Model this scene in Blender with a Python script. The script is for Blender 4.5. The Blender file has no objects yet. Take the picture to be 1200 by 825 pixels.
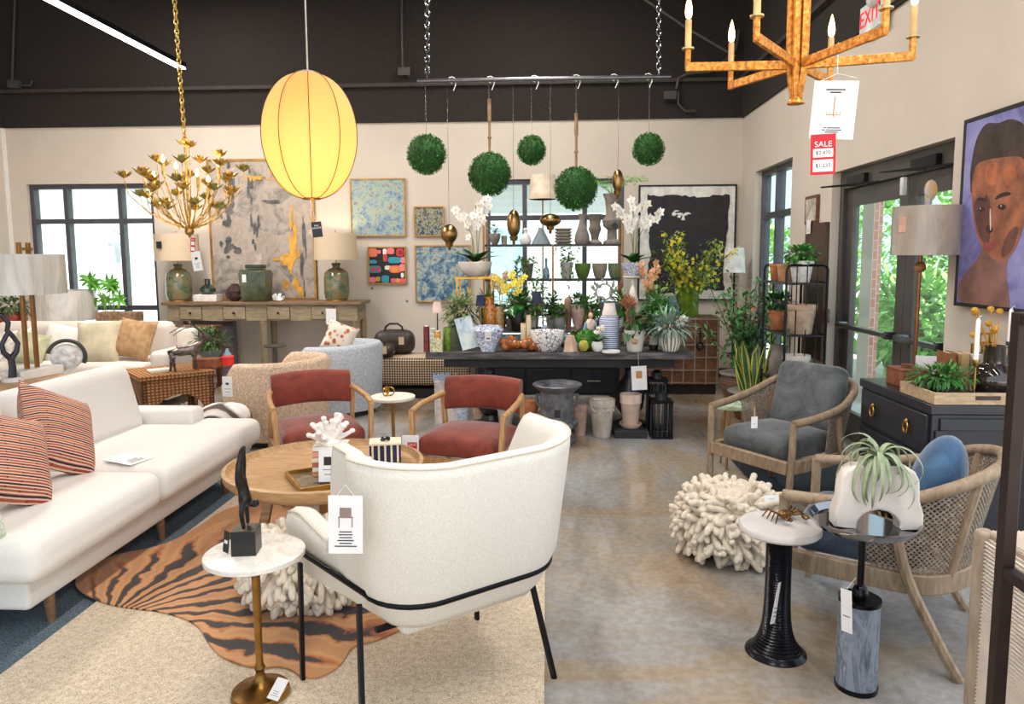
import bpy, bmesh, math, random
from mathutils import Vector, Matrix, Euler
SC = bpy.context.scene
COL = SC.collection
PI = math.pi
R = math.radians
# ---------------------------------------------------------------- camera
F, CX, CY, VPX, VPY, EYE = 850., 600., 391., 642., 302., 1.6
yaw = math.atan((VPX-CX)/F); pitch = math.atan((CY-VPY)/F*math.cos(yaw)); roll = R(0.3)
fwd = Vector((-math.sin(yaw)*math.cos(pitch), math.cos(yaw)*math.cos(pitch), -math.sin(pitch)))
rgt = Vector((math.cos(yaw), math.sin(yaw), 0)); upv = rgt.cross(fwd)
rgt2 = rgt*math.cos(roll)-upv*math.sin(roll); upv2 = rgt*math.sin(roll)+upv*math.cos(roll)
cd = bpy.data.cameras.new('camera'); cam = bpy.data.objects.new('camera', cd); COL.objects.link(cam)
cd.sensor_width = 36; cd.lens = F/1200*36; cd.shift_y = (CY-412.5)/1200; cd.clip_end = 200; cd.clip_start = .05
cam.matrix_world = Matrix(((rgt2.x, upv2.x, -fwd.x, 0), (rgt2.y, upv2.y, -fwd.y, 0), (rgt2.z, upv2.z, -fwd.z, EYE), (0, 0, 0, 1)))
SC.camera = cam
# ---------------------------------------------------------------- sky, sun, exposure
SC.view_settings.view_transform = 'Standard'; SC.view_settings.look = 'None'
SC.view_settings.gamma = 1; SC.view_settings.use_curve_mapping = False
SC.view_settings.exposure = 0.0
w = bpy.data.worlds.new('sky'); SC.world = w; w.use_nodes = True
bgn = w.node_tree.nodes['Background']; bgn.inputs[0].default_value = (.80, .90, 1.0, 1); bgn.inputs[1].default_value = 1.7
sl = bpy.data.lights.new('sun', 'SUN'); sl.energy = 16; sl.angle = R(1.5); sl.color = (1, .95, .86)
so = bpy.data.objects.new('sun', sl); COL.objects.link(so)
so.rotation_euler = Vector((.45, .42, -1)).to_track_quat('-Z', 'Y').to_euler()
SC.cycles.max_bounces = 8; SC.cycles.transparent_max_bounces = 16
SC.cycles.sample_clamp_indirect = 6; SC.cycles.caustics_reflective = False; SC.cycles.caustics_refractive = False
try: SC.cycles.use_denoising = True
except Exception: pass

# ---------------------------------------------------------------- geometry helpers
def at(px, py, y=None, z=None, x=None):
    """world point on a plane seen at a photograph pixel (used to measure the room)"""
    d = fwd+rgt2*((px-CX)/F)-upv2*((py-CY)/F)
    t = y/d.y if y is not None else ((z-EYE)/d.z if z is not None else x/d.x)
    p = d*t; p.z += EYE
    return p
def S(y): return y/F
def V(*a): return Vector(a)

class MB:
    def __init__(s): s.v = []; s.f = []; s.m = []; s.cur = 0; s.X = None
    def add(s, vs, fs, rot=None, c=None):
        b = len(s.v)
        for p in vs:
            p = Vector(p)
            if rot is not None: p = rot @ p
            if c is not None: p = p+Vector(c)
            if s.X is not None: p = s.X @ p
            s.v.append(p)
        for f in fs: s.f.append([i+b for i in f]); s.m.append(s.cur)
        return s
    def box(s, c, d, rz=0, rot=None):
        x, y, z = d[0]/2, d[1]/2, d[2]/2
        if rot is None and rz: rot = Matrix.Rotation(rz, 3, 'Z')
        vs = [(-x,-y,-z),(x,-y,-z),(x,y,-z),(-x,y,-z),(-x,-y,z),(x,-y,z),(x,y,z),(-x,y,z)]
        return s.add(vs, [(0,3,2,1),(4,5,6,7),(0,1,5,4),(1,2,6,5),(2,3,7,6),(3,0,4,7)], rot, c)
    def bx(s, x0, x1, y0, y1, z0, z1): return s.box(((x0+x1)/2,(y0+y1)/2,(z0+z1)/2),(x1-x0,y1-y0,z1-z0))
    def beam(s, p0, p1, w, h, up=(0,0,1)):
        p0 = Vector(p0); p1 = Vector(p1); d = p1-p0; L = d.length; d = d.normalized()
        u = Vector(up)
        if abs(u.dot(d)) > .98: u = Vector((0,1,0))
        a = d.cross(u).normalized(); b = a.cross(d)
        return s.box((p0+p1)/2, (w, L, h), rot=Matrix((a, d, b)).transposed())
    def tube(s, pts, r, n=8, closed=False, cap=True):
        pts = [Vector(p) for p in pts]; N = len(pts)
        rs = r if isinstance(r, (list, tuple)) else [r]*N
        prev = None; vs = []
        for i, p in enumerate(pts):
            if closed: t = pts[(i+1) % N]-pts[i-1]
            else: t = pts[min(i+1, N-1)]-pts[max(i-1, 0)]
            if t.length < 1e-9: t = Vector((0,0,1))
            t.normalize()
            if prev is None:
                a = Vector((0,0,1)) if abs(t.z) < .9 else Vector((1,0,0))
                u = a.cross(t).normalized()
            else:
                u = prev-t*prev.dot(t)
                u = u.normalized() if u.length > 1e-6 else Vector((1,0,0))
            prev = u; v = t.cross(u)
            for k in range(n):
                q = 2*PI*k/n
                vs.append(p+(u*math.cos(q)+v*math.sin(q))*rs[i])
        fs = []
        for i in range(N if closed else N-1):
            j = (i+1) % N
            for k in range(n):
                l = (k+1) % n
                fs.append((i*n+k, i*n+l, j*n+l, j*n+k))
        if cap and not closed:
            fs.append(tuple(range(n))[::-1]); fs.append(tuple((N-1)*n+k for k in range(n)))
        return s.add(vs, fs)
    def cyl(s, p0, p1, r0, r1=None, n=20): return s.tube([p0, p1], [r0, r0 if r1 is None else r1], n)
    def lathe(s, prof, c=(0,0,0), n=28, flute=None, rot=None, sx=1, sy=1):
        vs = []; fs = []
        for (r, z) in prof:
            for k in range(n):
                q = 2*PI*k/n; rr = r
                if flute: rr = r*(1+flute[1]*(abs(math.sin(flute[0]*q/2))*2-1))
                vs.append((rr*math.cos(q)*sx, rr*math.sin(q)*sy, z))
        for i in range(len(prof)-1):
            for k in range(n):
                l = (k+1) % n
                fs.append((i*n+k, i*n+l, (i+1)*n+l, (i+1)*n+k))
        if prof[0][0] > 1e-5: fs.append(tuple(range(n))[::-1])
        if prof[-1][0] > 1e-5: fs.append(tuple((len(prof)-1)*n+k for k in range(n)))
        return s.add(vs, fs, rot, c)
    def ell(s, c, r, n=16, m=10, rot=None):
        if not isinstance(r, (tuple, list)): r = (r, r, r)
        vs = []; fs = []
        for i in range(m+1):
            t = PI*i/m
            for k in range(n):
                q = 2*PI*k/n
                vs.append((r[0]*math.sin(t)*math.cos(q), r[1]*math.sin(t)*math.sin(q), -r[2]*math.cos(t)))
        for i in range(m):
            for k in range(n):
                l = (k+1) % n
                fs.append((i*n+k, i*n+l, (i+1)*n+l, (i+1)*n+k))
        return s.add(vs, fs, rot, c)
    def prism(s, poly, z0, z1, rot=None, c=None):
        n = len(poly)
        vs = [(p[0], p[1], z0) for p in poly]+[(p[0], p[1], z1) for p in poly]
        a = sum(poly[i][0]*poly[(i+1) % n][1]-poly[(i+1) % n][0]*poly[i][1] for i in range(n))
        if a < 0:
            vs = [(p[0], p[1], z0) for p in poly[::-1]]+[(p[0], p[1], z1) for p in poly[::-1]]
        fs = [tuple(range(n))[::-1], tuple(range(n, 2*n))]+[(i, (i+1) % n, n+(i+1) % n, n+i) for i in range(n)]
        return s.add(vs, fs, rot, c)
    def rbox(s, c, d, r, crown=0, n=6, rot=None, rz=0):
        h = [x/2 for x in d]; r = min([r]+h)
        if rot is None and rz: rot = Matrix.Rotation(rz, 3, 'Z')
        def lst(a):
            e = [-a+r*t for t in (0, .25, .55, 1)]
            ins = [(-a+r)+(2*a-2*r)*k/n for k in range(1, n)]
            return e+ins+[-x for x in e[::-1]]
        L = [lst(a) for a in h]
        for ax in range(3):
            u, v = [(1, 2), (2, 0), (0, 1)][ax]
            for sg in (-1, 1):
                vs = []; fs = []; A, B = L[u], L[v]
                for i in A:
                    for j in B:
                        p = [0, 0, 0]; p[ax] = sg*h[ax]; p[u] = i; p[v] = j
                        q = [max(-(h[k]-r), min(h[k]-r, p[k])) for k in range(3)]
                        dd = Vector(p)-Vector(q)
                        if dd.length > 1e-9: p = Vector(q)+dd.normalized()*r
                        p = Vector(p)
                        if crown:
                            cr = crown*(1-(p.x/h[0])**2)*(1-(p.y/h[1])**2)
                            if p.z > 0: p.z += cr
                        vs.append(p)
                nb = len(B)
                for i in range(len(A)-1):
                    for j in range(nb-1):
                        q = (i*nb+j, (i+1)*nb+j, (i+1)*nb+j+1, i*nb+j+1)
                        fs.append(q if sg > 0 else q[::-1])
                s.add(vs, fs, rot, c)
        return s
    def pillow(s, c, w, h, t, rot=None, n=14):
        """square scatter cushion standing in its local XZ plane, thickness on Y"""
        vs = []; fs = []
        for side in (-1, 1):
            b = len(vs)
            for i in range(n+1):
                for j in range(n+1):
                    u = -1+2*i/n; v = -1+2*j/n
                    th = t/2*(max(0, (1-u**4)*(1-v**4)))**.6
                    x = u*w/2*(1-.09*(1-v*v)); z = v*h/2*(1-.09*(1-u*u))
                    vs.append((x, side*th, z))
            for i in range(n):
                for j in range(n):
                    q = (b+i*(n+1)+j, b+(i+1)*(n+1)+j, b+(i+1)*(n+1)+j+1, b+i*(n+1)+j+1)
                    fs.append(q if side < 0 else q[::-1])
        return s.add(vs, fs, rot, c)
    def leaf(s, p, d, up, l, w, bend=.25, fold=.15, n=4):
        p = Vector(p); d = Vector(d).normalized(); up = Vector(up)
        side = d.cross(up)
        side = side.normalized() if side.length > 1e-4 else Vector((1, 0, 0))
        nn = side.cross(d)
        vs = []; fs = []
        for i in range(n+1):
            t = i/n; ww = w*math.sin(PI*min(1, .06+t*.94)**.8)/2
            c = p+d*(l*t)-nn*(bend*l*t*t)
            vs += [c-side*ww+nn*(fold*ww), c, c+side*ww+nn*(fold*ww)]
        for i in range(n):
            a = i*3
            fs += [(a, a+1, a+4, a+3), (a+1, a+2, a+5, a+4)]
        return s.add(vs, fs)
    def build(s, name, mat=None, parent=None, loc=None, bevel=0, seg=2, angle=40, weld=False, sub=0, solid=0):
        me = bpy.data.meshes.new(name)
        me.from_pydata([tuple(v) for v in s.v], [], s.f)
        mats = mat if isinstance(mat, (list, tuple)) else [mat]
        for m in mats: me.materials.append(m)
        if len(mats) > 1: me.polygons.foreach_set('material_index', s.m)
        if weld:
            bm = bmesh.new(); bm.from_mesh(me); bmesh.ops.remove_doubles(bm, verts=bm.verts, dist=2e-5)
            bmesh.ops.recalc_face_normals(bm, faces=bm.faces); bm.to_mesh(me); bm.free()
        me.polygons.foreach_set('use_smooth', [True]*len(me.polygons))
        me.set_sharp_from_angle(angle=R(angle))
        me.update()
        o = bpy.data.objects.new(name, me); COL.objects.link(o)
        if parent is not None: o.parent = parent
        if loc is not None: o.location = loc
        if solid:
            m = o.modifiers.new('solid', 'SOLIDIFY'); m.thickness = solid; m.offset = 0
        if bevel:
            m = o.modifiers.new('bevel', 'BEVEL'); m.width = bevel; m.segments = seg; m.limit_method = 'ANGLE'; m.angle_limit = R(35)
        if sub:
            m = o.modifiers.new('sub', 'SUBSURF'); m.levels = sub; m.render_levels = sub
        return o

def tag(o, label, cat, group=None, kind=None):
    o['label'] = label; o['category'] = cat
    if group: o['group'] = group
    if kind: o['kind'] = kind
    return o
def thing(name, label, cat, loc=(0,0,0), rz=0, group=None):
    o = bpy.data.objects.new(name, None); COL.objects.link(o); o.empty_display_size = .1
    o.location = loc; o.rotation_euler = (0, 0, rz)
    return tag(o, label, cat, group)
def struct(o): o['kind'] = 'structure'; return o
def dup(root, loc, rz=None, label=None, group=None, scale=None):
    r = root.copy(); COL.objects.link(r); r.location = loc
    if rz is not None: r.rotation_euler = (0, 0, rz)
    if scale: r.scale = (scale,)*3
    if label: r['label'] = label
    if group: r['group'] = group
    for ch in list(root.children):
        c = ch.copy(); COL.objects.link(c); c.parent = r
        for g in list(ch.children):
            d = g.copy(); COL.objects.link(d); d.parent = c
    return r
def text(name, body, size, loc, rot, mat, parent=None, align='CENTER', ext=.0006, spacing=1):
    c = bpy.data.curves.new(name, 'FONT'); c.body = body; c.size = size; c.align_x = align; c.align_y = 'CENTER'
    c.extrude = ext; c.space_character = spacing
    c.materials.append(mat)
    o = bpy.data.objects.new(name, c); COL.objects.link(o)
    me = bpy.data.meshes.new_from_object(o.evaluated_get(bpy.context.evaluated_depsgraph_get()))
    bpy.data.objects.remove(o); o = bpy.data.objects.new(name, me); COL.objects.link(o)
    o.location = loc; o.rotation_euler = rot
    if parent is not None: o.parent = parent
    return o
def skin(name, vs, es, ra, mat, parent, sub=2, root=0):
    me = bpy.data.meshes.new(name); me.from_pydata([tuple(v) for v in vs], es, []); me.materials.append(mat)
    o = bpy.data.objects.new(name, me); COL.objects.link(o); o.parent = parent
    b = bmesh.new(); b.from_mesh(me); b.verts.layers.skin.verify(); b.to_mesh(me); b.free()
    for k, r in enumerate(ra): me.skin_vertices[0].data[k].radius = (r, r)
    for d in me.skin_vertices[0].data: d.use_root = False
    me.skin_vertices[0].data[root].use_root = True
    m = o.modifiers.new('skin', 'SKIN'); m.use_smooth_shade = True
    m = o.modifiers.new('sub', 'SUBSURF'); m.levels = sub; m.render_levels = sub
    return o
def rng(k): return random.Random(k)

# ---------------------------------------------------------------- materials
def lin(c):
    c = c/255
    return c/12.92 if c <= .04045 else ((c+.055)/1.055)**2.4
def rgb(t): return (lin(t[0]), lin(t[1]), lin(t[2]), 1)
_mc = {}
class NT:
    def __init__(s, name):
        s.mat = bpy.data.materials.new(name); s.mat.use_nodes = True
        s.t = s.mat.node_tree; s.b = s.t.nodes['Principled BSDF']; s.out = s.t.nodes['Material Output']
        s.tc = s.n('ShaderNodeTexCoord'); s.co = s.tc.outputs['Object']
    def n(s, typ, **kw):
        x = s.t.nodes.new(typ)
        for k, v in kw.items():
            if k.startswith('i_'):
                x.inputs[k[2:].replace('_', ' ')].default_value = v
            else: setattr(x, k, v)
        return x
    def l(s, a, b): s.t.links.new(a, b)
    def noise(s, scale, detail=4, rough=.55, dist=0, co=None):
        x = s.n('ShaderNodeTexNoise'); x.inputs['Scale'].default_value = scale; x.inputs['Detail'].default_value = detail
        x.inputs['Roughness'].default_value = rough; x.inputs['Distortion'].default_value = dist
        s.l(co or s.co, x.inputs['Vector']); return x
    def map(s, scale=(1,1,1), rot=(0,0,0), loc=(0,0,0), co=None):
        x = s.n('ShaderNodeMapping'); x.inputs['Scale'].default_value = scale; x.inputs['Rotation'].default_value = rot
        x.inputs['Location'].default_value = loc
        s.l(co or s.co, x.inputs['Vector']); return x.outputs[0]
    def ramp(s, fac, stops, interp='LINEAR'):
        x = s.n('ShaderNodeValToRGB'); x.color_ramp.interpolation = interp
        e = x.color_ramp.elements
        while len(e) < len(stops): e.new(.5)
        for k, (p, c) in enumerate(stops): e[k].position = p; e[k].color = rgb(c)
        s.l(fac, x.inputs[0]); return x.outputs[0]
    def mix(s, fac, a, b, typ='MIX'):
        x = s.n('ShaderNodeMix', data_type='RGBA', blend_type=typ)
        for sock, v in ((x.inputs[0], fac), (x.inputs[6], a), (x.inputs[7], b)):
            if isinstance(v, (int, float)): sock.default_value = v
            elif isinstance(v, tuple): sock.default_value = rgb(v)
            else: s.l(v, sock)
        return x.outputs[2]
    def math(s, op, a, b=0):
        x = s.n('ShaderNodeMath', operation=op)
        for sock, v in ((x.inputs[0], a), (x.inputs[1], b)):
            if isinstance(v, (int, float)): sock.default_value = v
            else: s.l(v, sock)
        return x.outputs[0]
    def bump(s, h, strength=.3, dist=.01):
        x = s.n('ShaderNodeBump'); x.inputs['Strength'].default_value = strength; x.inputs['Distance'].default_value = dist
        s.l(h, x.inputs['Height']); s.l(x.outputs[0], s.b.inputs['Normal'])
    def col(s, c):
        if isinstance(c, tuple): s.b.inputs['Base Color'].default_value = rgb(c)
        else: s.l(c, s.b.inputs['Base Color'])
    def set(s, **k):
        for a, v in k.items(): s.b.inputs[a.replace('_', ' ')].default_value = v
        return s
def M(c, rough=.5, metal=0, var=.12, vs=9, bump=0, bs=60, sheen=0, trans=0, alpha=1, coat=0, c2=None):
    """plain surface with a soft mottling of its own colour"""
    k = (c, rough, metal, var, vs, bump, bs, sheen, trans, alpha, coat, c2)
    if k in _mc: return _mc[k]
    m = NT('surface_%03d' % len(_mc)); nz = m.noise(vs, 4)
    d = tuple(max(0, x*(1-var)) for x in c) if c2 is None else c2
    e = tuple(min(255, x*(1+var*.6)) for x in c)
    m.col(m.ramp(nz.outputs['Fac'], [(.3, d), (.7, e if c2 is None else c)]))
    m.set(Roughness=rough, Metallic=metal)
    if sheen: m.set(Sheen_Weight=sheen, Sheen_Roughness=.4)
    if trans: m.set(Transmission_Weight=trans, IOR=1.45)
    if alpha < 1: m.set(Alpha=alpha)
    if coat: m.set(Coat_Weight=coat)
    if bump: m.bump(m.noise(bs, 3).outputs['Fac'], bump, .004)
    _mc[k] = m.mat; return m.mat
def emit(c, s, name='glow'):
    k = ('e', c, s)
    if k in _mc: return _mc[k]
    m = NT(name); m.col(c); m.b.inputs['Emission Color'].default_value = rgb(c); m.set(Emission_Strength=s, Roughness=.5)
    _mc[k] = m.mat; return m.mat
def fabric(c, c2=None, sc=260, bump=.25, rough=.9, sheen=.15, name='fabric'):
    k = ('f', c, c2, sc, bump)
    if k in _mc: return _mc[k]
    m = NT(name)
    wx = m.n('ShaderNodeTexWave', wave_type='BANDS', bands_direction='X'); wx.inputs['Scale'].default_value = sc/6; wx.inputs['Distortion'].default_value = 1.5
    wz = m.n('ShaderNodeTexWave', wave_type='BANDS', bands_direction='Z'); wz.inputs['Scale'].default_value = sc/6; wz.inputs['Distortion'].default_value = 1.5
    m.l(m.co, wx.inputs[0]); m.l(m.co, wz.inputs[0])
    h = m.math('ADD', wx.outputs['Fac'], wz.outputs['Fac'])
    nz = m.noise(sc*.35, 3)
    c2 = c2 or tuple(x*.9 for x in c)
    f = m.math('MULTIPLY', m.math('ADD', h, nz.outputs['Fac']), .34)
    m.col(m.ramp(f, [(.25, c2), (.75, c)]))
    m.set(Roughness=rough, Sheen_Weight=sheen); m.bump(h, bump, .0015)
    _mc[k] = m.mat; return m.mat
def velvet(c, c2, name='velvet'):
    k = ('v', c, c2)
    if k in _mc: return _mc[k]
    m = NT(name); a = m.noise(5, 5, .6, 1.2); b = m.noise(240, 2)
    f = m.math('ADD', m.math('MULTIPLY', a.outputs['Fac'], .8), m.math('MULTIPLY', b.outputs['Fac'], .2))
    m.col(m.ramp(f, [(.36, c2), (.64, c)])); m.set(Roughness=.75, Sheen_Weight=.5, Sheen_Roughness=.35)
    m.bump(a.outputs['Fac'], .25, .02)
    _mc[k] = m.mat; return m.mat
def wood(c, c2, sc=(3, 30, 30), rough=.5, name='wood', rot=(0,0,0)):
    k = ('w', c, c2, sc, rot)
    if k in _mc: return _mc[k]
    m = NT(name); co = m.map(sc, rot); nz = m.noise(1.6, 6, .6, 1.0, co)
    m.col(m.ramp(nz.outputs['Fac'], [(.3, c2), (.68, c)])); m.set(Roughness=rough); m.bump(nz.outputs['Fac'], .15, .003)
    _mc[k] = m.mat; return m.mat
def glass(c=(235, 245, 245), rough=.0, alpha=.12, name='glass'):
    k = ('g', c, alpha)
    if k in _mc: return _mc[k]
    m = NT(name); m.col(c); m.set(Roughness=rough)
    tr = m.n('ShaderNodeBsdfTransparent'); tr.inputs[0].default_value = rgb(c)
    mx = m.n('ShaderNodeMixShader'); mx.inputs[0].default_value = alpha
    m.l(tr.outputs[0], mx.inputs[1]); m.l(m.b.outputs[0], mx.inputs[2]); m.l(mx.outputs[0], m.out.inputs[0])
    _mc[k] = m.mat; return m.mat
BLACK = M((26, 26, 28), .45, var=.2); BLACKM = M((22, 22, 24), .4, metal=.6, var=.2)
GOLD = M((196, 150, 70), .32, metal=1, var=.18, vs=30); BRASS = M((170, 132, 78), .35, metal=1, var=.15)
STEEL = M((150, 152, 155), .25, metal=1, var=.1); WHITE = M((238, 236, 232), .5, var=.03)
PAPER = M((240, 238, 238), .7, var=.03); INK = M((50, 45, 45), .8, var=.05)
REDP = M((200, 22, 40), .6, var=.05); SOIL = M((60, 42, 30), .95, var=.35, vs=60)
LEAF = M((70, 120, 45), .45, var=.35, vs=14); LEAFD = M((40, 88, 34), .4, var=.35, vs=14)
LEAFB = M((110, 165, 60), .45, var=.3, vs=14); LEAFG = M((120, 145, 115), .5, var=.25, vs=14)
STEMG = M((95, 120, 60), .6, var=.2); TWIG = M((96, 72, 48), .8, var=.3)
TERRA = M((188, 118, 78), .85, var=.2, vs=12); TERRAW = M((206, 180, 160), .85, var=.16, vs=10, c2=(176, 140, 116))
STONE = M((176, 168, 158), .85, var=.2, vs=12); POTW = M((222, 218, 210), .6, var=.1, vs=8)
OAK = wood((190, 148, 98), (146, 104, 62)); WALNUT = wood((120, 78, 48), (76, 46, 28)); GREYW = wood((150, 132, 112), (104, 90, 76))
# ================================================================ SETTING
XR, XL, YB, YS, HW, HC = 2.52, -7.38, 9.72, -3.5, 3.38, 5.6
m = NT('concrete_floor')
a = m.noise(.9, 7, .62, .8); b = m.noise(3.2, 6, .6, .5, m.map((1, .35, 1))); c = m.noise(26, 4)
base = m.ramp(a.outputs['Fac'], [(.34, (160, 134, 108)), (.43, (176, 160, 140)), (.52, (172, 168, 164)), (.66, (188, 192, 196))])
mott = m.ramp(b.outputs['Fac'], [(.35, (120, 100, 82)), (.5, (200, 196, 190)), (.7, (226, 224, 222))])
cc = m.mix(.45, base, mott, 'MULTIPLY'); cc = m.mix(.12, cc, m.ramp(c.outputs['Fac'], [(.4, (90, 80, 70)), (.6, (230, 230, 230))]), 'OVERLAY')
br = m.n('ShaderNodeTexBrick'); br.inputs['Scale'].default_value = 1; br.inputs['Mortar Size'].default_value = .006
br.inputs['Brick Width'].default_value = 30; br.inputs['Row Height'].default_value = 6.2; br.offset = 0
m.l(m.map((1, 1, 1), loc=(12.4, -7.5+6.2, 0)), br.inputs['Vector'])
cc = m.mix(m.math('MULTIPLY', br.outputs['Fac'], .6), cc, (96, 84, 70))
m.col(cc); m.l(m.ramp(b.outputs['Fac'], [(.3, (110, 110, 110)), (.7, (60, 60, 60))]), m.b.inputs['Roughness'])
m.set(Specular_IOR_Level=.5); m.bump(a.outputs['Fac'], .05, .01)
mb = MB(); mb.bx(XL-.2, XR+.25, YS, YB+.25, -.12, 0); struct(mb.build('floor', m.mat))
WALLM = M((212, 200, 187), .85, var=.02, vs=2, bump=.08, bs=220)
DARK = M((44, 38, 35), .95, var=.18, vs=60, bump=.5, bs=140)
WIN = [(at(37, 300, y=YB).x, at(183, 300, y=YB).x), (at(569, 300, y=YB).x, at(731, 300, y=YB).x)]
WZ0, WZ1 = .5, at(100, 215, y=YB).z
WZ1 = 2.63
mb = MB()
xs = [XL-.2, WIN[0][0], WIN[0][1], WIN[1][0], WIN[1][1], XR+.25]
for i in (0, 2, 4): mb.bx(xs[i], xs[i+1], YB, YB+.22, 0, HW)
for i in (1, 3): mb.bx(xs[i], xs[i+1], YB, YB+.22, 0, WZ0); mb.bx(xs[i], xs[i+1], YB, YB+.22, WZ1, HW)
mb.cur = 1; mb.bx(XL-.2, XR+.25, YB-.03, YB+.22, HW, HC)
struct(mb.build('wall_back', [WALLM, DARK]))
RW = [(7.75, 9.1, .15, 2.62), (4.72, 6.66, 0, 2.33)]      # openings of the wall on the door side
mb = MB()
for y0, y1 in ((YS+7, 4.72), (6.66, 7.75), (9.1, YB)): mb.bx(XR, XR+.18, y0, y1, 0, HW)
for y0, y1, z0, z1 in RW:
    mb.bx(XR, XR+.18, y0, y1, z1, HW)
    if z0: mb.bx(XR, XR+.18, y0, y1, 0, z0)
mb.cur = 1; mb.bx(XR-.03, XR+.26, YS+7, YB, HW, HC)
struct(mb.build('wall_right', [WALLM, DARK]))
mb = MB(); mb.bx(XL-.2, XL, YS+2, YB, 0, HW); mb.cur = 1; mb.bx(XL-.2, XL+.03, YS+2, YB, HW, HC); struct(mb.build('wall_left', [WALLM, DARK]))
mb = MB(); mb.bx(XL-.2, XR+.26, YS, YB+.22, HC, HC+.2); struct(mb.build('ceiling', DARK))
mb = MB(); mb.bx(XL, WIN[0][0], YB-.015, YB-.001, 0, .12); mb.bx(WIN[0][0], XR-.005, YB-.015, YB-.001, 0, .12); struct(mb.build('baseboard_back', M((60, 56, 54), .6)))
mb = MB(); mb.bx(XL, XL+.035, YB-.035, YB, .12, HW-.002); struct(mb.build('trim_2', WHITE))
mb = MB(); mb.bx(XL, XR-.03, YB-.09, YB-.03, at(300, 104, y=YB).z-.02, at(300, 104, y=YB).z+.025); mb.bx(XR-.09, XR-.03, 3.6, YB-.09, at(300, 104, y=YB).z-.02, at(300, 104, y=YB).z+.025)
struct(mb.build('trim_1', M((62, 55, 50), .8)))
# back windows
FR = M((82, 82, 92), .4, metal=.3, var=.08)
tz = at(100, 259, y=YB).z; lz = at(160, 361, y=YB).z
for i, (x0, x1) in enumerate(WIN):
    W_ = x1-x0; m1 = x0+W_*.285; m2 = x0+W_*.72; y0, y1 = YB+.05, YB+.16
    f = MB()
    for xx in (x0+.03, m1, m2, x1-.03): f.bx(xx-.03, xx+.03, y0, y1, WZ0, WZ1)
    for zz in (WZ0+.03, lz, tz, WZ1-.03): f.bx(x0, x1, y0+.004, y1-.004, zz-.033, zz+.033)
    o = struct(f.build('window_%d' % (i+1), FR, bevel=.004))
    g = MB(); g.bx(x0, x1, YB+.1, YB+.106, WZ0, WZ1); g.build('pane', glass(alpha=.06), o)
    s_ = MB(); s_.bx(x0, x1, YB-.02, YB+.05, WZ0-.03, WZ0); s_.build('sill', WHITE, o)
# narrow window on the door side
y0, y1, z0, z1 = RW[0]; f = MB(); x0 = XR+.08
for yy in (y0+.03, (y0+y1)/2+.1, y1-.03): f.bx(x0, x0+.1, yy-.03, yy+.03, z0, z1)
for zz in (z0+.03, .9, at(905, 250, x=XR).z, z1-.03): f.bx(x0+.004, x0+.096, y0, y1, zz-.035, zz+.035)
o = struct(f.build('window_3', FR, bevel=.004)); g = MB(); g.bx(x0+.05, x0+.056, y0, y1, z0, z1); g.build('pane', glass(alpha=.06), o)
# double glass door
y0, y1, z0, z1 = RW[1]; x0 = XR+.1; ym = 5.5
DFR = M((86, 80, 78), .4, metal=.35, var=.08)
f = MB()
for yy in (y0+.035, y1-.035): f.bx(x0-.03, x0+.12, yy-.035, yy+.035, 0, z1)
f.bx(x0-.03, x0+.12, y0+.07, y1-.07, z1-.15, z1)
struct(f.build('door_1', DFR, bevel=.004)); DR = bpy.data.objects['door_1']
for a0, a1 in ((y0+.07, ym-.004), (ym+.004, y1-.07)):
    d = MB(); st = .13
    d.bx(x0+.01, x0+.06, a0, a0+st, .01, z1-.155); d.bx(x0+.01, x0+.06, a1-st, a1, .01, z1-.155)
    d.bx(x0+.01, x0+.06, a0+st, a1-st, z1-.3, z1-.155); d.bx(x0+.01, x0+.06, a0+st, a1-st, .01, .25)
    lf = d.build('door_leaf', DFR, DR, bevel=.003)
    g = MB(); g.bx(x0+.03, x0+.036, a0+st, a1-st, .25, z1-.3); g.build('pane', glass(alpha=.05), lf)
    pb = MB(); hz = 1.0
    pb.beam((x0-.06, a0+.06, hz), (x0-.06, a1-.06, hz), .05, .035)
    for q in (a0+.09, a1-.09): pb.bx(x0-.07, x0+.01, q-.025, q+.025, hz-.03, hz+.03)
    pb.build('push_bar', M((120, 120, 125), .3, metal=.9), lf, bevel=.004)
    cl = MB(); cl.bx(x0-.07, x0-.03, a1-.5, a1-.16, z1-.13, z1-.06)
    cl.beam((x0-.05, a1-.36, z1-.145), (x0-.3, a1-.22, z1-.15), .03, .012); cl.beam((x0-.3, a1-.22, z1-.15), (x0-.03, a1-.68, z1-.15), .025, .012)
    cl.build('door_closer', BLACKM, lf, bevel=.003)
    if a0 > ym:
        sb = MB(); sb.box((x0-.045, ym-.03, z1-.23), (.035, .045, .13)); sb.build('sensor', M((225, 222, 225), .5), DR, bevel=.006)
# ---------------------------------------------------------------- outside
GND = M((196, 192, 184), .9, var=.1, vs=2)
mb = MB(); mb.bx(-40, 60, -40, 60, -.3, -.125); struct(mb.build('ground', GND))
m = NT('siding'); wv = m.n('ShaderNodeTexWave', wave_type='BANDS', bands_direction='Z', wave_profile='SAW'); wv.inputs['Scale'].default_value = 2.2
m.l(m.co, wv.inputs[0]); m.col(m.ramp(wv.outputs['Fac'], [(0, (238, 240, 242)), (.9, (250, 250, 250))])); m.set(Roughness=.7); m.bump(wv.outputs['Fac'], .4, .02)
hs = thing('neighbouring_building', 'white sided building close outside the back windows', 'building', (-2, 14.2, -.125))
mb = MB(); mb.bx(-9, 3.4, 0, 3, 0, 3.4); mb.build('siding_wall', m.mat, hs)
mb = MB(); mb.bx(-9.2, 3.6, -.35, 3.2, 3.4, 3.55); mb.build('roof', M((120, 124, 130), .8), hs)
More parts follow.
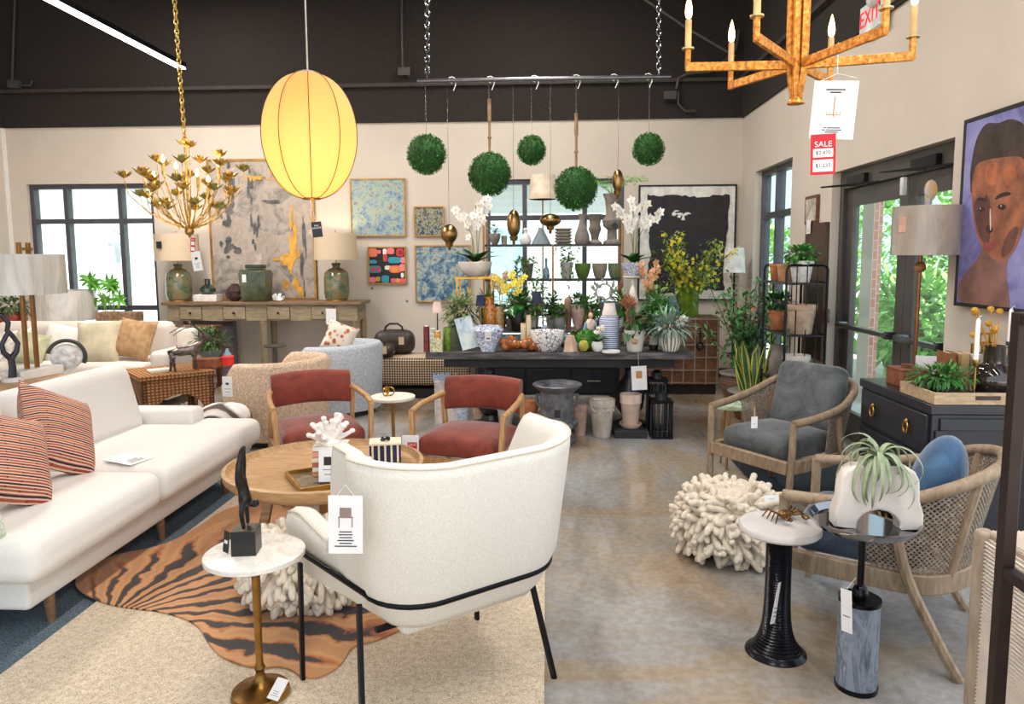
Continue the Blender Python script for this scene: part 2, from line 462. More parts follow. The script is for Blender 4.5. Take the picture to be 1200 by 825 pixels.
for xx in (1.15,):
    mb = MB(); mb.bx(xx-.4, xx+.4, -.03, .02, .9, 2.3); mb.build('window', M((176, 205, 225), .15), hs)
p = at(131, 290, y=13.9); lt = thing('wall_lantern', 'white outdoor lantern hanging on a curled bracket outside the back window', 'lantern', (p.x, 14.0, p.z))
mb = MB(); mb.tube([(.1, .2, .1), (.1, .05, .25), (.02, 0, .33), (-.06, 0, .28), (-.02, 0, .2)], .015, 8); mb.build('bracket', M((150, 165, 185), .6), lt)
mb = MB(); mb.lathe([(.03, .2), (.16, .12), (.17, .1), (.14, .08), (.1, -.28), (.12, -.3), (.05, -.36), (.01, -.42)], n=6); mb.build('lantern_body', M((200, 205, 215), .5), lt)
m = NT('outside_brick'); bk = m.n('ShaderNodeTexBrick'); bk.inputs['Scale'].default_value = 4.5
bk.inputs['Color1'].default_value = rgb((196, 130, 112)); bk.inputs['Color2'].default_value = rgb((214, 156, 138)); bk.inputs['Mortar'].default_value = rgb((220, 205, 195))
m.l(m.map((1, 1, 1), (PI/2, 0, PI/2)), bk.inputs['Vector']); m.col(bk.outputs[0]); m.set(Roughness=.9)
mb = MB(); mb.bx(XR+1.2, XR+1.3, 8.56, 8.86, -.125, 4)
tag(mb.build('brick_pillar', m.mat), 'pink brick pillar standing outside the glass doors', 'pillar')
def blob_tree(name, label, cat, loc, rad, hgt, n, seed, mt, lsize=.16, group=None, trunk=True):
    r = rng(seed); t = thing(name, label, cat, loc, 0, group); mb = MB()
    for _ in range(n):
        u = r.uniform(-1, 1); q = r.uniform(0, 2*PI); k = r.uniform(.55, 1)**.5
        s_ = math.sqrt(1-u*u)
        bump = 1+.25*math.sin(3*q+seed)*math.cos(4*u)
        p = Vector((rad*s_*math.cos(q)*k*bump, rad*s_*math.sin(q)*k*bump, hgt*.5+u*hgt*.5*k))
        d = Vector((p.x, p.y, (p.z-hgt*.5))).normalized()+Vector((r.uniform(-.8, .8), r.uniform(-.8, .8), r.uniform(-.6, .4)))
        mb.leaf(p, d, (0, 0, 1), lsize*r.uniform(.7, 1.3), lsize*.6, n=2)
    mb.build('foliage', mt, t)
    tb = MB()
    for k in range(3):
        q = r.uniform(0, 2*PI); tb.tube([(0, 0, -.15 if hgt < 4 else -.3), (.05*math.cos(q), .05*math.sin(q), hgt*.3), (rad*.5*math.cos(q), rad*.5*math.sin(q), hgt*.7)], [.07, .05, .02], 6)
    tb.build('trunk', TWIG, t)
    return t
SUNLEAF = M((152, 200, 112), .5, var=.35, vs=3); SUNLEAF2 = M((130, 186, 108), .5, var=.35, vs=3)
for k, (x, y, rd, h, n, lab) in enumerate([
        (6.2, 13.0, 1.25, 3.4, 2100, 'tall leafy shrub outside, seen through the far glass door leaf'),
        (8.9, 17.6, 2.4, 5.5, 2800, 'high tree beyond the tall shrub outside the doors'),
        (5.15, 10.0, .7, 1.45, 1000, 'low bush outside, seen through the glass below the floor lamp shade'),
        (12.2, 13.6, 1.8, 4.6, 2400, 'bright tree outside behind the low bush, over the car park'),
        (4.5, 15.2, .9, 2.4, 1300, 'shrub outside the narrow window beside the doors')]):
    blob_tree('garden_shrub' if h < 4 else 'garden_tree', lab, 'shrub' if h < 4 else 'tree', (x, y, -.125), rd, h, n, 40+k, [SUNLEAF, SUNLEAF2][k % 2], .2, 'greenery outside the doors')
# ================================================================ LAMPS OF THE SHOP AND ADDED FILL LIGHTS
def linear_light(x, y0, y1, z, label, power, wire=True, wd=.085, col=(1, .94, .87)):
    t = thing('linear_pendant_or_fill', label, 'ceiling light', (x, (y0+y1)/2, z), 0, 'linear pendant lights'); L = y1-y0
    mb = MB(); mb.box((0, 0, .03), (wd, L, .05)); mb.build('housing', BLACKM, t)
    mb = MB(); mb.box((0, 0, -.004), (wd-.01, L-.01, .016)); mb.build('diffuser', emit((255, 250, 242), 9), t)
    for q in (-L/2+.12, L/2-.12):
        mb = MB(); mb.cyl((0, q, .05), (0, q, HC-z), .004, n=6); mb.build('suspension_wire', STEEL, t)
    al = bpy.data.lights.new('lamp', 'AREA'); al.shape = 'RECTANGLE'; al.size = wd; al.size_y = L; al.energy = power; al.color = col
    lo = bpy.data.objects.new('lamp', al); COL.objects.link(lo); lo.parent = t; lo.location = (0, 0, -.03)
p = at(214, 80, z=3.7)
linear_light(p.x, p.y-3.4, p.y, 3.7, 'long bright linear pendant light crossing the dark ceiling', 88)
linear_light(-.5, -.6, 3.6, 4.0, 'added fill light bar over the cream rug, above the frame', 84)  # out of view, added to brighten the seating around the rug
linear_light(1.7, -.6, 3.2, 4.0, 'added fill light bar over the cane armchairs, above the frame', 62)  # second unseen bar, added to light the cane chair side
linear_light(-.2, 5.4, 8.4, 5.0, 'added fill light bar high over the plant display table', 140)  # hidden above the view, added to lift the plant display and back wall
linear_light(-4.2, 5.6, 8.6, 5.0, 'added fill light bar high over the console table', 135)  # added fill for the console end of the back wall, never in view

# ================================================================ RUGS
m = NT('cream_loop_carpet'); n1 = m.noise(150, 3, .7); n2 = m.noise(42, 3)
f = m.math('ADD', m.math('MULTIPLY', n1.outputs['Fac'], .7), m.math('MULTIPLY', n2.outputs['Fac'], .3))
m.col(m.ramp(f, [(.34, (150, 128, 104)), (.5, (214, 196, 170)), (.66, (244, 232, 212))])); m.set(Roughness=.95); m.bump(n1.outputs['Fac'], .8, .006)
mb = MB(); mb.bx(-2.1, -.012, 1.35, 4.75, .008, .02)
tag(mb.build('area_rug', m.mat, bevel=.004), 'cream looped area rug lying under the white armchair', 'rug')
m = NT('blue_pile'); n1 = m.noise(170, 3, .7)
m.col(m.ramp(n1.outputs['Fac'], [(.35, (44, 56, 66)), (.52, (86, 104, 116)), (.68, (140, 152, 158))])); m.set(Roughness=.95); m.bump(n1.outputs['Fac'], .7, .006)
mb = MB(); mb.bx(-3.9, -1.9, 1.3, 5.2, 0, .007)
tag(mb.build('area_rug', m.mat, bevel=.002), 'blue grey speckled rug lying under the white sofa', 'rug')
mb = MB(); mb.bx(1.45, 2.35, 4.75, 5.72, 0, .012)
tag(mb.build('door_mat', M((34, 42, 52), .95, var=.3, vs=120), bevel=.003), 'dark navy mat in front of the glass doors', 'mat')
hp = [(83,686),(118,706),(150,712),(192,716),(232,730),(245,755),(262,772),(300,783),(335,779),(358,796),(385,790),(405,773),(410,757),(450,748),(490,725),(480,690),(430,660),(420,620),(380,600),(310,586),(262,596),(232,618),(190,640),(130,650),(98,668)]
pts = [at(a, b, z=.028) for a, b in hp]
def smooth(ps, k=2):
    for _ in range(k):
        q = []
        for i in range(len(ps)):
            a, b = ps[i], ps[(i+1) % len(ps)]; q += [a*.75+b*.25, a*.25+b*.75]
        ps = q
    return ps
cx = sum((p for p in pts), Vector())/len(pts)
m = NT('striped_hide')
co = m.n('ShaderNodeVectorMath', operation='SUBTRACT'); m.l(m.co, co.inputs[0]); co.inputs[1].default_value = (0, 0, 0)
n0 = m.noise(2.4, 3, .5); nz2 = m.noise(9, 4)
sep = m.n('ShaderNodeSeparateXYZ'); m.l(m.co, sep.inputs[0])
# stripes fan out from the hide's spine: angle around a point at its edge
ang = m.math('ARCTAN2', m.math('ADD', sep.outputs[1], .30), m.math('ADD', sep.outputs[0], .50))
wob = m.math('MULTIPLY', n0.outputs['Fac'], .5); wob2 = m.math('MULTIPLY', nz2.outputs['Fac'], .16)
ph = m.math('MULTIPLY', m.math('ADD', ang, m.math('ADD', wob, wob2)), 27)
sn = m.math('ADD', m.math('MULTIPLY', m.math('SINE', ph), .42), .5)
sn = m.math('ADD', sn, m.math('MULTIPLY', m.math('SUBTRACT', m.noise(4.5, 3).outputs['Fac'], .5), .9))
r2 = m.n('ShaderNodeVectorMath', operation='LENGTH'); m.l(m.co, r2.inputs[0])
edge = m.math('MULTIPLY', m.math('SUBTRACT', r2.outputs['Value'], .62), 1.6); edge = m.math('MAXIMUM', edge, 0)
sn = m.math('SUBTRACT', sn, edge)
stripe = m.ramp(sn, [(.0, (190, 132, 78)), (.28, (204, 152, 94)), (.46, (198, 132, 64)), (.58, (184, 104, 38)), (.66, (140, 72, 26)), (.70, (40, 25, 18)), (.95, (26, 18, 15))])
m.col(stripe); m.set(Roughness=.8, Sheen_Weight=.3); m.bump(m.noise(300, 2).outputs['Fac'], .25, .002)
mb = MB(); sp = smooth([V(p.x-cx.x, p.y-cx.y, 0) for p in pts]); mb.prism([(p.x, p.y) for p in sp], -.004, .003)
o = mb.build('hide_rug', m.mat, loc=(cx.x, cx.y, .0255)); tag(o, 'brown animal hide rug with black zebra stripes over the cream rug', 'rug')

# ================================================================ WHITE SOFA
LINEN = M((232, 228, 222), .92, var=.012, vs=60, bump=.25, bs=420, sheen=.15)
t = thing('sofa', 'long white linen sofa with low arm and tapered legs', 'sofa', (-2.6, 3.9, .007))
def ty(y): return y-3.9
mb = MB(); mb.rbox((.0, ty(3.9), .195), (.86, 2.2, .14), .025); mb.build('base', LINEN, t, weld=True)
mb = MB(); mb.rbox((.12, ty(3.19), .375), (.86, 1.0, .2), .07, .025); mb.build('seat_cushion', LINEN, t, weld=True)
mb = MB(); mb.rbox((.12, ty(4.24), .375), (.86, 1.08, .2), .07, .025); mb.rbox((.33, ty(4.86), .372), (.44, .36, .19), .07, .0); mb.build('seat_cushion', LINEN, t, weld=True)
mb = MB(); mb.rbox((-.16, ty(4.9), .42), (.62, .2, .28), .04); mb.build('arm', LINEN, t, weld=True)
mb = MB(); mb.rbox((-.46, ty(3.86), .41), (.14, 2.24, .58), .05); mb.build('back_frame', LINEN, t, weld=True)
rt = Matrix.Rotation(R(-14), 3, 'Y')
for yc in (3.06, 4.23):
    mb = MB(); mb.rbox((-.3, ty(yc), .645), (.2, 1.14, .5), .09, 0, rot=rt); mb.build('back_cushion', LINEN, t, weld=True)
LEGW = wood((150, 112, 80), (110, 78, 52))
for x, y in ((.39, 2.97), (.39, 4.72), (-.4, 2.97), (-.4, 4.85), (.39, 3.9)):
    mb = MB(); mb.cyl((x, ty(y), .15), (x+.01, ty(y), 0), .026, .016, 14); mb.build('leg', LEGW, t)
# striped scatter cushions
m = NT('striped_weave'); br = m.n('ShaderNodeTexBrick'); br.inputs['Scale'].default_value = 1; br.offset = .5
br.inputs['Brick Width'].default_value = .15; br.inputs['Row Height'].default_value = .019; br.inputs['Mortar Size'].default_value = .0032; br.inputs['Mortar'].default_value = rgb((44, 34, 54))
m.l(m.map((1, 1, 1), (PI/2, 0, 0)), br.inputs['Vector']); br.inputs['Color1'].default_value = rgb((150, 52, 42)); br.inputs['Color2'].default_value = rgb((186, 108, 74))
wv = m.n('ShaderNodeTexWave', wave_type='BANDS', bands_direction='Z'); wv.inputs['Scale'].default_value = 25; wv.inputs['Distortion'].default_value = .5; m.l(m.co, wv.inputs[0])
m.col(m.mix(m.ramp(wv.outputs['Fac'], [(.62, (0, 0, 0)), (.8, (255, 255, 255))]), br.outputs[0], (226, 192, 168))); m.set(Roughness=.9); m.bump(m.noise(160, 2).outputs['Fac'], .3, .003)
def scatter(name, lab, c, w_, h, tk, eul, mt, group=None, piping=None):
    mb = MB(); mb.pillow((0, 0, 0), w_, h, tk)
    o = mb.build(name, mt, weld=True); o.location = c; o.rotation_euler = eul
    return tag(o, lab, 'cushion', group)
p = at(45, 524, x=-2.47); scatter('scatter_cushion', 'red striped cushion leaning on the sofa back, the one behind', (-2.52, 3.54, .72), .46, .46, .19, (R(-24), R(26), R(80)), m.mat, 'red striped cushions')
scatter('scatter_cushion', 'red striped cushion at the front, overlapping its twin', (-2.42, 3.04, .72), .46, .46, .19, (R(-26), R(22), R(78)), m.mat, 'red striped cushions')
scatter('scatter_cushion', 'pale knitted cushion at the edge, beside the red striped ones', (-2.3, 2.62, .60), .36, .3, .14, (R(-14), 0, R(74)), M((206, 214, 196), .95, var=.2, vs=90, bump=.6, bs=90))
def card(name, lab, loc, w_, h, rot, cat='price tag', lines=5, red=False, tilt=None, parent=None, pic=None, group=None):
    """printed price card standing in its local XZ plane"""
    mb = MB(); mb.box((0, 0, 0), (w_, .0016, h))
    o = mb.build(name, PAPER, parent); o.location = loc; o.rotation_euler = rot
    if parent is None: tag(o, lab, cat, group)
    pm = MB(); r = rng(int(abs(loc[0])*1000))
    for i in range(lines):
        ww = w_*r.uniform(.35, .7); pm.box((0, -.0014, -h*.12-h*.3*i/max(1, lines)), (ww, .0006, h*.018))
    if pic:
        pm.box((0, -.0014, h*.14), (w_*pic[0], .0006, h*pic[1]))
    pm.build('print', INK, o)
    return o
o = card('price_tag', 'white price slip lying flat on the white sofa seat', (-2.33, 3.83, .5), .16, .2, (R(-86), 0, R(74)))

# ================================================================ SOFA TABLE BEHIND THE SOFA
t = thing('console_table', 'pale oak sofa table standing behind the white sofa', 'table', (-3.5, 4.05, 0)); TBZ = .80
mb = MB(); mb.box((0, 0, TBZ-.025), (.4, 1.75, .05)); mb.build('table_top', wood((206, 168, 130), (176, 136, 98), (30, 3, 30)), t, bevel=.006)
for sx in (-1, 1):
    for sy in (-1, 1):
        mb = MB(); mb.box((sx*.16, sy*.82, (TBZ-.05)/2), (.05, .05, TBZ-.05)); mb.build('leg', OAK, t, bevel=.004)

# ================================================================ WHITE ARMCHAIR
CA = Vector((-.462, 2.727, .0205)); CR = R(38)
IV = M((228, 222, 212), .92, var=.05, vs=160, bump=.35, bs=380, sheen=.15)
t = thing('armchair', 'white upholstered armchair with thin black metal legs, seen from behind', 'armchair', CA, CR); t.scale = (.95, .95, 1)
# plan path of the wrap round shell: arm front -> corner -> back -> corner -> arm front
path = []
for k in range(12): path.append((-(.41-.10*k/11), .38-.6*k/11, 0))
for k in range(1, 9): path.append((-.185+.125*math.cos(PI+PI/2*k/8), -.235+.125*math.sin(PI+PI/2*k/8), 1))
left = path; back = [(-.185+.37*k/12, -.36, 2) for k in range(1, 12)]; full = left+back+[(-x, y, s_) for x, y, s_ in left[::-1]]
mb = MB(); rows = []
N = len(full)
for i, (x, y, s_) in enumerate(full):
    a = full[max(0, i-1)]; b = full[min(N-1, i+1)]
    tx, ty_ = b[0]-a[0], b[1]-a[1]; L = math.hypot(tx, ty_); nx, ny = ty_/L, -tx/L      # outward normal
    # height along the path
    d = min(i, N-1-i)
    if d <= 6: zt = .64-.08*(d/6)
    elif d <= 9: u = (d-6)/3; u = u*u*(3-2*u); zt = .56+(.96-.56)*u
    else: zt = .96-.03*min(1, (d-9)/10)
    if d < 2: zt -= .03*(2-d)**1.5*.5
    lean = .13*max(0, (zt-.34)/.6)*(1 if s_ else .3+.5*min(1, d/11)); th = .105 if d < 7 else .085
    sec = [(th/2*.35, .34), (th/2+.0, .37), (th/2+lean*.5, .5), (th/2+lean*.9, zt-.05), (th/2*.7+lean, zt-.012), (lean, zt), (-th/2*.7+lean, zt-.012), (-th/2+lean*.85, zt-.05), (-th/2+lean*.3, .5), (-th/2*.9, .36)]
    tap = 1
    rows.append([(x+nx*o_, y+ny*o_, z) for o_, z in sec])
ns = len(rows[0]); vs = [p for r_ in rows for p in r_]; fs = []
for i in range(N-1):
    for k in range(ns):
        l = (k+1) % ns; fs.append((i*ns+k, (i+1)*ns+k, (i+1)*ns+l, i*ns+l))
fs.append(tuple(range(ns))); fs.append(tuple((N-1)*ns+k for k in range(ns))[::-1])
mb.add(vs, fs); mb.build('shell', IV, t, weld=True, angle=70)
mb = MB(); mb.rbox((0, .03, .4), (.56, .70, .15), .06, .03); mb.build('seat', IV, t, weld=True)
mb = MB(); mb.rbox((0, -.0, .335), (.58, .66, .08), .035); mb.build('seat_base', IV, t, weld=True)
BK = M((24, 24, 30), .35, metal=.7, var=.1)
rail = []
for i, (x, y, s_) in enumerate(full):
    a = full[max(0, i-1)]; b = full[min(N-1, i+1)]
    tx, ty_ = b[0]-a[0], b[1]-a[1]; L = math.hypot(tx, ty_); nx, ny = ty_/L, -tx/L
    rail.append((x+nx*.079, y+ny*.079, .445+.03*max(0, (y+.3)/.7)))
mb = MB(); mb.tube(rail, .0115, 10); mb.build('frame_rail', BK, t)
pm_ = MB(); pl = []
for i, r_ in enumerate(rows): pl.append(Vector(r_[4])+Vector((0, 0, .001)))
pm_.tube(pl, .0035, 6); pm_.build('piping', fabric((214, 200, 180)), t)
for sx in (-1, 1):
    for (px_, py_, qx, qy) in ((-.07+sx*.36, -.27, -.09+sx*.405, -.43), (-.07+sx*.41, .19, -.09+sx*.41, .15)):
        mb = MB(); mb.beam((px_, py_, .44), (qx, qy, 0), .026, .016, up=(1, 0, 0)); mb.build('leg', BK, t, bevel=.003)
for py_ in (-.27, .19):
    mb = MB(); mb.beam((-.37, py_, .33), (.26, py_, .33), .024, .014); mb.build('cross_bar', BK, t)
bcx = at(404, 612, y=2.42)
CARDROT = (R(4), R(2), R(6))
tg = card('price_tag', 'large white price card with a chair drawing hung on the white armchair', at(405, 615, y=2.14), .105, .19, CARDROT, lines=6)
d = MB(); d.box((0, -.0016, .055), (.035, .0006, .003)); d.box((0, -.0016, .025), (.045, .0006, .004))
for q in (-.02, .02): d.box((q, -.0016, .008), (.003, .0006, .034))
d.box((-.0, -.0016, .04), (.036, .0006, .026)); d.build('chair_drawing', M((150, 130, 120), .8), tg)
d = MB(); d.tube([(-.03, 0, .09), (0, -.0, .13), (.03, 0, .09)], .001, 5); d.build('string', WHITE, tg)
# ================================================================ COFFEE TABLE AND WHAT STANDS ON IT
t = thing('coffee_table', 'round oak coffee table with a raised rim on slim black legs', 'coffee table', (-1.22, 3.84, .0205)); CT = .45
mb = MB(); mb.lathe([(0, .39), (.45, .39), (.5, .395), (.53, .425), (.535, .465), (.515, .47), (.505, .44), (.49, .428), (0, .428)], n=64)
mb.build('tray_top', wood((204, 164, 118), (164, 124, 84), (4, 26, 26)), t)
for k in range(3):
    q = R(90+120*k+20); mb = MB(); mb.beam((.33*math.cos(q), .33*math.sin(q), .4), (.43*math.cos(q), .43*math.sin(q), 0), .05, .03, up=(0, 1, 0)); mb.build('leg', OAK, t, bevel=.005)
mb = MB(); mb.lathe([(.34, .395), (.34, .37), (.30, .37)], n=40); mb.build('apron', OAK, t)
TZ = .451
def book_stack(n, x, y, z, w_, d, rz, cols, labels, seed, group, thick=(.018, .03)):
    r = rng(seed)
    for i in range(n):
        h = r.uniform(*thick); t = thing('book', labels[i], 'book', (x+r.uniform(-.006, .006), y+r.uniform(-.006, .006), z), rz+R(r.uniform(-4, 4)), group)
        ww, dd = w_*r.uniform(.9, 1), d*r.uniform(.9, 1)
        mb = MB(); mb.box((0, 0, .0015), (ww, dd, .003)); mb.box((0, 0, h-.0015), (ww, dd, .003)); mb.box((0, -dd/2+.0015, h/2), (ww, .003, h)); mb.build('cover', M(cols[i], .6), t)
        mb = MB(); mb.box((0, .003, h/2), (ww*.96, dd*.96, h-.006)); mb.build('pages', M((232, 222, 204), .9, var=.1, vs=40), t)
        z += h
    return z
TR = R(0); pt = at(378, 580, z=TZ+.02)
tx0, ty0 = -1.12, 3.66
t = thing('serving_tray', 'square brass edged tray on the round oak coffee table', 'tray', (tx0, ty0, TZ), R(32))
mb = MB(); mb.box((0, 0, .004), (.42, .34, .008)); mb.build('tray_base', M((150, 140, 116), .25, metal=.5, var=.3, vs=20), t)
mb = MB()
for c, d in (((0, .17, .015), (.43, .012, .03)), ((0, -.17, .015), (.43, .012, .03)), ((.209, 0, .015), (.012, .328, .03)), ((-.209, 0, .015), (.012, .328, .03))): mb.box(c, d)
mb.build('rim', M((176, 138, 70), .35, metal=.9), t, bevel=.002)
bc = [(190, 170, 150), (226, 150, 110), (240, 226, 206), (214, 120, 96), (240, 214, 180), (226, 160, 140), (246, 236, 224)]
bx, by = -1.13, 3.64
zt = book_stack(7, bx, by, TZ+.008, .17, .14, R(4), bc, ['book at the bottom of the stack beneath the white coral', 'second book up in the stack beneath the white coral', 'third book up in the stack beneath the white coral', 'fourth book up in the stack beneath the white coral', 'fifth book up in the stack beneath the white coral', 'sixth book up in the stack beneath the white coral', 'topmost book in the stack, directly under the white coral'], 5, 'books in the coffee table stack', (.024, .03))
mb = MB(); r = rng(3); mb.lathe([(.05, 0), (.055, .012), (.03, .03), (.0, .04)])
for k in range(26):
    q = r.uniform(0, 2*PI); e = r.uniform(.25, 1.3); L = r.uniform(.075, .13)
    d = Vector((math.cos(q)*math.cos(e), math.sin(q)*math.cos(e), math.sin(e)))
    p0 = Vector((0, 0, .015)); p1 = p0+d*L*.6; p2 = p0+d*L+Vector((0, 0, .01))
    mb.tube([p0, p1, p2], [.016, .013, .011], 7); mb.ell(p2, (.016, .016, .013), 8, 5); mb.ell(p1+Vector((r.uniform(-.015, .015), r.uniform(-.015, .015), .01)), .012, 8, 5)
tag(mb.build('coral', M((246, 238, 232), .9, var=.05, bump=.6, bs=160), loc=(bx, by, zt)), 'white branching coral on top of the book stack', 'coral')
card('product_card', 'white card with a coral picture leaning on the book stack', (-1.12, 3.555, TZ+.016+.085), .09, .165, (R(-8), 0, R(4)), lines=2, cat='card', pic=(.42, .26))
t = thing('decorative_box', 'navy and cream striped box with a black knot on its lid', 'box', (-.93, 4.03, TZ), R(12))
NAVY = M((30, 44, 74), .4); CRM = M((238, 226, 200), .5)
mb = MB(); mb.box((0, 0, .05), (.175, .14, .1)); mb.cur = 1
for i in range(5): mb.box((-.07+.035*i, 0, .051), (.011, .144, .102))
mb.build('box_body', [NAVY, CRM], t)
mb = MB(); mb.box((0, 0, .106), (.18, .145, .012)); mb.build('lid', CRM, t, bevel=.002)
mb = MB(); mb.tube([(.02*math.cos(q*.7)+.006*math.cos(3*q), .02*math.sin(q*.7), .122+.006*math.sin(2*q)) for q in [k*.5 for k in range(18)]], .006, 7); mb.build('knob', BLACK, t)
mb = MB(); r = rng(8)
for k in range(14): mb.ell((r.uniform(-.025, .025), r.uniform(-.02, .02), .012+r.uniform(0, .025)), .015, 8, 6)
tag(mb.build('shell_ornament', WHITE, loc=(-1.02, 3.93, TZ)), 'small white shell cluster beside the striped box', 'ornament')

# ================================================================ KNOTTED POUFS
ROPE = M((228, 216, 198), .95, var=.1, vs=30, bump=.4, bs=260)
def pouf(name, lab, loc, rad, h, seed, n, sx=1.0):
    t = thing(name, lab, 'pouf', loc, 0, 'knotted wool poufs'); r = rng(seed)
    mb = MB(); mb.ell((0, 0, h*.48), (rad*.82, rad*.82, h*.45), 24, 14); mb.build('cushion_core', M((216, 202, 182), .95), t)
    mb = MB()
    for k in range(n):
        z = -.92+1.9*(k+.5)/n; q = k*2.39996; z = max(-1, min(1, z)); c = math.sqrt(max(0, 1-z*z))
        x = abs(c)**.5; zz = math.copysign(abs(z)**.85, z)
        p = Vector((rad*.74*x*math.cos(q), rad*.74*x*math.sin(q), h*.48+h*.36*zz))
        nrm = Vector((p.x/rad, p.y/rad, (p.z-h*.48)/h*1.2)).normalized()
        tn = Vector((r.uniform(-1, 1), r.uniform(-1, 1), r.uniform(-1.1, .7)))
        d = (nrm*.75+(tn-nrm*tn.dot(nrm)).normalized()*r.uniform(.5, 1.1)).normalized(); L = r.uniform(.085, .12); rr = r.uniform(.0155, .019)
        bend = Vector((0, 0, -.02))+tn*.012
        P = [p+d*(L*u)+bend*(u*u) for u in (0, .3, .6, .85, .96, 1.0)]
        for v in P: v.z = max(v.z, .018)
        mb.tube(P, [rr*.9, rr, rr, rr*.98, rr*.72, rr*.25], 8)
    for k in range(int(n*.2)):
        q = k*2.39996; rr_ = rad*.72*math.sqrt((k+.5)/(n*.2)); p = Vector((rr_*math.cos(q), rr_*math.sin(q), h*.80)); d = Vector((r.uniform(-1, 1), r.uniform(-1, 1), r.uniform(.1, .6))).normalized(); L = r.uniform(.08, .11); rr = r.uniform(.0155, .019)
        P = [p+d*(L*u)+Vector((0, 0, -.012))*(u*u) for u in (0, .3, .6, .85, .96, 1.0)]; mb.tube(P, [rr*.9, rr, rr, rr*.98, rr*.72, rr*.25], 8)
    mb.build('knotted_loops', ROPE, t, angle=80); return t
pouf('pouf', 'cream knotted wool pouf under the coffee table, on the hide', (-1.13, 3.22, .03), .3, .33, 11, 400)
pouf('pouf', 'cream knotted wool pouf on the concrete by the cane armchairs', (.98, 3.84, 0), .3, .40, 12, 480)
card('price_tag', 'small white tag stuck on the pouf by the cane armchairs', (1.115, 3.575, .40), .075, .03, (R(-30), 0, R(10)), lines=2)

# ================================================================ MARBLE DRINK TABLE AND ACROBAT
def marble_mat(c, c2, sc=3.5):
    m = NT('marble'); n1 = m.noise(sc, 8, .65, 1.6); m.col(m.ramp(n1.outputs['Fac'], [(.38, c2), (.5, c), (.56, tuple(x*.93 for x in c)), (.62, c)])); m.set(Roughness=.3); return m.mat
MARB = marble_mat((240, 234, 226), (206, 196, 186)); 
mp = at(308, 815, z=.02)
t = thing('side_table', 'white marble drink table on a brass stem, on the cream rug', 'side table', (mp.x-.012, mp.y+.012, .0205)); MH = .54
mb = MB(); mb.lathe([(0, MH-.022), (.168, MH-.022), (.174, MH-.018), (.174, MH-.003), (.17, MH), (0, MH)], n=56); mb.build('table_top', MARB, t)
mb = MB(); mb.lathe([(.0, MH-.022), (.05, MH-.022), (.05, MH-.03), (.016, MH-.04), (.013, .2), (.013, .12), (.02, .1), (.014, .085), (.022, .06), (.05, .035), (.1, .018), (.105, 0), (0, 0)], n=32); mb.build('stem_base', M((150, 112, 58), .3, metal=1, var=.3, vs=14), t)
card('price_tag', 'white price tag lying on the brass foot of the drink table', (mp.x+.075, mp.y-.045, .075), .05, .075, (R(-52), 0, R(-22)), lines=3)
BRZ = M((46, 44, 44), .35, metal=.75, var=.35, vs=20)
ap = at(287, 648, z=.56); 
t = thing('acrobat_statue', 'dark bronze acrobat doing a handstand on a black cube', 'statue', (ap.x+.003, ap.y+.01, .56), R(8))
mb = MB(); mb.box((0, 0, .045), (.085, .085, .09)); mb.build('plinth', M((26, 24, 24), .3, var=.2), t, bevel=.002)
vs = [(0,0,.185),(0,0,.21),(-.004,0,.24),(-.01,0,.265),(-.012,.018,.27),(-.006,.02,.32),(-.001,.012,.37),(.004,.008,.385),(-.012,-.018,.27),(-.008,-.02,.32),(.0,-.012,.37),(.006,-.008,.385),
      (0,.03,.185),(-.004,.034,.15),(0,.03,.105),(0,.026,.093),(0,-.03,.185),(-.004,-.034,.15),(0,-.03,.105),(0,-.026,.093),(.02,0,.178),(.036,0,.176),(.05,0,.184)]
es = [(0,1),(1,2),(2,3),(3,4),(4,5),(5,6),(6,7),(3,8),(8,9),(9,10),(10,11),(0,12),(12,13),(13,14),(14,15),(0,16),(16,17),(17,18),(18,19),(0,20),(20,21),(21,22)]
ra = [.022,.022,.02,.021,.016,.013,.009,.006,.016,.013,.009,.006,.012,.009,.007,.007,.012,.009,.007,.007,.011,.017,.012]
skin('figure', vs, es, ra, BRZ, t)
card('price_tag', 'black hang tag leaning on the statue cube', (ap.x-.06, ap.y-.012, .56+.045), .035, .075, (R(-8), R(0), R(-35)), lines=0)
tg = [o for o in bpy.data.objects if o.get('label', '').startswith('black hang tag')][0]; tg.data.materials[0] = M((34, 34, 34), .6)
d = MB(); d.box((0, -.0016, .0), (.02, .0006, .012)); d.build('logo_print', PAPER, tg)

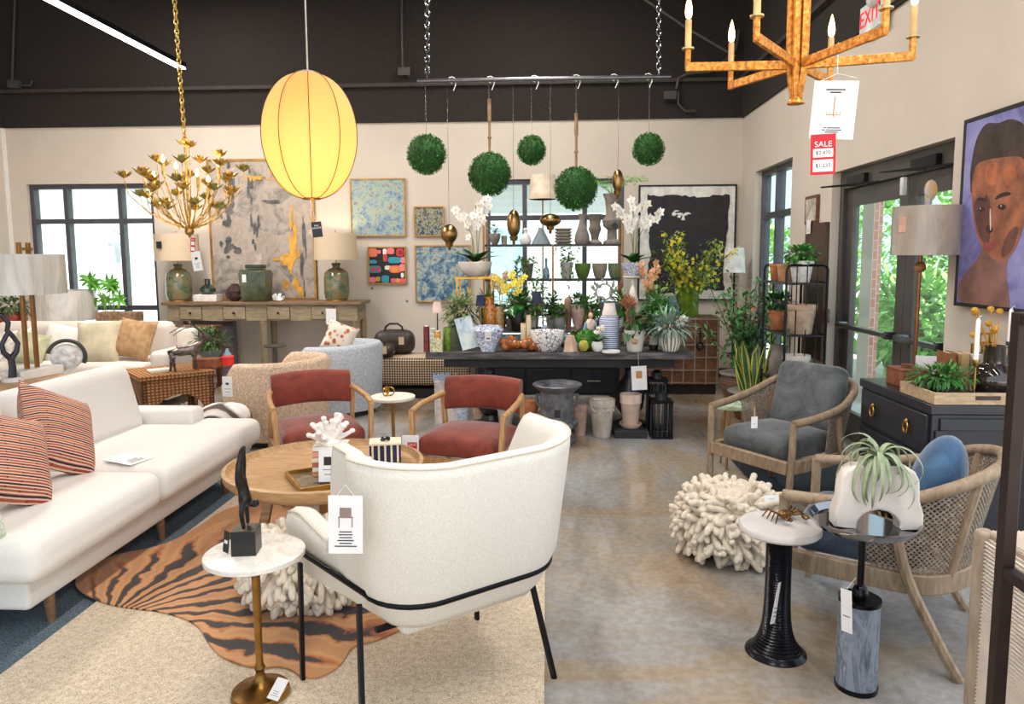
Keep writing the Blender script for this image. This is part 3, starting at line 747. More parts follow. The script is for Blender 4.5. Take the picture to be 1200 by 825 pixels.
# ================================================================ RUST VELVET CHAIRS
VEL = velvet((150, 66, 46), (108, 42, 32), 'rust_velvet')
CHW = wood((204, 160, 110), (160, 116, 72), (26, 26, 4))
def rust_chair(lab, loc, rz):
    t = thing('armchair', lab, 'armchair', loc, rz, 'rust velvet armchairs')
    mb = MB(); mb.rbox((0, .02, .40), (.54, .54, .13), .055, .035); mb.build('seat', VEL, t, weld=True)
    # curved back pad (facing +Y)
    mb = MB(); vs = []; fs = []; n = 14; sec = [(-.032, .545), (-.04, .56), (-.055, .75), (-.045, .77), (-.02, .775), (.012, .765), (.028, .74), (.036, .57), (.02, .545)]
    for i in range(n+1):
        u = -1+2*i/n; x = .275*u; y0 = -.275+.055*u*u
        for o_, z in sec: vs.append((x, y0+o_, z+.012*(1-u*u)))
    ns = len(sec)
    for i in range(n):
        for k in range(ns): fs.append((i*ns+k, i*ns+(k+1) % ns, (i+1)*ns+(k+1) % ns, (i+1)*ns+k))
    fs.append(tuple(range(ns))[::-1]); fs.append(tuple(n*ns+k for k in range(ns)))
    mb.add(vs, fs); mb.build('backrest', VEL, t, weld=True, angle=60)
    for sx in (-1, 1):
        mb = MB(); mb.beam((sx*.285, .29, 0), (sx*.315, .235, .615), .03, .045, up=(0, 1, 0)); mb.build('front_leg', CHW, t, bevel=.007)
        mb = MB(); mb.beam((sx*.285, -.29, 0), (sx*.29, -.2, .655), .03, .042, up=(0, 1, 0)); mb.build('rear_leg', CHW, t, bevel=.007)
        mb = MB(); mb.tube([(sx*.315, .25, .615), (sx*.32, .1, .635), (sx*.305, -.1, .65), (sx*.275, -.24, .665)], .02, 10); mb.build('armrest', CHW, t)
        mb = MB(); mb.beam((sx*.285, .27, .31), (sx*.285, -.25, .31), .026, .05); mb.build('side_rail', CHW, t, bevel=.004)
    for yy in (.265, -.25):
        mb = MB(); mb.beam((-.28, yy, .31), (.28, yy, .31), .026, .05); mb.build('seat_rail', CHW, t, bevel=.004)
rust_chair('rust velvet armchair with oak frame standing behind the coral', (-1.58, 4.83, .02), R(180+28))
rust_chair('rust velvet armchair with oak frame in front of the grey urn', (-.51, 4.72, 0), R(180-16))
o = card('price_tag', 'white hang tag with red sale panel on the rust armchair nearer the urn', at(481, 521, y=4.4), .105, .12, (0, 0, 0), lines=0)
d = MB(); d.box((.012, -.0016, -.02), (.06, .0012, .07)); rp = d.build('sale_panel', REDP, o); text('sale_lettering', 'SALE', .022, (.012, -.003, 0), (PI/2, 0, 0), PAPER, rp)
d = MB(); d.box((.012, -.0024, -.038), (.05, .0008, .025)); d.build('price_box', PAPER, o)
# ================================================================ SWIVEL BARREL CHAIRS
def barrel(lab, loc, rz, mt, r=.45):
    t = thing('swivel_chair', lab, 'armchair', loc, rz, 'barrel swivel chairs')
    mb = MB(); n = 40; a0 = R(48); rows = []
    for i in range(n+1):
        q = a0+(2*PI-2*a0)*i/n; u = abs(i/n-.5)*2                # opening faces +X
        zt = .74-.02*u if u < .78 else .724-.17*(.5-.5*math.cos(PI*min(1, (u-.78)/.2)))
        sec = [(r-.01, .06), (r+.005, .3), (r+.02, zt-.04), (r-.01, zt), (r-.05, zt), (r-.08, zt-.04), (r-.1, .3), (r-.1, .06)]
        rows.append([(o_*math.cos(q), o_*math.sin(q), z) for o_, z in sec])
    ns = 8; vs = [p for r_ in rows for p in r_]; fs = []
    for i in range(n):
        for k in range(ns): fs.append((i*ns+k, (i+1)*ns+k, (i+1)*ns+(k+1) % ns, i*ns+(k+1) % ns))
    fs += [tuple(range(ns)), tuple(n*ns+k for k in range(ns))[::-1]]
    mb.add(vs, fs); mb.build('shell', mt, t, weld=True, angle=60)
    mb = MB(); mb.lathe([(0, .12), (r-.1, .12), (r-.09, .2), (r-.09, .4), (r-.13, .44), (0, .45)], n=40); mb.build('seat', mt, t)
    mb = MB(); mb.lathe([(0, 0), (r-.08, 0), (r-.08, .06), (0, .06)], n=36); mb.build('swivel_base', M((52, 50, 50), .6), t)
    return t
barrel('beige textured barrel swivel chair with a price tag on its back', (-2.42, 6.3, 0), R(166), M((206, 180, 154), .95, var=.2, vs=60, bump=.5, bs=120))
barrel('blue grey barrel swivel chair holding a floral cushion', (-2.2, 7.45, 0), R(166), M((186, 192, 200), .95, var=.16, vs=70, bump=.5, bs=120))
card('price_tag', 'white hang tag on the back of the beige swivel chair', at(266.5, 453, y=5.84), .09, .17, (0, 0, R(-8)), lines=2, pic=(.3, .1))
m = NT('floral'); v = m.n('ShaderNodeTexVoronoi'); v.inputs['Scale'].default_value = 20; m.l(m.co, v.inputs[0])
m.col(m.ramp(v.outputs['Distance'], [(.2, (176, 84, 64)), (.36, (206, 150, 110)), (.5, (232, 220, 204))])); m.set(Roughness=.9)
scatter('scatter_cushion', 'floral cushion resting in the blue grey swivel chair', at(398, 396, y=7.35)+V(0, 0, .0), .32, .32, .14, (R(-10), R(22), R(12)), m.mat)

# ================================================================ RATTAN TABLE AND THINGS ON IT
m = NT('woven_rattan'); w1 = m.n('ShaderNodeTexWave', wave_type='BANDS', bands_direction='X'); w1.inputs['Scale'].default_value = 9; w1.inputs['Distortion'].default_value = .8
w2 = m.n('ShaderNodeTexWave', wave_type='BANDS', bands_direction='Z'); w2.inputs['Scale'].default_value = 11; m.l(m.co, w1.inputs[0]); m.l(m.co, w2.inputs[0])
h = m.math('MULTIPLY', w1.outputs['Fac'], w2.outputs['Fac']); m.col(m.ramp(h, [(.1, (104, 64, 32)), (.6, (190, 132, 76))])); m.set(Roughness=.6); m.bump(h, .8, .012)
RAT = m.mat
t = thing('rattan_table', 'brown woven rattan table with scalloped arches, behind the white sofa', 'table', (-3.7, 6.85, 0), R(42))
mb = MB(); mb.box((0, 0, .505), (.68, .68, .05)); mb.build('table_top', RAT, t, bevel=.01)
def arch_poly(hw, top, n=10):
    pts = [(-hw, 0), (-hw, top), (hw, top), (hw, 0), (hw-.08, 0)]
    for k in range(n+1):
        q = PI*k/n; pts.append(((hw-.08)*math.cos(q), .12+(top-.27)*math.sin(q)))
    return pts+[(-hw+.08, 0)]
for k in range(4):
    mb = MB(); rt = Matrix.Rotation(k*PI/2, 3, 'Z')
    mb.prism(arch_poly(.32, .48), -.02, .02, rot=rt @ Matrix.Rotation(PI/2, 3, 'X'), c=rt @ V(0, -.30, 0)); mb.build('arched_side', RAT, t)
RZ = .531
def pos(px, py, z): return at(px, py, z=z)
SILV = M((112, 100, 94), .3, metal=.85, var=.5, vs=26)
t = thing('deer_statue', 'silvery antlered deer statue on the rattan table', 'statue', at(213, 436, z=RZ)+V(0, .05, .002), R(35))
k_ = 1.0
vs = [(0,0,.2),(.1,0,.21),(.16,0,.27),(.19,0,.33),(.25,0,.32),(-.1,0,.2),(-.14,0,.19),(.1,.035,.12),(.1,.035,.0),(.09,-.035,.12),(.12,-.035,0),(-.1,.035,.12),(-.12,.035,0),(-.1,-.035,.12),(-.08,-.035,0),
      (.17,.03,.37),(.1,.07,.43),(0,.1,.42),(-.1,.12,.36),(.17,-.03,.37),(.1,-.07,.43),(0,-.1,.42),(-.1,-.12,.36),(.06,.09,.48),(.06,-.09,.48)]
es = [(0,1),(1,2),(2,3),(3,4),(0,5),(5,6),(1,7),(7,8),(1,9),(9,10),(5,11),(11,12),(5,13),(13,14),(3,15),(15,16),(16,17),(17,18),(3,19),(19,20),(20,21),(21,22),(16,23),(20,24)]
ra = [.055,.05,.032,.028,.016,.05,.015,.018,.01,.018,.01,.02,.01,.02,.01,.008,.007,.006,.004,.008,.007,.006,.004,.004,.004]
skin('figure', vs, es, ra, SILV, t)
def foliage(mb, n, c, rad, seed, l=.06, w_=.03, dr=.3, shell=.3, bend=.3):
    r = rng(seed); c = Vector(c); rad = Vector(rad) if isinstance(rad, (tuple, list)) else Vector((rad,)*3)
    for _ in range(n):
        u = r.uniform(-1, 1); q = r.uniform(0, 2*PI); s_ = math.sqrt(1-u*u); k = shell+(1-shell)*r.random()
        d = Vector((s_*math.cos(q), s_*math.sin(q), u)); p = c+Vector((d.x*rad.x, d.y*rad.y, d.z*rad.z))*k
        dd = (d+Vector((r.uniform(-.6, .6), r.uniform(-.6, .6), r.uniform(-.3, .6)-dr))).normalized()
        L = l*r.uniform(.7, 1.25); mb.leaf(p, dd, (0, 0, 1), L, w_*r.uniform(.8, 1.2), bend=bend, n=3)
    return mb
def stems(mb, n, h, spread, seed, r0=.004, z0=0):
    r = rng(seed)
    for _ in range(n):
        q = r.uniform(0, 2*PI); s_ = spread*r.uniform(.2, 1)
        mb.tube([(0, 0, z0), (s_*.3*math.cos(q), s_*.3*math.sin(q), z0+h*.5), (s_*math.cos(q), s_*math.sin(q), z0+h*r.uniform(.8, 1))], [r0, r0*.8, r0*.5], 5)
    return mb
def pot_profile(kind, r, h):
    if kind == 'taper': return [(0, 0), (r*.68, 0), (r*.72, h*.02), (r*.95, h*.82), (r, h*.82), (r*1.03, h*.84), (r*1.03, h), (r*.93, h), (r*.9, h*.9), (0, h*.88)]
    if kind == 'plain': return [(0, 0), (r*.78, 0), (r*.82, h*.03), (r, h*.97), (r*.98, h), (r*.92, h), (r*.9, h*.9), (0, h*.9)]
    if kind == 'bowl': return [(0, 0), (r*.45, 0), (r*.5, h*.06), (r*.75, h*.3), (r*.95, h*.7), (r, h*.97), (r*.98, h), (r*.93, h), (r*.88, h*.85), (0, h*.82)]
    if kind == 'round': return [(0, 0), (r*.6, 0), (r*.72, h*.06), (r*.98, h*.45), (r*.96, h*.7), (r*.8, h*.97), (r*.8, h), (r*.72, h), (r*.74, h*.9), (0, h*.88)]
    if kind == 'cyl': return [(0, 0), (r*.96, 0), (r, h*.03), (r, h*.98), (r*.98, h), (r*.9, h), (r*.9, h*.88), (0, h*.88)]
def potted(name, lab, loc, r, h, kind, pm, leaf_m, seed, n=120, fol=(.12, .12, .1), ll=.06, lw=.03, cat='plant', flute=None, group=None, fz=None, stem_n=8, dr=.2, flowers=None, st=TWIG):
    t = thing(name, lab, cat, loc, rng(seed).uniform(0, 6), group)
    mb = MB(); mb.lathe(pot_profile(kind, r, h), n=40 if flute else 28, flute=flute); mb.build('pot', pm, t)
    mb = MB(); mb.lathe([(0, h*.895), (r*.86 if kind != 'round' else r*.7, h*.89)], n=20); mb.build('soil', SOIL, t)
    z = fz if fz is not None else h+fol[2]*.8
    mb = MB(); stems(mb, stem_n, z-h*.85+fol[2]*.5, fol[0]*.7, seed, .0035, h*.85); mb.build('stem', st, t)
    mb = MB(); foliage(mb, n, (0, 0, z), fol, seed, ll, lw, dr); mb.build('foliage', leaf_m, t)
    if flowers:
        fm, fn, fs_ = flowers; mb = MB(); r_ = rng(seed+5)
        for _ in range(fn):
            q = r_.uniform(0, 2*PI); u = r_.uniform(.0, 1); s_ = math.sqrt(1-u*u)
            p = V(fol[0]*s_*math.cos(q), fol[1]*s_*math.sin(q), z+fol[2]*u)
            for k in range(5):
                a = 2*PI*k/5; mb.leaf(p, (math.cos(a), math.sin(a)-.3, .5), (0, -.4, 1), fs_, fs_*.8, n=2, bend=.1)
        mb.build('blossom', fm, t)
    return t
def S_(y): return y/850
q = at(236, 424, z=RZ)
t = potted('potted_plant', 'feathery green plant on the rattan table beside the deer statue', (q.x, q.y+.2, RZ), .12, .1, 'bowl', M((120, 130, 135), .4), M((86, 120, 66), .5, var=.4, vs=20), 21, 420, (.19, .19, .13), .07, .02, stem_n=14)
mb = MB(); mb.box((0, 0, .045), (.24, .16, .09)); ob = mb.build('wooden_box', M((140, 78, 48), .45, var=.25, vs=14), loc=at(238, 432, z=RZ)+V(0, .1, .001), bevel=.004); ob.rotation_euler = (0, 0, R(5)); tag(ob, 'reddish wooden box on the rattan table in front of the plant', 'box')
mb = MB(); mb.box((0, 0, .045), (.11, .12, .09)); ob = mb.build('gift_box', M((226, 40, 24), .5), loc=at(259, 430, z=RZ)+V(.02, .12, .001), bevel=.003); ob.rotation_euler = (0, 0, R(20)); tag(ob, 'bright red box on the rattan table corner', 'box')
mb = MB(); mb.lathe([(0, 0), (.04, 0), (.045, .02), (.04, .07), (.018, .1), (.014, .13), (.0, .13)], n=20); tag(mb.build('bottle', M((140, 170, 186), .3), loc=at(264, 424, z=RZ)+V(0, .06, .001)), 'little pale blue bottle behind the bright red box', 'bottle')
mb = MB(); mb.box((0, 0, .01), (.2, .15, .02)); ob = mb.build('magazine', M((236, 230, 220), .6, var=.06), loc=at(190, 436, z=RZ)+V(.01, .05, .001)); ob.rotation_euler = (0, 0, R(40)); tag(ob, 'white magazine lying under the deer statue', 'magazine')
bpy.data.objects['magazine'].location.x -= .06

# ================================================================ SOFA BY THE WINDOW
CREAM = fabric((232, 222, 212), (214, 202, 190), 260, .2, name='cream_upholstery')
t = thing('sofa', 'cream sofa standing under the paned window, full of cushions', 'sofa', (-5.4, 7.95, 0)); W2 = 2.5
mb = MB(); mb.rbox((0, 0, .22), (W2, .86, .24), .04); mb.build('base', CREAM, t, weld=True)
for k in (-1, 1):
    mb = MB(); mb.rbox((k*(W2/2-.03), 0, .35), (.2, .88, .54), .06); mb.build('arm', CREAM, t, weld=True)
    mb = MB(); mb.rbox((k*.53, -.04, .4), (1.05, .76, .17), .06, .02); mb.build('seat_cushion', CREAM, t, weld=True)
    mb = MB(); mb.rbox((k*.53, .26, .67), (1.04, .22, .44), .09); mb.build('back_cushion', CREAM, t, weld=True)
mb = MB(); mb.rbox((0, .4, .43), (W2, .14, .74), .05); mb.build('back_frame', CREAM, t, weld=True)
for sx in (-1, 1):
    for sy in (-1, 1):
        mb = MB(); mb.cyl((sx*1.12, sy*.34, .12), (sx*1.12, sy*.34, 0), .03, .02, 12); mb.build('leg', LEGW, t)
def cush(lab, px, py, Y, w_, tk, eul, mt): scatter('scatter_cushion', lab, at(px, py, y=Y), w_, w_, tk, eul, mt, 'cushions on the cream sofa')
cush('ribbed sage green cushion on the cream sofa, widest in its row', 115, 402, 7.72, .5, .17, (R(-20), R(-3), R(4)), M((196, 184, 156), .95, var=.12, vs=6, bump=.5, bs=110))
cush('brown fur cushion at the sofa end nearest the console table', 158, 397, 7.78, .46, .18, (R(-22), R(6), R(-8)), M((196, 160, 118), .98, var=.35, vs=14, bump=.9, bs=130, c2=(156, 116, 78)))
cush('plain white cushion between the green cushion and the lamp posts', 75, 405, 7.84, .5, .17, (R(-22), R(9), R(4)), M((232, 224, 214), .95, var=.06, bump=.2))
cush('white patterned cushion at the far end behind the lamp posts', 15, 410, 7.74, .48, .16, (R(-20), R(-8), R(0)), M((222, 216, 206), .95, var=.25, vs=28))
cush('olive green cushion partly behind the brass lamp posts', 35, 408, 7.62, .36, .14, (R(-20), R(12), R(8)), M((186, 182, 148), .95, var=.12))
# ledge behind the sofa with lamps and a planter
t = thing('sofa_back_table', 'dark narrow table behind the cream sofa, under the window', 'table', (-5.35, 8.75, 0))
mb = MB(); mb.box((0, 0, .76), (2.5, .36, .04)); mb.build('table_top', WALNUT, t, bevel=.004)
for sx in (-1, 1):
    for sy in (-1, 1):
        mb = MB(); mb.box((sx*1.2, sy*.14, .37), (.05, .05, .74)); mb.build('leg', WALNUT, t)
def wrap_mat(c, tr=.35):
    m = NT('lampshade_in_plastic'); n1 = m.noise(5, 4, .5, 2.0, m.map((1, 1, .3))); m.col(m.ramp(n1.outputs['Fac'], [(.35, tuple(x*.86 for x in c)), (.65, c)])); m.set(Roughness=.25, Coat_Weight=.6, Coat_Roughness=.1); m.bump(n1.outputs['Fac'], .6, .03)
    return m.mat
SHADE_G = wrap_mat((206, 200, 192))
def shade_geo(mb, r0, r1, z0, z1, sy=1, n=40, th=.004):
    mb.lathe([(r0, z0), (r1, z1), (r1-th, z1), (r0-th, z0), (r0, z0)], n=n, sy=sy)
q = at(78, 383, y=8.7)
t = thing('table_lamp', 'white drum table lamp wrapped in plastic beneath the paned window', 'lamp', (q.x, 8.7, .781))
mb = MB(); shade_geo(mb, .36, .34, .08, .45); mb.build('lamp_shade', SHADE_G, t)
mb = MB(); mb.lathe([(0, 0), (.09, 0), (.1, .02), (.03, .05), (.014, .08), (.012, .4), (0, .42)], n=20); mb.build('base', BRASS, t)
q = at(113, 375, y=8.85)
t = thing('planter', 'tapered brown planter with fan leaved plant by the window', 'planter', (at(140, 383, y=8.7).x, 8.72, .781), 0)
mb = MB(); mb.box((0, 0, .09), (.5, .2, .18)); mb.build('planter_box', M((148, 116, 88), .8, var=.25, vs=20), t, bevel=.008)
mb = MB(); r = rng(5)
stm = MB()
for k in range(9):
    q_ = r.uniform(-1, 1); p1 = V(-.18+q_*.22, r.uniform(-.08, .05), .3+r.uniform(0, .28)); stm.tube([(-.1+q_*.1, 0, .15), (p1*.6+V(-.04, 0, .08)), p1], .005, 5)
    for j in range(8):
        a = 2*PI*j/8+r.uniform(-.2, .2); d = V(math.cos(a), -.35, math.sin(a)*.7); mb.leaf(p1, d, (0, -1, .5), r.uniform(.1, .15), .045, n=3, bend=.2)
mb.build('foliage', M((100, 170, 60), .45, var=.3, vs=8), t); stm.build('stem', STEMG, t)
potted('potted_plant', 'leafy plant in a red pot at the edge behind the cream sofa', (at(16, 392, y=8.75).x, 8.75, .781), .17, .17, 'round', M((150, 52, 34), .4), M((92, 112, 70), .5, var=.4), 33, 200, (.26, .2, .12), .09, .035)

# ================================================================ THINGS ON THE OAK SOFA TABLE
SZ = TBZ+.001
ps = at(40, 441, z=SZ)
t = thing('table_lamp', 'two post brass lamp with plastic wrapped oval shade on marble base', 'lamp', (ps.x, ps.y, SZ), R(78))
mb = MB(); mb.box((0, 0, .03), (.34, .16, .06)); mb.build('marble_base', M((240, 236, 230), .35, var=.06, vs=5), t, bevel=.004)
for sx in (-.048, .03):
    mb = MB(); mb.beam((sx, 0, .06), (sx*.9, 0, .92), .024, .024); mb.build('brass_post', M((170, 124, 78), .35, metal=.9, var=.15), t, bevel=.002)
mb = MB(); shade_geo(mb, .27, .265, .57, .84, sy=.72); mb.build('lamp_shade', SHADE_G, t)
mb = MB(); mb.box((0, 0, .875), (.1, .03, .02)); mb.build('finial', BRASS, t)
q = at(15, 447, z=SZ)
t = thing('abstract_sculpture', 'black twisted loop sculpture on a white disc, on the oak table', 'sculpture', (q.x, q.y, SZ), R(50))
mb = MB(); mb.lathe([(0, 0), (.062, 0), (.062, .028), (0, .028)], n=30); mb.build('disc_base', WHITE, t)
mb = MB(); BLK = M((38, 40, 50), .25, var=.2)
mb.tube([(0, 0, .02), (.005, 0, .1), (.0, 0, .16)], [.026, .022, .02], 12)
pts = [(0, 0, .15), (.035, 0, .2), (.045, 0, .25), (.02, 0, .3), (-.01, 0, .34), (-.0, 0, .39), (-.03, 0, .44), (-.08, 0, .455), (-.12, 0, .42), (-.12, 0, .37), (-.09, 0, .35)]
mb.tube(pts, [.02, .017, .015, .015, .016, .016, .017, .017, .016, .015, .012], 12)
mb.tube([(0, 0, .15), (-.04, 0, .2), (-.045, 0, .25), (-.02, 0, .3), (.002, 0, .34)], [.02, .017, .015, .015, .014], 12); mb.build('twisted_loop', BLK, t)
q = at(77, 434, z=SZ)
t = thing('vase', 'round white carved vase with a dark green ring handle', 'vase', (q.x, q.y+.02, SZ), R(30))
mb = MB(); mb.ell((0, 0, .095), (.105, .06, .095), 24, 14); mb.cyl((0, 0, 0), (0, 0, .01), .05, .05); mb.build('vase_body', M((238, 226, 220), .7, var=.25, vs=22, bump=.4, bs=50), t)
mb = MB(); mb.tube([(.105*1.13*math.cos(a), 0, .095+.105*1.16*math.sin(a)) for a in [R(-25+k*9) for k in range(22)]], .014, 8); mb.build('ring_handle', M((56, 62, 50), .5), t)
mb = MB(); mb.box((0, 0, .02), (.26, .18, .04)); ob = mb.build('book', M((226, 196, 176), .7, var=.2, vs=22), loc=(-3.5, 4.05, SZ)); tag(ob, 'pink patterned book on the oak sofa table behind the sculpture', 'book')
# big pillow like white object edge at the frame side is part of the sofa

# ================================================================ CONSOLE TABLE
CB = wood((174, 158, 128), (128, 112, 86), (4, 26, 26))
cx0, cx1 = at(190, 353, y=9.12).x, at(424, 352, y=9.12).x; cz = at(300, 352, y=9.12).z-.02; cxm = (cx0+cx1)/2; cw = cx1-cx0
t = thing('console_table', 'weathered wood console table with four small drawers against the wall', 'console table', (cxm, 9.33, 0))
mb = MB(); mb.box((0, 0, cz-.018), (cw, .5, .036)); mb.build('table_top', wood((150, 120, 90), (104, 80, 58), (4, 26, 26)), t, bevel=.004)
mb = MB(); mb.box((0, 0, cz-.14), (cw-.12, .42, .21)); mb.build('apron', CB, t, bevel=.004)
for px in (223, 274, 326, 378):
    x = at(px, 370, y=9.1).x-cxm
    mb = MB(); mb.box((x, -.212, cz-.14), (.29, .02, .165)); d = mb.build('drawer', CB, t, bevel=.005)
    mb = MB(); mb.ell((x, -.235, cz-.14), .016, 10, 6); mb.cyl((x, -.22, cz-.14), (x, -.238, cz-.14), .006, n=8); mb.build('knob', BLACK, d)
    mb = MB(); e = .145
    for a, b in (((-e, -.085), (e, -.085)), ((-e, .085), (e, .085)), ((-e, -.085), (-e, .085)), ((e, -.085), (e, .085))): mb.beam((x+a[0], -.216, cz-.14+a[1]), (x+b[0], -.216, cz-.14+b[1]), .012, .006)
    mb.build('worn_edge', M((96, 66, 44), .8), d)
for x in (-cw/2+.09, 0, cw/2-.09):
    for sy in (-1, 1):
        mb = MB(); mb.tube([(x, sy*.18, cz-.24), (x, sy*.18, .0)], [.05, .036], 4); mb.build('leg', CB, t)
CZ = cz+.001
def onc(px, Y=9.3): return V(at(px, 350, y=Y).x, Y, CZ)
m = NT('glazed_ceramic'); n1 = m.noise(9, 6, .6, 1.2); m.col(m.ramp(n1.outputs['Fac'], [(.3, (46, 58, 42)), (.45, (96, 110, 80)), (.52, (118, 122, 92)), (.58, (140, 100, 58)), (.66, (110, 124, 96)), (.75, (180, 172, 136))])); m.set(Roughness=.18, Coat_Weight=.5); GLZ = m.mat
m = NT('lit_linen_shade'); m.col((206, 186, 160)); m.set(Roughness=.9, Emission_Strength=.05); m.b.inputs['Emission Color'].default_value = rgb((255, 214, 160)); SHL = m.mat
def console_lamp(lab, px):
    t = thing('table_lamp', lab, 'lamp', onc(px), 0, 'glazed ceramic lamps on the console')
    mb = MB(); mb.lathe([(0, 0), (.12, 0), (.12, .015), (.145, .03), (.16, .1), (.16, .3), (.145, .37), (.09, .415), (.05, .43), (.045, .45), (.06, .47), (.05, .49), (0, .49)], n=32); mb.build('ceramic_body', GLZ, t)
    mb = MB(); mb.lathe([(0, -.0), (.135, 0), (.135, .02), (0, .02)], n=28); mb.build('gold_foot', GOLD, t)
    mb = MB(); mb.cyl((0, 0, .49), (0, 0, .9), .006, n=8); mb.ell((0, 0, .9), .012, 8, 6); mb.build('harp', BRASS, t)
    mb = MB(); shade_geo(mb, .275, .265, .53, .87); mb.build('lamp_shade', SHL, t)
    mb = MB(); mb.ell((0, 0, .66), (.03, .03, .045), 10, 8); mb.build('bulb', emit((255, 220, 160), 12), t)
    pl = bpy.data.lights.new('bulb_light', 'POINT'); pl.energy = 9; pl.color = (1, .76, .48); pl.shadow_soft_size = .05
    po = bpy.data.objects.new('bulb_light', pl); COL.objects.link(po); po.parent = t; po.location = (0, 0, .74)
console_lamp('mottled green ceramic lamp at the window end of the console table', 210.5)
console_lamp('mottled green ceramic lamp on the console beside the hung paintings', 395)
card('price_tag', 'black square tag on the shade of the window end lamp', V(onc(203).x, 9.02, at(203, 287, y=9.0).z), .07, .09, (0, 0, 0), lines=0)
bpy.context.view_layer.update()
[o for o in bpy.data.objects if o.get('label', '').startswith('black square tag on the shade')][0].data.materials[0] = BLACK
mb = MB(); mb.box((0, 0, .045), (.31, .2, .09)); ob = mb.build('stone_block', M((226, 220, 212), .6, var=.1), loc=onc(244), bevel=.005); tag(ob, 'white stone block on the console under the dark bottle vase', 'block')
mb = MB(); mb.lathe([(0, 0), (.06, 0), (.1, .03), (.1, .075), (.06, .115), (.035, .13), (.035, .19), (.045, .2), (.03, .2), (.0, .19)], n=28); tag(mb.build('vase', M((40, 58, 48), .12, var=.25, coat=.5), loc=onc(244)+V(0, 0, .091)), 'dark green bottle vase standing on the white stone block', 'vase')
mb = MB(); mb.ell((0, 0, .1), (.11, .08, .11), 14, 10)
r = rng(17); mb.v = [Vector((v.x*(1+r.uniform(-.25, .25)), v.y*(1+r.uniform(-.25, .25)), max(0, v.z*(1+r.uniform(-.18, .18))))) for v in mb.v]
tag(mb.build('rock_sculpture', M((72, 48, 44), .8, var=.4, vs=30, bump=.8), loc=onc(275), weld=True), 'rough dark brown rock on the console beside the square jar', 'ornament')
t = thing('ceramic_jar', 'square dark green jar with a lid at the middle of the console', 'jar', onc(301), R(6))
JG = M((66, 76, 46), .35, var=.4, vs=10, coat=.3)
mb = MB(); mb.lathe([(0, 0), (.2, 0), (.215, .02), (.245, .36), (.225, .4), (.14, .41), (.13, .42), (0, .42)], n=4, rot=Matrix.Rotation(PI/4, 3, 'Z')); mb.build('jar_body', JG, t, bevel=.02, seg=3)
mb = MB(); mb.box((0, 0, .45), (.22, .2, .05)); mb.build('lid', M((48, 56, 36), .35, var=.3), t, bevel=.012)
mb = MB(); mb.box((-.1, -.172, .3), (.05, .002, .1)); mb.build('price_label', PAPER, t)
mb = MB(); r = rng(9)
for k in range(22):
    q_ = r.uniform(0, 2*PI); e = r.uniform(.1, 1.3); d = V(math.cos(q_)*math.cos(e), math.sin(q_)*math.cos(e), math.sin(e)); mb.tube([(0, 0, .02), d*.06, d*.1+V(0, 0, .01)], [.015, .012, .008], 6)
mb.v = [V(v.x, v.y, max(0, v.z)) for v in mb.v]
tag(mb.build('coral', WHITE, loc=onc(326, 9.2)), 'small white coral cluster on the console near the square jar', 'coral')
card('price_tag', 'white price card hanging from the front of the console table', at(388, 371, y=9.072), .13, .2, (0, 0, 0), lines=3)
# below the console
t = thing('leaning_picture', 'dim purple landscape picture leaning beneath the console table', 'picture', (at(248, 395, y=9.5).x, 9.58, 0))
m = NT('purple_landscape'); n1 = m.noise(3, 4, .5, .5, m.map((.5, 1, 3))); m.col(m.ramp(n1.outputs['Fac'], [(.35, (96, 84, 100)), (.5, (150, 138, 150)), (.62, (120, 90, 96)), (.7, (190, 170, 160))])); PURP = m.mat
mb = MB(); mb.box((0, 0, .42), (.56, .03, .82)); mb.build('canvas', PURP, t)
mb = MB()
for c, d in (((-.29, 0, .42), (.03, .05, .86)), ((.29, 0, .42), (.03, .05, .86)), ((0, 0, .835), (.55, .05, .03)), ((0, 0, .015), (.55, .05, .03))): mb.box(c, d)
mb.build('frame', M((120, 118, 122), .4), t)
t = thing('stool', 'small round grey metal stool beneath the console table', 'stool', (at(323, 404, y=8.75).x, 8.72, 0)); sz = at(323, 404, y=8.75).z
mb = MB(); mb.lathe([(0, sz-.02), (.13, sz-.02), (.14, sz-.01), (.14, sz), (0, sz)], n=28); mb.build('seat', M((120, 118, 110), .4, metal=.6), t)
mb = MB(); mb.lathe([(.0, 0), (.11, 0), (.11, .012), (.03, .03), (.02, .1), (.02, sz-.02)], n=20); mb.build('pedestal', M((110, 108, 100), .4, metal=.6), t)

# ================================================================ PICTURES ON THE BACK WALL
def art_mat(stops, scale, dist, name='painted_canvas', detail=7):
    m = NT(name); n1 = m.noise(scale, detail, .62, dist); n2 = m.noise(scale*4, 4, .6, .6)
    f = m.math('ADD', m.math('MULTIPLY', n1.outputs['Fac'], .75), m.math('MULTIPLY', n2.outputs['Fac'], .25))
    m.col(m.ramp(f, stops)); m.set(Roughness=.6); m.bump(n2.outputs['Fac'], .2, .004); return m
def picture(name, lab, x0, y0, x1, y1, Y, fm, cm, fw=.018, dep=.04, mat_w=0):
    a = at(x0, y0, y=Y-.02); b = at(x1, y1, y=Y-.02); w_ = b.x-a.x; h = a.z-b.z
    t = thing(name, lab, 'picture', ((a.x+b.x)/2, Y-dep/2-.001, (a.z+b.z)/2))
    mb = MB(); mb.box((0, .004, 0), (w_-fw, dep-.012, h-fw)); mb.build('canvas', cm, t)
    mb = MB()
    for c, d in (((-(w_-fw)/2, 0, 0), (fw, dep, h)), (((w_-fw)/2, 0, 0), (fw, dep, h)), ((0, 0, (h-fw)/2), (w_-2*fw, dep, fw)), ((0, 0, -(h-fw)/2), (w_-2*fw, dep, fw))): mb.box(c, d)
    mb.build('frame', fm, t, bevel=.002)
    return t, w_, h
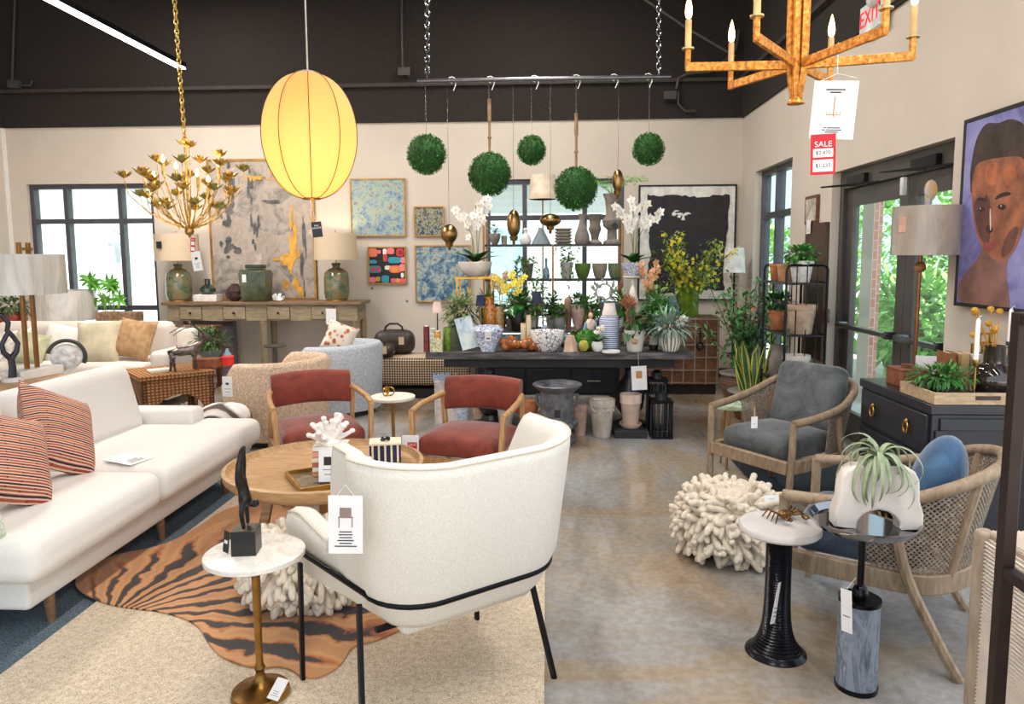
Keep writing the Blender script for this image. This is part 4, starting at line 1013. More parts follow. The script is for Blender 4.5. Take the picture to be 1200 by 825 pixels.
FGOLD = M((186, 142, 76), .4, metal=.6, var=.15); FBLK = M((28, 26, 26), .5)
m = art_mat([(.33, (84, 84, 84)), (.42, (144, 136, 128)), (.5, (184, 170, 158)), (.58, (168, 152, 138)), (.66, (204, 194, 184))], 2.2, 1.0)
t, w_, h = picture('painting', 'very large grey and gold abstract painting behind the console lamps', 242, 187, 372, 351, YB, FGOLD, m.mat, .03)
def brush(parent, name, mt, blobs, seed, y=-.0175):
    """paint strokes lying on the canvas"""
    mb = MB(); r = rng(seed); kk = 0
    for x0, z0, rx0, rz0 in blobs:
      for _ in range(9):
        x, z = x0+r.gauss(0, rx0*.5), z0+r.gauss(0, rz0*.5); rx, rz_ = rx0*r.uniform(.15, .5), rz0*r.uniform(.15, .5); kk += 1
        pts = []
        for k in range(18):
            a = 2*PI*k/18; j = r.uniform(.62, 1.2); pts.append((x+rx*math.cos(a)*j, z+rz_*math.sin(a)*j))
        mb.prism(pts, -.0008, .0008, rot=Matrix.Rotation(PI/2, 3, 'X'), c=(0, y-.00002*kk, 0))
    return mb.build(name, mt, parent)
cv = t.children[0]
brush(cv, 'gold_paint', M((232, 170, 70), .4, metal=.2, var=.15), [(w_*.29, -h*.1, .07, .34), (w_*.25, -h*.2, .17, .12), (w_*.3, -h*.36, .09, .18), (w_*.29, h*.1, .035, .2), (-w_*.0, h*.36, .2, .035), (w_*.22, h*.42, .2, .05)], 2)
brush(cv, 'grey_paint', M((96, 96, 98), .6, var=.3), [(-w_*.3, h*.3, .12, .3), (-w_*.36, h*.1, .08, .2), (w_*.4, -h*.05, .03, .3), (w_*.37, -h*.3, .03, .3), (w_*.1, h*.2, .16, .03), (-w_*.1, h*.28, .05, .16), (-w_*.05, 0, .05, .22), (-w_*.33, -h*.12, .12, .1)], 4)
m = art_mat([(.34, (64, 86, 120)), (.42, (120, 146, 172)), (.49, (150, 172, 172)), (.54, (176, 184, 150)), (.6, (116, 140, 164)), (.67, (190, 84, 76)), (.71, (220, 214, 200))], 9, .4)
picture('painting', 'blue and green abstract canvas, upper one nearest the yellow lantern', 410, 209.5, 476, 277, YB, FGOLD, m.mat)
m = art_mat([(.32, (24, 34, 44)), (.44, (60, 84, 110)), (.5, (180, 176, 140)), (.56, (40, 52, 60)), (.64, (130, 140, 100)), (.7, (170, 90, 70))], 14, .5)
picture('painting', 'smallest dark blue speckled painting above the bigger blue canvas', 485, 242, 520.5, 277, YB, FGOLD, m.mat)
m = art_mat([(.34, (22, 44, 70)), (.43, (66, 102, 134)), (.5, (120, 150, 164)), (.56, (186, 190, 170)), (.62, (84, 110, 140)), (.68, (196, 180, 120))], 8, .5)
picture('painting', 'deep blue abstract canvas hung lowest, behind the table plants', 486, 287.5, 552, 354, YB, FGOLD, m.mat)
t, w_, h = picture('painting', 'small painting of bright orange, teal and pink blocks on black', 431, 289, 476.5, 333, YB, FGOLD, M((20, 18, 24), .5))
cvs = t.children[0]
blk = [(-.36,.34,.12,.14,(232,120,84)),(-.05,.36,.05,.1,(240,230,220)),(.1,.38,.1,.1,(236,120,120)),(.35,.34,.1,.13,(214,50,40)),(-.04,.2,.06,.12,(200,60,50)),(.2,.14,.17,.1,(40,150,170)),(.42,.14,.06,.1,(230,130,150)),(-.36,.1,.1,.06,(60,160,176)),(-.32,-.1,.17,.12,(46,140,166)),(-.36,-.1,.05,.07,(220,40,60)),(-.22,-.1,.05,.07,(220,40,60)),(.02,-.06,.08,.07,(240,225,200)),(.22,-.1,.16,.12,(240,110,90)),(.2,-.12,.08,.08,(236,150,60)),(.4,-.06,.07,.12,(240,140,120)),(-.38,-.38,.09,.09,(240,120,140)),(-.24,-.36,.06,.08,(210,170,50)),(-.05,-.36,.1,.12,(50,150,180)),(.16,-.4,.07,.07,(236,90,110)),(.28,-.4,.06,.07,(230,150,70)),(.4,-.4,.07,.07,(236,80,100)),(.36,.34,.05,.07,(150,20,60)),(.4,-.26,.04,.08,(240,240,230)),(-.2,.36,.05,.06,(236,90,130))]
for k, (x, z, a, b, c) in enumerate(blk):
    pass
mb = MB(); ms = []
for k, (x, z, a, b, c) in enumerate(blk):
    mb.cur = k; ms.append(M(c, .5, var=.06)); pts = []
    for j in range(16):
        q_ = 2*PI*j/16; cc_, ss_ = math.cos(q_), math.sin(q_); e = .6
        pts.append((x*w_+a*w_*math.copysign(abs(cc_)**e, cc_), z*h+b*h*.82*math.copysign(abs(ss_)**e, ss_)))
    mb.prism(pts, -.0006, .0006+.00003*k, rot=Matrix.Rotation(PI/2, 3, 'X'), c=(0, -.0175, 0))
mb.build('colour_blocks', ms, cvs)
for px, py in ((436, 338), (477, 353)):
    o = card('price_tag', 'tiny grey label on the wall under the bright block painting' if px == 436 else 'tiny grey label on the wall beside the deep blue canvas', at(px, py, y=YB-.004), .03, .03, (0, 0, 0), cat='label', lines=0)
    o.data.materials[0] = M((110, 105, 100), .7)
t, w_, h = picture('painting', 'framed black torn paper abstract on white, by the corner', 748.5, 217, 860, 352, YB, FBLK, M((236, 232, 226), .7), .022)
# the lower part of the tall sheet continues behind the plants
torn = [(-.41,.42),(-.3,.40),(-.1,.415),(.1,.39),(.3,.41),(.43,.41),(.41,.05),(.39,-.1),(.38,-.3),(.4,-.41),(.2,-.4),(.0,-.44),(-.2,-.43),(-.4,-.45),(-.41,-.3),(-.37,-.1),(-.4,.1)]
r = rng(12); tp = []
for k in range(len(torn)):
    a, b = torn[k], torn[(k+1) % len(torn)]
    for j in range(5):
        f_ = j/5; tp.append(((a[0]*(1-f_)+b[0]*f_)*w_+r.uniform(-.012, .012), (a[1]*(1-f_)+b[1]*f_)*h+r.uniform(-.012, .012)))
mb = MB(); mb.prism(tp, -.0008, .0008, rot=Matrix.Rotation(PI/2, 3, 'X'), c=(0, -.0175, 0)); mb.build('torn_black_shape', M((48, 44, 48), .8, var=.2), t.children[0])
brush(t.children[0], 'white_paint', WHITE, [(-.06*w_, .24*h, .09, .06), (.34*w_, -.1*h, .012, .13), (.3*w_, -.22*h, .05, .01)], 6, -.019)

# ================================================================ BENCH AND BAGS
m = NT('plaid'); a = m.n('ShaderNodeTexBrick'); wx = m.n('ShaderNodeTexWave', wave_type='BANDS', bands_direction='X'); wx.inputs['Scale'].default_value = 11; m.l(m.co, wx.inputs[0])
wz = m.n('ShaderNodeTexWave', wave_type='BANDS', bands_direction='Z'); wz.inputs['Scale'].default_value = 11; m.l(m.co, wz.inputs[0])
g = m.math('ADD', m.math('GREATER_THAN', wx.outputs['Fac'], .62), m.math('GREATER_THAN', wz.outputs['Fac'], .62))
m.col(m.ramp(m.math('MULTIPLY', g, .5), [(.0, (52, 48, 46)), (.45, (142, 118, 92)), (.95, (226, 206, 176))])); m.set(Roughness=.9)
bz = at(495, 420, y=8.1).z; bx0, bx1 = at(437, 420, y=8.1).x, at(551, 420, y=8.1).x
t = thing('bench', 'plaid upholstered bench on dark base behind the display table end', 'bench', ((bx0+bx1)/2, 8.4, 0)); bl = bx1-bx0
mb = MB(); mb.rbox((0, 0, bz-.16), (bl, .55, .32), .05); mb.build('seat', m.mat, t, weld=True)
mb = MB(); mb.box((0, 0, .06), (bl-.06, .5, .1)); mb.build('base', M((34, 28, 26), .7), t, bevel=.004)
LEA = M((58, 46, 42), .45, var=.3, vs=14, bump=.3, bs=90)
def bag(lab, px, w_, h, Y):
    t = thing('holdall_bag', lab, 'bag', (at(px, 418, y=Y).x, Y, bz+.003), R(4))
    mb = MB(); mb.rbox((0, 0, h/2), (w_, .26, h), .1, .02); mb.build('bag_body', LEA, t, weld=True)
    mb = MB(); mb.tube([(-w_*.24, -.05, h*.86), (-w_*.2, -.06, h*1.2), (-w_*.1, -.06, h*1.34), (w_*.1, -.06, h*1.34), (w_*.2, -.06, h*1.2), (w_*.24, -.05, h*.86)], .013, 8); mb.build('handle', LEA, t)
    mb = MB(); mb.tube([(-w_*.46, 0, h*.8), (-w_*.2, 0, h*.99), (w_*.2, 0, h*.99), (w_*.46, 0, h*.8)], .006, 6); mb.build('zip', BRASS, t)
    mb = MB(); mb.box((w_*.2, -.142, h*.62), (.06, .004, .09)); mb.build('hang_tag', M((214, 190, 150), .7), t)
bag('dark brown leather holdall with arched handle on the plaid bench', 463, .48, .27, 8.5)
bag('smaller dark leather bag lying before the bigger holdall', 445, .36, .15, 8.22)
# small round table between the rust chairs
q = at(460, 464, y=5.9)
t = thing('side_table', 'round white drink table on a brass pole between the rust chairs', 'side table', (q.x, 5.9, 0)); hh = q.z
mb = MB(); mb.lathe([(0, hh-.025), (.182, hh-.025), (.187, hh-.02), (.187, hh-.003), (.184, hh), (0, hh)], n=40); mb.build('table_top', M((244, 236, 226), .35, var=.04), t)
mb = MB(); mb.lathe([(0, hh-.025), (.014, hh-.03), (.014, .03), (.12, .015), (.125, 0), (0, 0)], n=24); mb.build('stem_base', M((170, 128, 70), .35, metal=.9), t)
mb = MB()
for k in range(3):
    a = R(120*k); mb.tube([V(.02*math.cos(a)+.035*math.cos(u)*math.cos(a), .02*math.sin(a)+.035*math.cos(u)*math.sin(a), .04+.035*math.sin(u)) for u in [2*PI*j/14 for j in range(14)]], .006, 6, closed=True)
tag(mb.build('knot_ornament', GOLD, loc=(q.x-.04, 5.9, hh+.001)), 'gold knot ornament on the white drink table', 'ornament')

m = NT('rolled_stripes'); g_ = m.n('ShaderNodeSeparateXYZ'); m.l(m.co, g_.inputs[0]); rr = m.math('SQRT', m.math('ADD', m.math('POWER', g_.outputs[0], 2), m.math('POWER', g_.outputs[2], 2)))
m.col(m.ramp(m.math('FRACT', m.math('MULTIPLY', m.math('ADD', rr, m.math('MULTIPLY', m.noise(6, 2).outputs['Fac'], .03)), 16)), [(.1, (230, 226, 222)), (.45, (206, 196, 188)), (.55, (96, 74, 58)), (.8, (70, 62, 62)), (.95, (220, 214, 208))])); m.set(Roughness=.9)
mb = MB(); mb.rbox((0, 0, 0), (.42, .4, .46), .16); o = mb.build('ottoman', m.mat, weld=True, loc=(at(262, 490, y=5.55).x, 5.55, .235)); tag(o, 'striped rounded ottoman peeking out behind the white sofa arm', 'ottoman')
# ================================================================ HANGING THINGS
ra_, rb_ = at(489, 93, y=7.5), at(786, 92, y=7.5); rz_ = (ra_.z+rb_.z)/2
t = thing('hanging_rail', 'long black pipe rail hung on two chains below the dark ceiling', 'rail', (0, 7.5, rz_))
mb = MB(); mb.cyl((ra_.x, 0, 0), (rb_.x, 0, 0), .022, n=14); mb.build('pipe', M((120, 118, 122), .35, metal=.9, var=.1), t)
def chain(mb, p0, p1, link=.045, r=.004):
    p0 = Vector(p0); p1 = Vector(p1); n = max(2, int((p1-p0).length/(link*.72))); d = (p1-p0).normalized()
    a = d.cross(V(0, 1, .01)).normalized(); b = d.cross(a)
    for k in range(n):
        c = p0+(p1-p0)*((k+.5)/n); s_ = a if k % 2 else b
        mb.tube([c+d*(link/2*math.cos(q))+s_*(link*.28*math.sin(q)) for q in [2*PI*j/10 for j in range(10)]], r, 5, closed=True)
for px in (501, 772):
    x = at(px, 92, y=7.5).x; mb = MB(); chain(mb, (x, 0, .02), (x+(.03 if px < 600 else -.03), 0, HC-rz_), .075, .008); mb.build('chain', STEEL, t)
for px in (530, 575, 627, 676, 720, 760):
    x = at(px, 92, y=7.5).x; mb = MB(); mb.tube([(x, 0, -.03), (x-.03, 0, -.01), (x-.03, 0, .03), (x, 0, .035), (x+.03, 0, .02), (x+.035, 0, -.04), (x+.01, 0, -.1)], .005, 6); mb.build('hook', WHITE, t)
BOX = M((66, 128, 52), .45, var=.5, vs=60); BOXC = M((40, 84, 36), .8, var=.3)
balls = [(500, 181, 23.5, 0, 'boxwood topiary ball hung nearest the yellow lantern'), (574, 204, 25.5, 1, 'large boxwood ball on a rope handle above the white orchid'),
         (623, 176, 17, 0, 'small boxwood ball hung between the two roped ones'), (675, 221, 25.5, 1, 'large boxwood ball on a rope handle, lowest of all'), (760, 175, 18.5, 0, 'small boxwood ball hung above the framed black abstract')]
for k, (px, py, pr_, rope, lab) in enumerate(balls):
    c = at(px, py, y=7.5); r_ = pr_*7.5/850; t = thing('topiary_ball', lab, 'topiary', c, 0, 'hanging boxwood balls'); rg = rng(60+k)
    mb = MB(); mb.ell((0, 0, 0), r_*.9, 20, 14); mb.build('core', BOXC, t)
    mb = MB()
    for j in range(int(1500*(r_/.2)**2)):
        u = rg.uniform(-1, 1); q = rg.uniform(0, 2*PI); s_ = math.sqrt(1-u*u); d = V(s_*math.cos(q), s_*math.sin(q), u)
        mb.leaf(d*r_*rg.uniform(.86, .96), d+V(rg.uniform(-.9, .9), rg.uniform(-.9, .9), rg.uniform(-.9, .9)), (.3, .2, 1), .022, .016, n=2, bend=.1)
    mb.build('leaves', BOX, t)
    mb = MB()
    if rope:
        mb.cyl((0, 0, r_*.9), (0, 0, r_+.5), .013, n=8); mb.ell((0, 0, r_+.14), .022, 8, 6); mb.cyl((0, 0, r_+.3), (0, 0, r_+.52), .019, n=8); mb.build('rope', M((150, 122, 92), .9, var=.3), t)
        mb = MB(); mb.cyl((0, 0, r_+.5), (0, 0, rz_-c.z-.05), .006, n=6); mb.build('wire', STEEL, t)
    else:
        mb.cyl((0, 0, r_*.9), (0, 0, rz_-c.z-.03), .0022, n=5); mb.build('wire', STEEL, t)
BRO = M((160, 128, 84), .3, metal=1, var=.12)
def ornament(lab, px, py, w_, h_, Y=7.5, up=None):
    c = at(px, py, y=Y); s_ = Y/850; a, b = w_*s_/2, h_*s_/2; t = thing('pendant_ornament', lab, 'ornament', c, 0, 'brass pendant ornaments')
    mb = MB(); mb.ell((0, 0, 0), (a, a, b), 24, 16); mb.build('brass_bulb', BRO, t)
    mb = MB(); mb.lathe([(0, -b-.075), (.012, -b-.07), (.018, -b-.05), (.01, -b-.04), (.035, -b-.03), (.045, -b+.012), (.0, -b+.012)], n=16); mb.build('finial', BRO, t)
    mb = MB(); mb.cyl((0, 0, b), (0, 0, rz_-c.z-.02), .002, n=5); mb.build('wire', STEEL, t)
ornament('round brass pendant ornament beside the deep blue canvas', 526.5, 274, 20, 22)
ornament('egg shaped brass pendant ornament in front of the window bar', 602, 262, 16, 32)
ornament('flattened brass pendant ornament just below the lowest boxwood ball', 645, 258, 25, 15)
ornament('slim brass egg pendant ornament under the pale fern', 724, 212, 13, 26)

# silk pendant lantern
c = at(363, 160, y=5.4); s_ = 5.4/850; a, b = 55.5*s_, 71*s_
m = NT('lit_silk'); ts = m.n('ShaderNodeBsdfTranslucent'); ts.inputs[0].default_value = rgb((255, 206, 140)); m.col((226, 192, 142)); m.set(Roughness=.7)
mx = m.n('ShaderNodeMixShader'); mx.inputs[0].default_value = .6; m.l(m.b.outputs[0], mx.inputs[1]); m.l(ts.outputs[0], mx.inputs[2]); m.l(mx.outputs[0], m.out.inputs[0])
m.b.inputs['Emission Color'].default_value = rgb((255, 164, 84)); m.set(Emission_Strength=.2)
t = thing('pendant_lantern', 'big egg shaped yellow silk lantern glowing on a long cord', 'pendant lamp', c)
mb = MB(); prof = []
for k in range(25):
    u = -1+2*k/24; q = u*PI/2*.9; prof.append((a*math.cos(q)**.9, b*math.sin(q)/math.sin(PI/2*.9)))
n = 48; vs = []; fs = []
for r_, z in prof:
    for k in range(n):
        q = 2*PI*k/n; f_ = 1-.035*abs(math.sin(q*5)); vs.append((r_*f_*math.cos(q), r_*f_*math.sin(q), z))
for i in range(len(prof)-1):
    for k in range(n): fs.append((i*n+k, i*n+(k+1) % n, (i+1)*n+(k+1) % n, (i+1)*n+k))
mb.add(vs, fs); mb.build('silk_shade', m.mat, t, angle=80)
for k in range(10):
    q = 2*PI*k/10; mb = MB(); mb.tube([(r_*1.004*math.cos(q), r_*1.004*math.sin(q), z) for r_, z in prof], .0032, 5); mb.build('rib', M((70, 50, 34), .6), t)
mb = MB(); mb.tube([(prof[0][0]*math.cos(q), prof[0][0]*math.sin(q), -b) for q in [2*PI*j/24 for j in range(24)]], .008, 6, closed=True); mb.build('bottom_ring', BRASS, t)
mb = MB(); mb.lathe([(0, b+.02), (.05, b+.015), (.09, b), (.09, b-.02), (0, b-.02)], n=20); mb.cyl((0, 0, b), (0, 0, HC-c.z), .006, n=8); mb.build('cord', M((206, 196, 186), .6), t)
mb = MB(); mb.ell((0, 0, -.05), (.05, .05, .07), 14, 10); mb.build('bulb', emit((255, 214, 150), 20), t)
pl = bpy.data.lights.new('bulb_light', 'POINT'); pl.energy = 6.5; pl.color = (1, .68, .40); pl.shadow_soft_size = .09
po = bpy.data.objects.new('bulb_light', pl); COL.objects.link(po); po.parent = t; po.location = (0, 0, -.16)
q = at(371.5, 269, y=5.4); o = card('hang_tag', 'black hang tag with white lettering dangling under the silk lantern', q, .075, .115, (0, R(-6), R(4)), lines=0); o.data.materials[0] = BLACK
text('lettering', 'RIVE\nGAUCHE', .017, (0, -.0016, .02), (PI/2, 0, 0), PAPER, o)
d = MB(); d.tube([(0, 0, .05), (-.012, .02, .10), (-.025, .03, c.z-b-q.z+.0)], .0015, 5); d.build('string', WHITE, o)

# flower chandelier
c = at(222, 271, y=5.6); t = thing('chandelier', 'gilded branching chandelier of small metal lotus flowers on a chain', 'chandelier', c)
s_ = 5.6/850; rg = rng(77)
GLD = M((200, 164, 84), .35, metal=.85, var=.4, vs=40); GLG = M((150, 142, 76), .4, metal=.6, var=.4, vs=40)
mb = MB(); mb.ell((0, 0, 0), (.035, .035, .035), 16, 10); mb.lathe([(0, -.05), (.012, -.045), (.006, -.03), (.0, -.03)], n=12); mb.build('bottom_ball', BRASS, t)
stm = MB(); fl = []
def flower(p, sz, seed, mt):
    f = MB(); r2 = rng(seed)
    for ring, (nn, el, sc) in enumerate(((8, .35, 1), (6, .95, .8))):
        for k in range(nn):
            q = 2*PI*k/nn+r2.uniform(-.2, .2); d = V(math.cos(q)*math.cos(el), math.sin(q)*math.cos(el), math.sin(el)); f.leaf(Vector(p), d, (0, 0, 1), sz*sc*1.15, sz*.55*sc, bend=-.3, fold=.4, n=3)
    f.build('lotus_flower', mt, t)
tiers = [(7, 38, 26, 0), (9, 56, 42, .3), (9, 47, 58, .1), (8, 62, 66, .5), (5, 36, 84, .2)]
for ti, (n, rp, zp, ph_) in enumerate(tiers):
    for k in range(n):
        q = 2*PI*(k+ph_)/n; rr = rp*s_*rg.uniform(.85, 1.08); zz = zp*s_*rg.uniform(.9, 1.1); e = V(rr*math.cos(q), rr*math.sin(q), zz)
        stm.tube([(0, 0, .01), V(e.x*.62, e.y*.62, e.z*.33), V(e.x*.95, e.y*.95, e.z*.7), e], .003, 5); flower(e, .074, 100+ti*20+k, GLD if (k+ti) % 3 else GLG)
mb = MB(); mb.cyl((0, 0, 0), (0, 0, 98*s_), .01, n=10); mb.build('centre_stem', GLD, t)
flower((0, 0, 98*s_), .075, 300, GLD)
stm.build('branches', GLD, t)
for k in range(6):
    q = 2*PI*(k+.25)/6; x, y = 36*s_*math.cos(q), 36*s_*math.sin(q); z = 47*s_ if k % 2 else 62*s_
    mb = MB(); mb.cyl((x*.3, y*.3, .02), (x, y, z), .004, n=6); mb.cyl((x, y, z), (x, y, z+.09), .011, n=10); cd_ = mb.build('candle_sleeve', GLD, t)
    mb = MB(); mb.lathe([(0, z+.09), (.012, z+.1), (.014, z+.115), (.006, z+.14), (0, z+.15)], c=(x, y, 0), n=10); mb.build('flame_bulb', emit((255, 214, 150), 22), cd_)
pl = bpy.data.lights.new('bulb_light', 'POINT'); pl.energy = 7; pl.color = (1, .78, .5); pl.shadow_soft_size = .2
po = bpy.data.objects.new('bulb_light', pl); COL.objects.link(po); po.parent = t; po.location = (0, 0, .45)
mb = MB(); chain(mb, (0, 0, 99*s_), (-.07, 0, HC-c.z), .05, .005); mb.build('chain', GLD, t)
q = at(226, 287, y=5.58); o = card('price_tag', 'red and white sale tag under the flower chandelier', V(q.x, 5.58, q.z), .038, .11, (0, R(4), 0), lines=0); o.data.materials[0] = REDP
d = MB()
for zz in (.012, -.03): d.box((0, -.0014, zz), (.028, .0008, .028))
d.build('price_box', PAPER, o)
text('sale_lettering', 'SALE', .0125, (0, -.0015, .04), (PI/2, 0, 0), PAPER, o)
q = at(231, 306, y=5.58); o2 = card('price_tag', 'long white price card hanging below the flower chandelier', V(q.x, 5.575, q.z), .075, .15, (0, R(-8), 0), lines=4, pic=(.3, .12))

d = MB(); d.tube([(0, 0, .055), (0, .01, .08), (-.005, .02, c.z-.02-o.location.z)], .001, 5); d.build('string', WHITE, o)
d = MB(); d.tube([(0, 0, .075), (-.01, .012, .1), (c.x-o2.location.x, c.y-o2.location.y, c.z-.02-o2.location.z)], .001, 5); d.build('string', WHITE, o2)
# six armed gold candle chandelier
c = at(934, 76, y=3.0); t = thing('chandelier', 'angular gold six arm chandelier with candle bulbs near the frame top', 'chandelier', c)
m = NT('gold_leaf'); n1 = m.noise(60, 5, .6); m.col(m.ramp(n1.outputs['Fac'], [(.35, (150, 88, 30)), (.55, (214, 142, 58)), (.7, (236, 180, 96))])); m.set(Metallic=.6, Roughness=.42); GLF = m.mat
s_ = 3.0/850; RA = 121*s_
mb = MB()
for k in range(6):
    q = R(60*k); d = V(math.cos(q), math.sin(q), 0)
    mb.beam(d*.03+V(0, 0, 0), d*.036+V(0, 0, .85), .022, .022)
    mb.beam(d*.034+V(0, 0, .01), d*.012+V(0, 0, -.13), .02, .02)
mb.lathe([(0, -.155), (.035, -.15), (.028, -.14), (.016, -.12), (.0, -.12)], n=12); mb.cyl((0, 0, -.12), (0, 0, .85), .026, n=6); mb.build('centre_column', GLF, t, bevel=.002)
mb = MB(); mb.cyl((0, 0, .85), (0, 0, HC-c.z), .008, n=8); mb.build('hanging_rod', GLF, t)
for k in range(6):
    q = R(-7+60*k); d = V(math.cos(q), math.sin(q), 0)
    mb = MB(); mb.beam(d*.03, d*RA+V(0, 0, .012), .017, .034); mb.beam(d*(RA-.008)+V(0, 0, 0), d*(RA-.008)+V(0, 0, .085), .02, .02); ar = mb.build('arm', GLF, t, bevel=.002)
    p = d*(RA-.008)
    mb = MB(); mb.lathe([(0, .08), (.024, .08), (.024, .086), (0, .086)], c=p, n=20); mb.build('drip_pan', M((200, 176, 130), .35, metal=.8), ar)
    mb = MB(); mb.cyl(p+V(0, 0, .086), p+V(0, 0, .195), .0125, n=14); mb.build('candle_sleeve', M((206, 170, 116), .5, metal=.3), ar)
    mb = MB(); mb.lathe([(0, .195), (.011, .205), (.0145, .225), (.012, .25), (.005, .28), (.0, .295)], c=p, n=14); mb.build('flame_bulb', emit((255, 196, 110), 14), ar)
pl = bpy.data.lights.new('bulb_light', 'POINT'); pl.energy = 4; pl.color = (1, .74, .45); pl.shadow_soft_size = .25
po = bpy.data.objects.new('bulb_light', pl); COL.objects.link(po); po.parent = t; po.location = (0, 0, .35)
q = at(977, 129, y=2.9); o = card('price_card', 'white price card with chandelier drawing hung from the gold chandelier', q, .158, .215, (R(2), R(3.5), R(-10)), lines=0)
d = MB(); d.box((0, -.0016, .012), (.004, .0006, .075)); d.box((0, -.0016, -.018), (.05, .0006, .003))
for k in (-.024, -.012, .012, .024): d.box((k, -.0016, -.01), (.002, .0006, .018))
d.build('chandelier_drawing', M((190, 120, 60), .6), o)
d = MB()
for k, ww in enumerate((.07, .04)): d.box((0, -.0016, .075-.01*k), (ww, .0006, .005))
for k, ww in enumerate((.06, .07, .05)): d.box((0, -.0016, -.066-.008*k), (ww, .0006, .0035))
d.build('print', INK, o)
d = MB(); d.tube([(-.07, 0, .1), (0, .004, .135), (.07, 0, .118)], .0012, 5); d.tube([(0, .004, .135), (0, .06, .26)], .0012, 5); d.build('string', WHITE, o)
q = at(964.5, 181, y=2.895); o = card('sale_tag', 'red sale tag with handwritten prices below the gold chandelier', q, .09, .152, (R(2), R(-1.5), R(-10)), lines=0); o.data.materials[0] = REDP
text('sale_lettering', 'SALE', .03, (0, -.0012, .038), (PI/2, 0, 0), PAPER, o)
for zz, tx in ((.006, '$2,470'), (-.042, '$1,235')):
    d = MB(); d.box((0, -.0012, zz), (.072, .0006, .032 if zz > 0 else .045)); pbx = d.build('price_box', PAPER, o); text('price_lettering', tx, .02, (0, -.0021, zz), (PI/2, 0, 0), INK, pbx, ext=.0003)
d = MB(); d.tube([(0, 0, .076), (.012, .012, .1), (.03, .021, .14)], .001, 5); d.build('string', WHITE, o)
# exit sign on the door side wall
q = at(1030, 17, x=XR-.06); t = thing('exit_sign', 'white exit sign with red letters high on the wall above the doors', 'sign', (XR-.05, q.y+.1, q.z+.02))
mb = MB(); mb.box((0, 0, 0), (.07, .36, .22)); mb.build('sign_box', M((226, 232, 228), .5), t, bevel=.006)
text('exit_lettering', 'EXIT', .17, (-.038, 0, 0), (PI/2, 0, -PI/2), emit((235, 40, 50), .7), t, ext=.001, spacing=1.0)
for sy in (-1, 1):
    mb = MB(); mb.ell((-.05, sy*.13-.22, .09), (.05, .06, .055), 14, 8); mb.cyl((-.0, sy*.13-.22, .09), (-.05, sy*.13-.22, .09), .02); mb.build('emergency_light', M((210, 214, 214), .2), t)
mb = MB(); mb.bx(-.035, .045, -.4, -.15, .02, .15); mb.build('light_box', WHITE, t, bevel=.004)
# services on the dark upper wall
def conduit(lab, pts, Y, r=.014, box=None):
    t = MB(); P = [at(a, b, y=Y) for a, b in pts]; t.tube(P, r, 8)
    if box: p = at(box[0], box[1], y=Y); t.box(p, (.16, .07, .1))
    return tag(t.build('conduit', M((84, 78, 76), .6, metal=.4)), lab, 'conduit')
conduit('thin black conduit pair with box hanging near the window corner', [(19, -40), (16, 40), (14, 97), (20, 100), (36, 100), (38, 95)], YB-.1, .014, (17, 99))
conduit('curved black conduit looping near the dark ceiling corner', [(866, 36), (862, 58), (845, 76), (830, 84), (806, 86), (795, 92), (793, 104)], YB-.1, .02)
conduit('small black conduit with box below the rail end', [(795, 108), (795, 122), (803, 130), (815, 130)], YB-.1, .014, (785, 112))
conduit('black conduit drop with box behind the hanging rail chain', [(471, -40), (471, 40), (472, 82), (480, 90)], YB-.1, .014, (474, 84))
conduit('diagonal brace rod under the dark ceiling by the gold chandelier', [(745, -8), (805, 33), (862, 66)], 9.0, .016)
# ================================================================ DISPLAY TABLE
DT = .76
e0, e1 = at(497, 414, z=DT), at(812, 412, z=DT); DY = 6.42; dx0, dx1 = e0.x, e1.x; dm = (dx0+dx1)/2
t = thing('display_table', 'long dark wood display table crowded with plants and ceramics', 'table', (dm, DY+.46, 0))
m = NT('dark_planks'); n1 = m.noise(2, 6, .6, .6, m.map((2, 16, 16))); m.col(m.ramp(n1.outputs['Fac'], [(.35, (50, 46, 46)), (.55, (92, 88, 88)), (.7, (130, 124, 122))])); m.set(Roughness=.5); DWD = m.mat
mb = MB(); mb.box((0, 0, DT-.032), (dx1-dx0, .92, .064)); mb.build('table_top', DWD, t, bevel=.005)
mb = MB(); mb.box((0, 0, DT-.11), (dx1-dx0-.3, .7, .09)); mb.build('apron', M((32, 30, 32), .5), t, bevel=.004)
for px in (575, 737):
    x = at(px, 470, y=DY+.4).x-dm
    for sy in (-.12,):
        mb = MB(); mb.lathe([(0, .0), (.15, 0), (.15, .06), (.09, .08), (.07, .12), (.125, .2), (.14, .3), (.11, .42), (.05, .5), (.045, .55), (.09, .6), (.1, .66), (0, .66)], c=(x, sy, 0), n=28); mb.build('leg', M((28, 27, 30), .35, var=.2), t)
DZ = DT+.0015
def D(px, Y=6.55): return V(at(px, 400, y=Y).x, Y, DZ+(.1515 if Y >= 6.85 and 560 < px < 782 else 0))
def pxs(n, Y=6.55): return n*Y/850
t = thing('display_riser', 'low dark wood riser along the back of the display table', 'riser', (at(671, 400, y=7.06).x, 7.06, DZ)); rw_ = at(780, 400, y=7.06).x-at(562, 400, y=7.06).x
mb = MB(); mb.box((0, 0, .14), (rw_, .46, .02)); mb.build('riser_top', DWD, t)
for sx in (-1, 0, 1):
    mb = MB(); mb.box((sx*(rw_/2-.02), 0, .065), (.025, .42, .13)); mb.build('riser_leg', DWD, t)
def vase(name, lab, loc, prof, mt, cat='vase', n=28, flute=None, sx=1, sy=1, rz=0, group=None):
    mb = MB(); mb.lathe(prof, n=n, flute=flute, sx=sx, sy=sy); o = mb.build(name, mt, loc=loc); o.rotation_euler = (0, 0, rz); return tag(o, lab, cat, group)
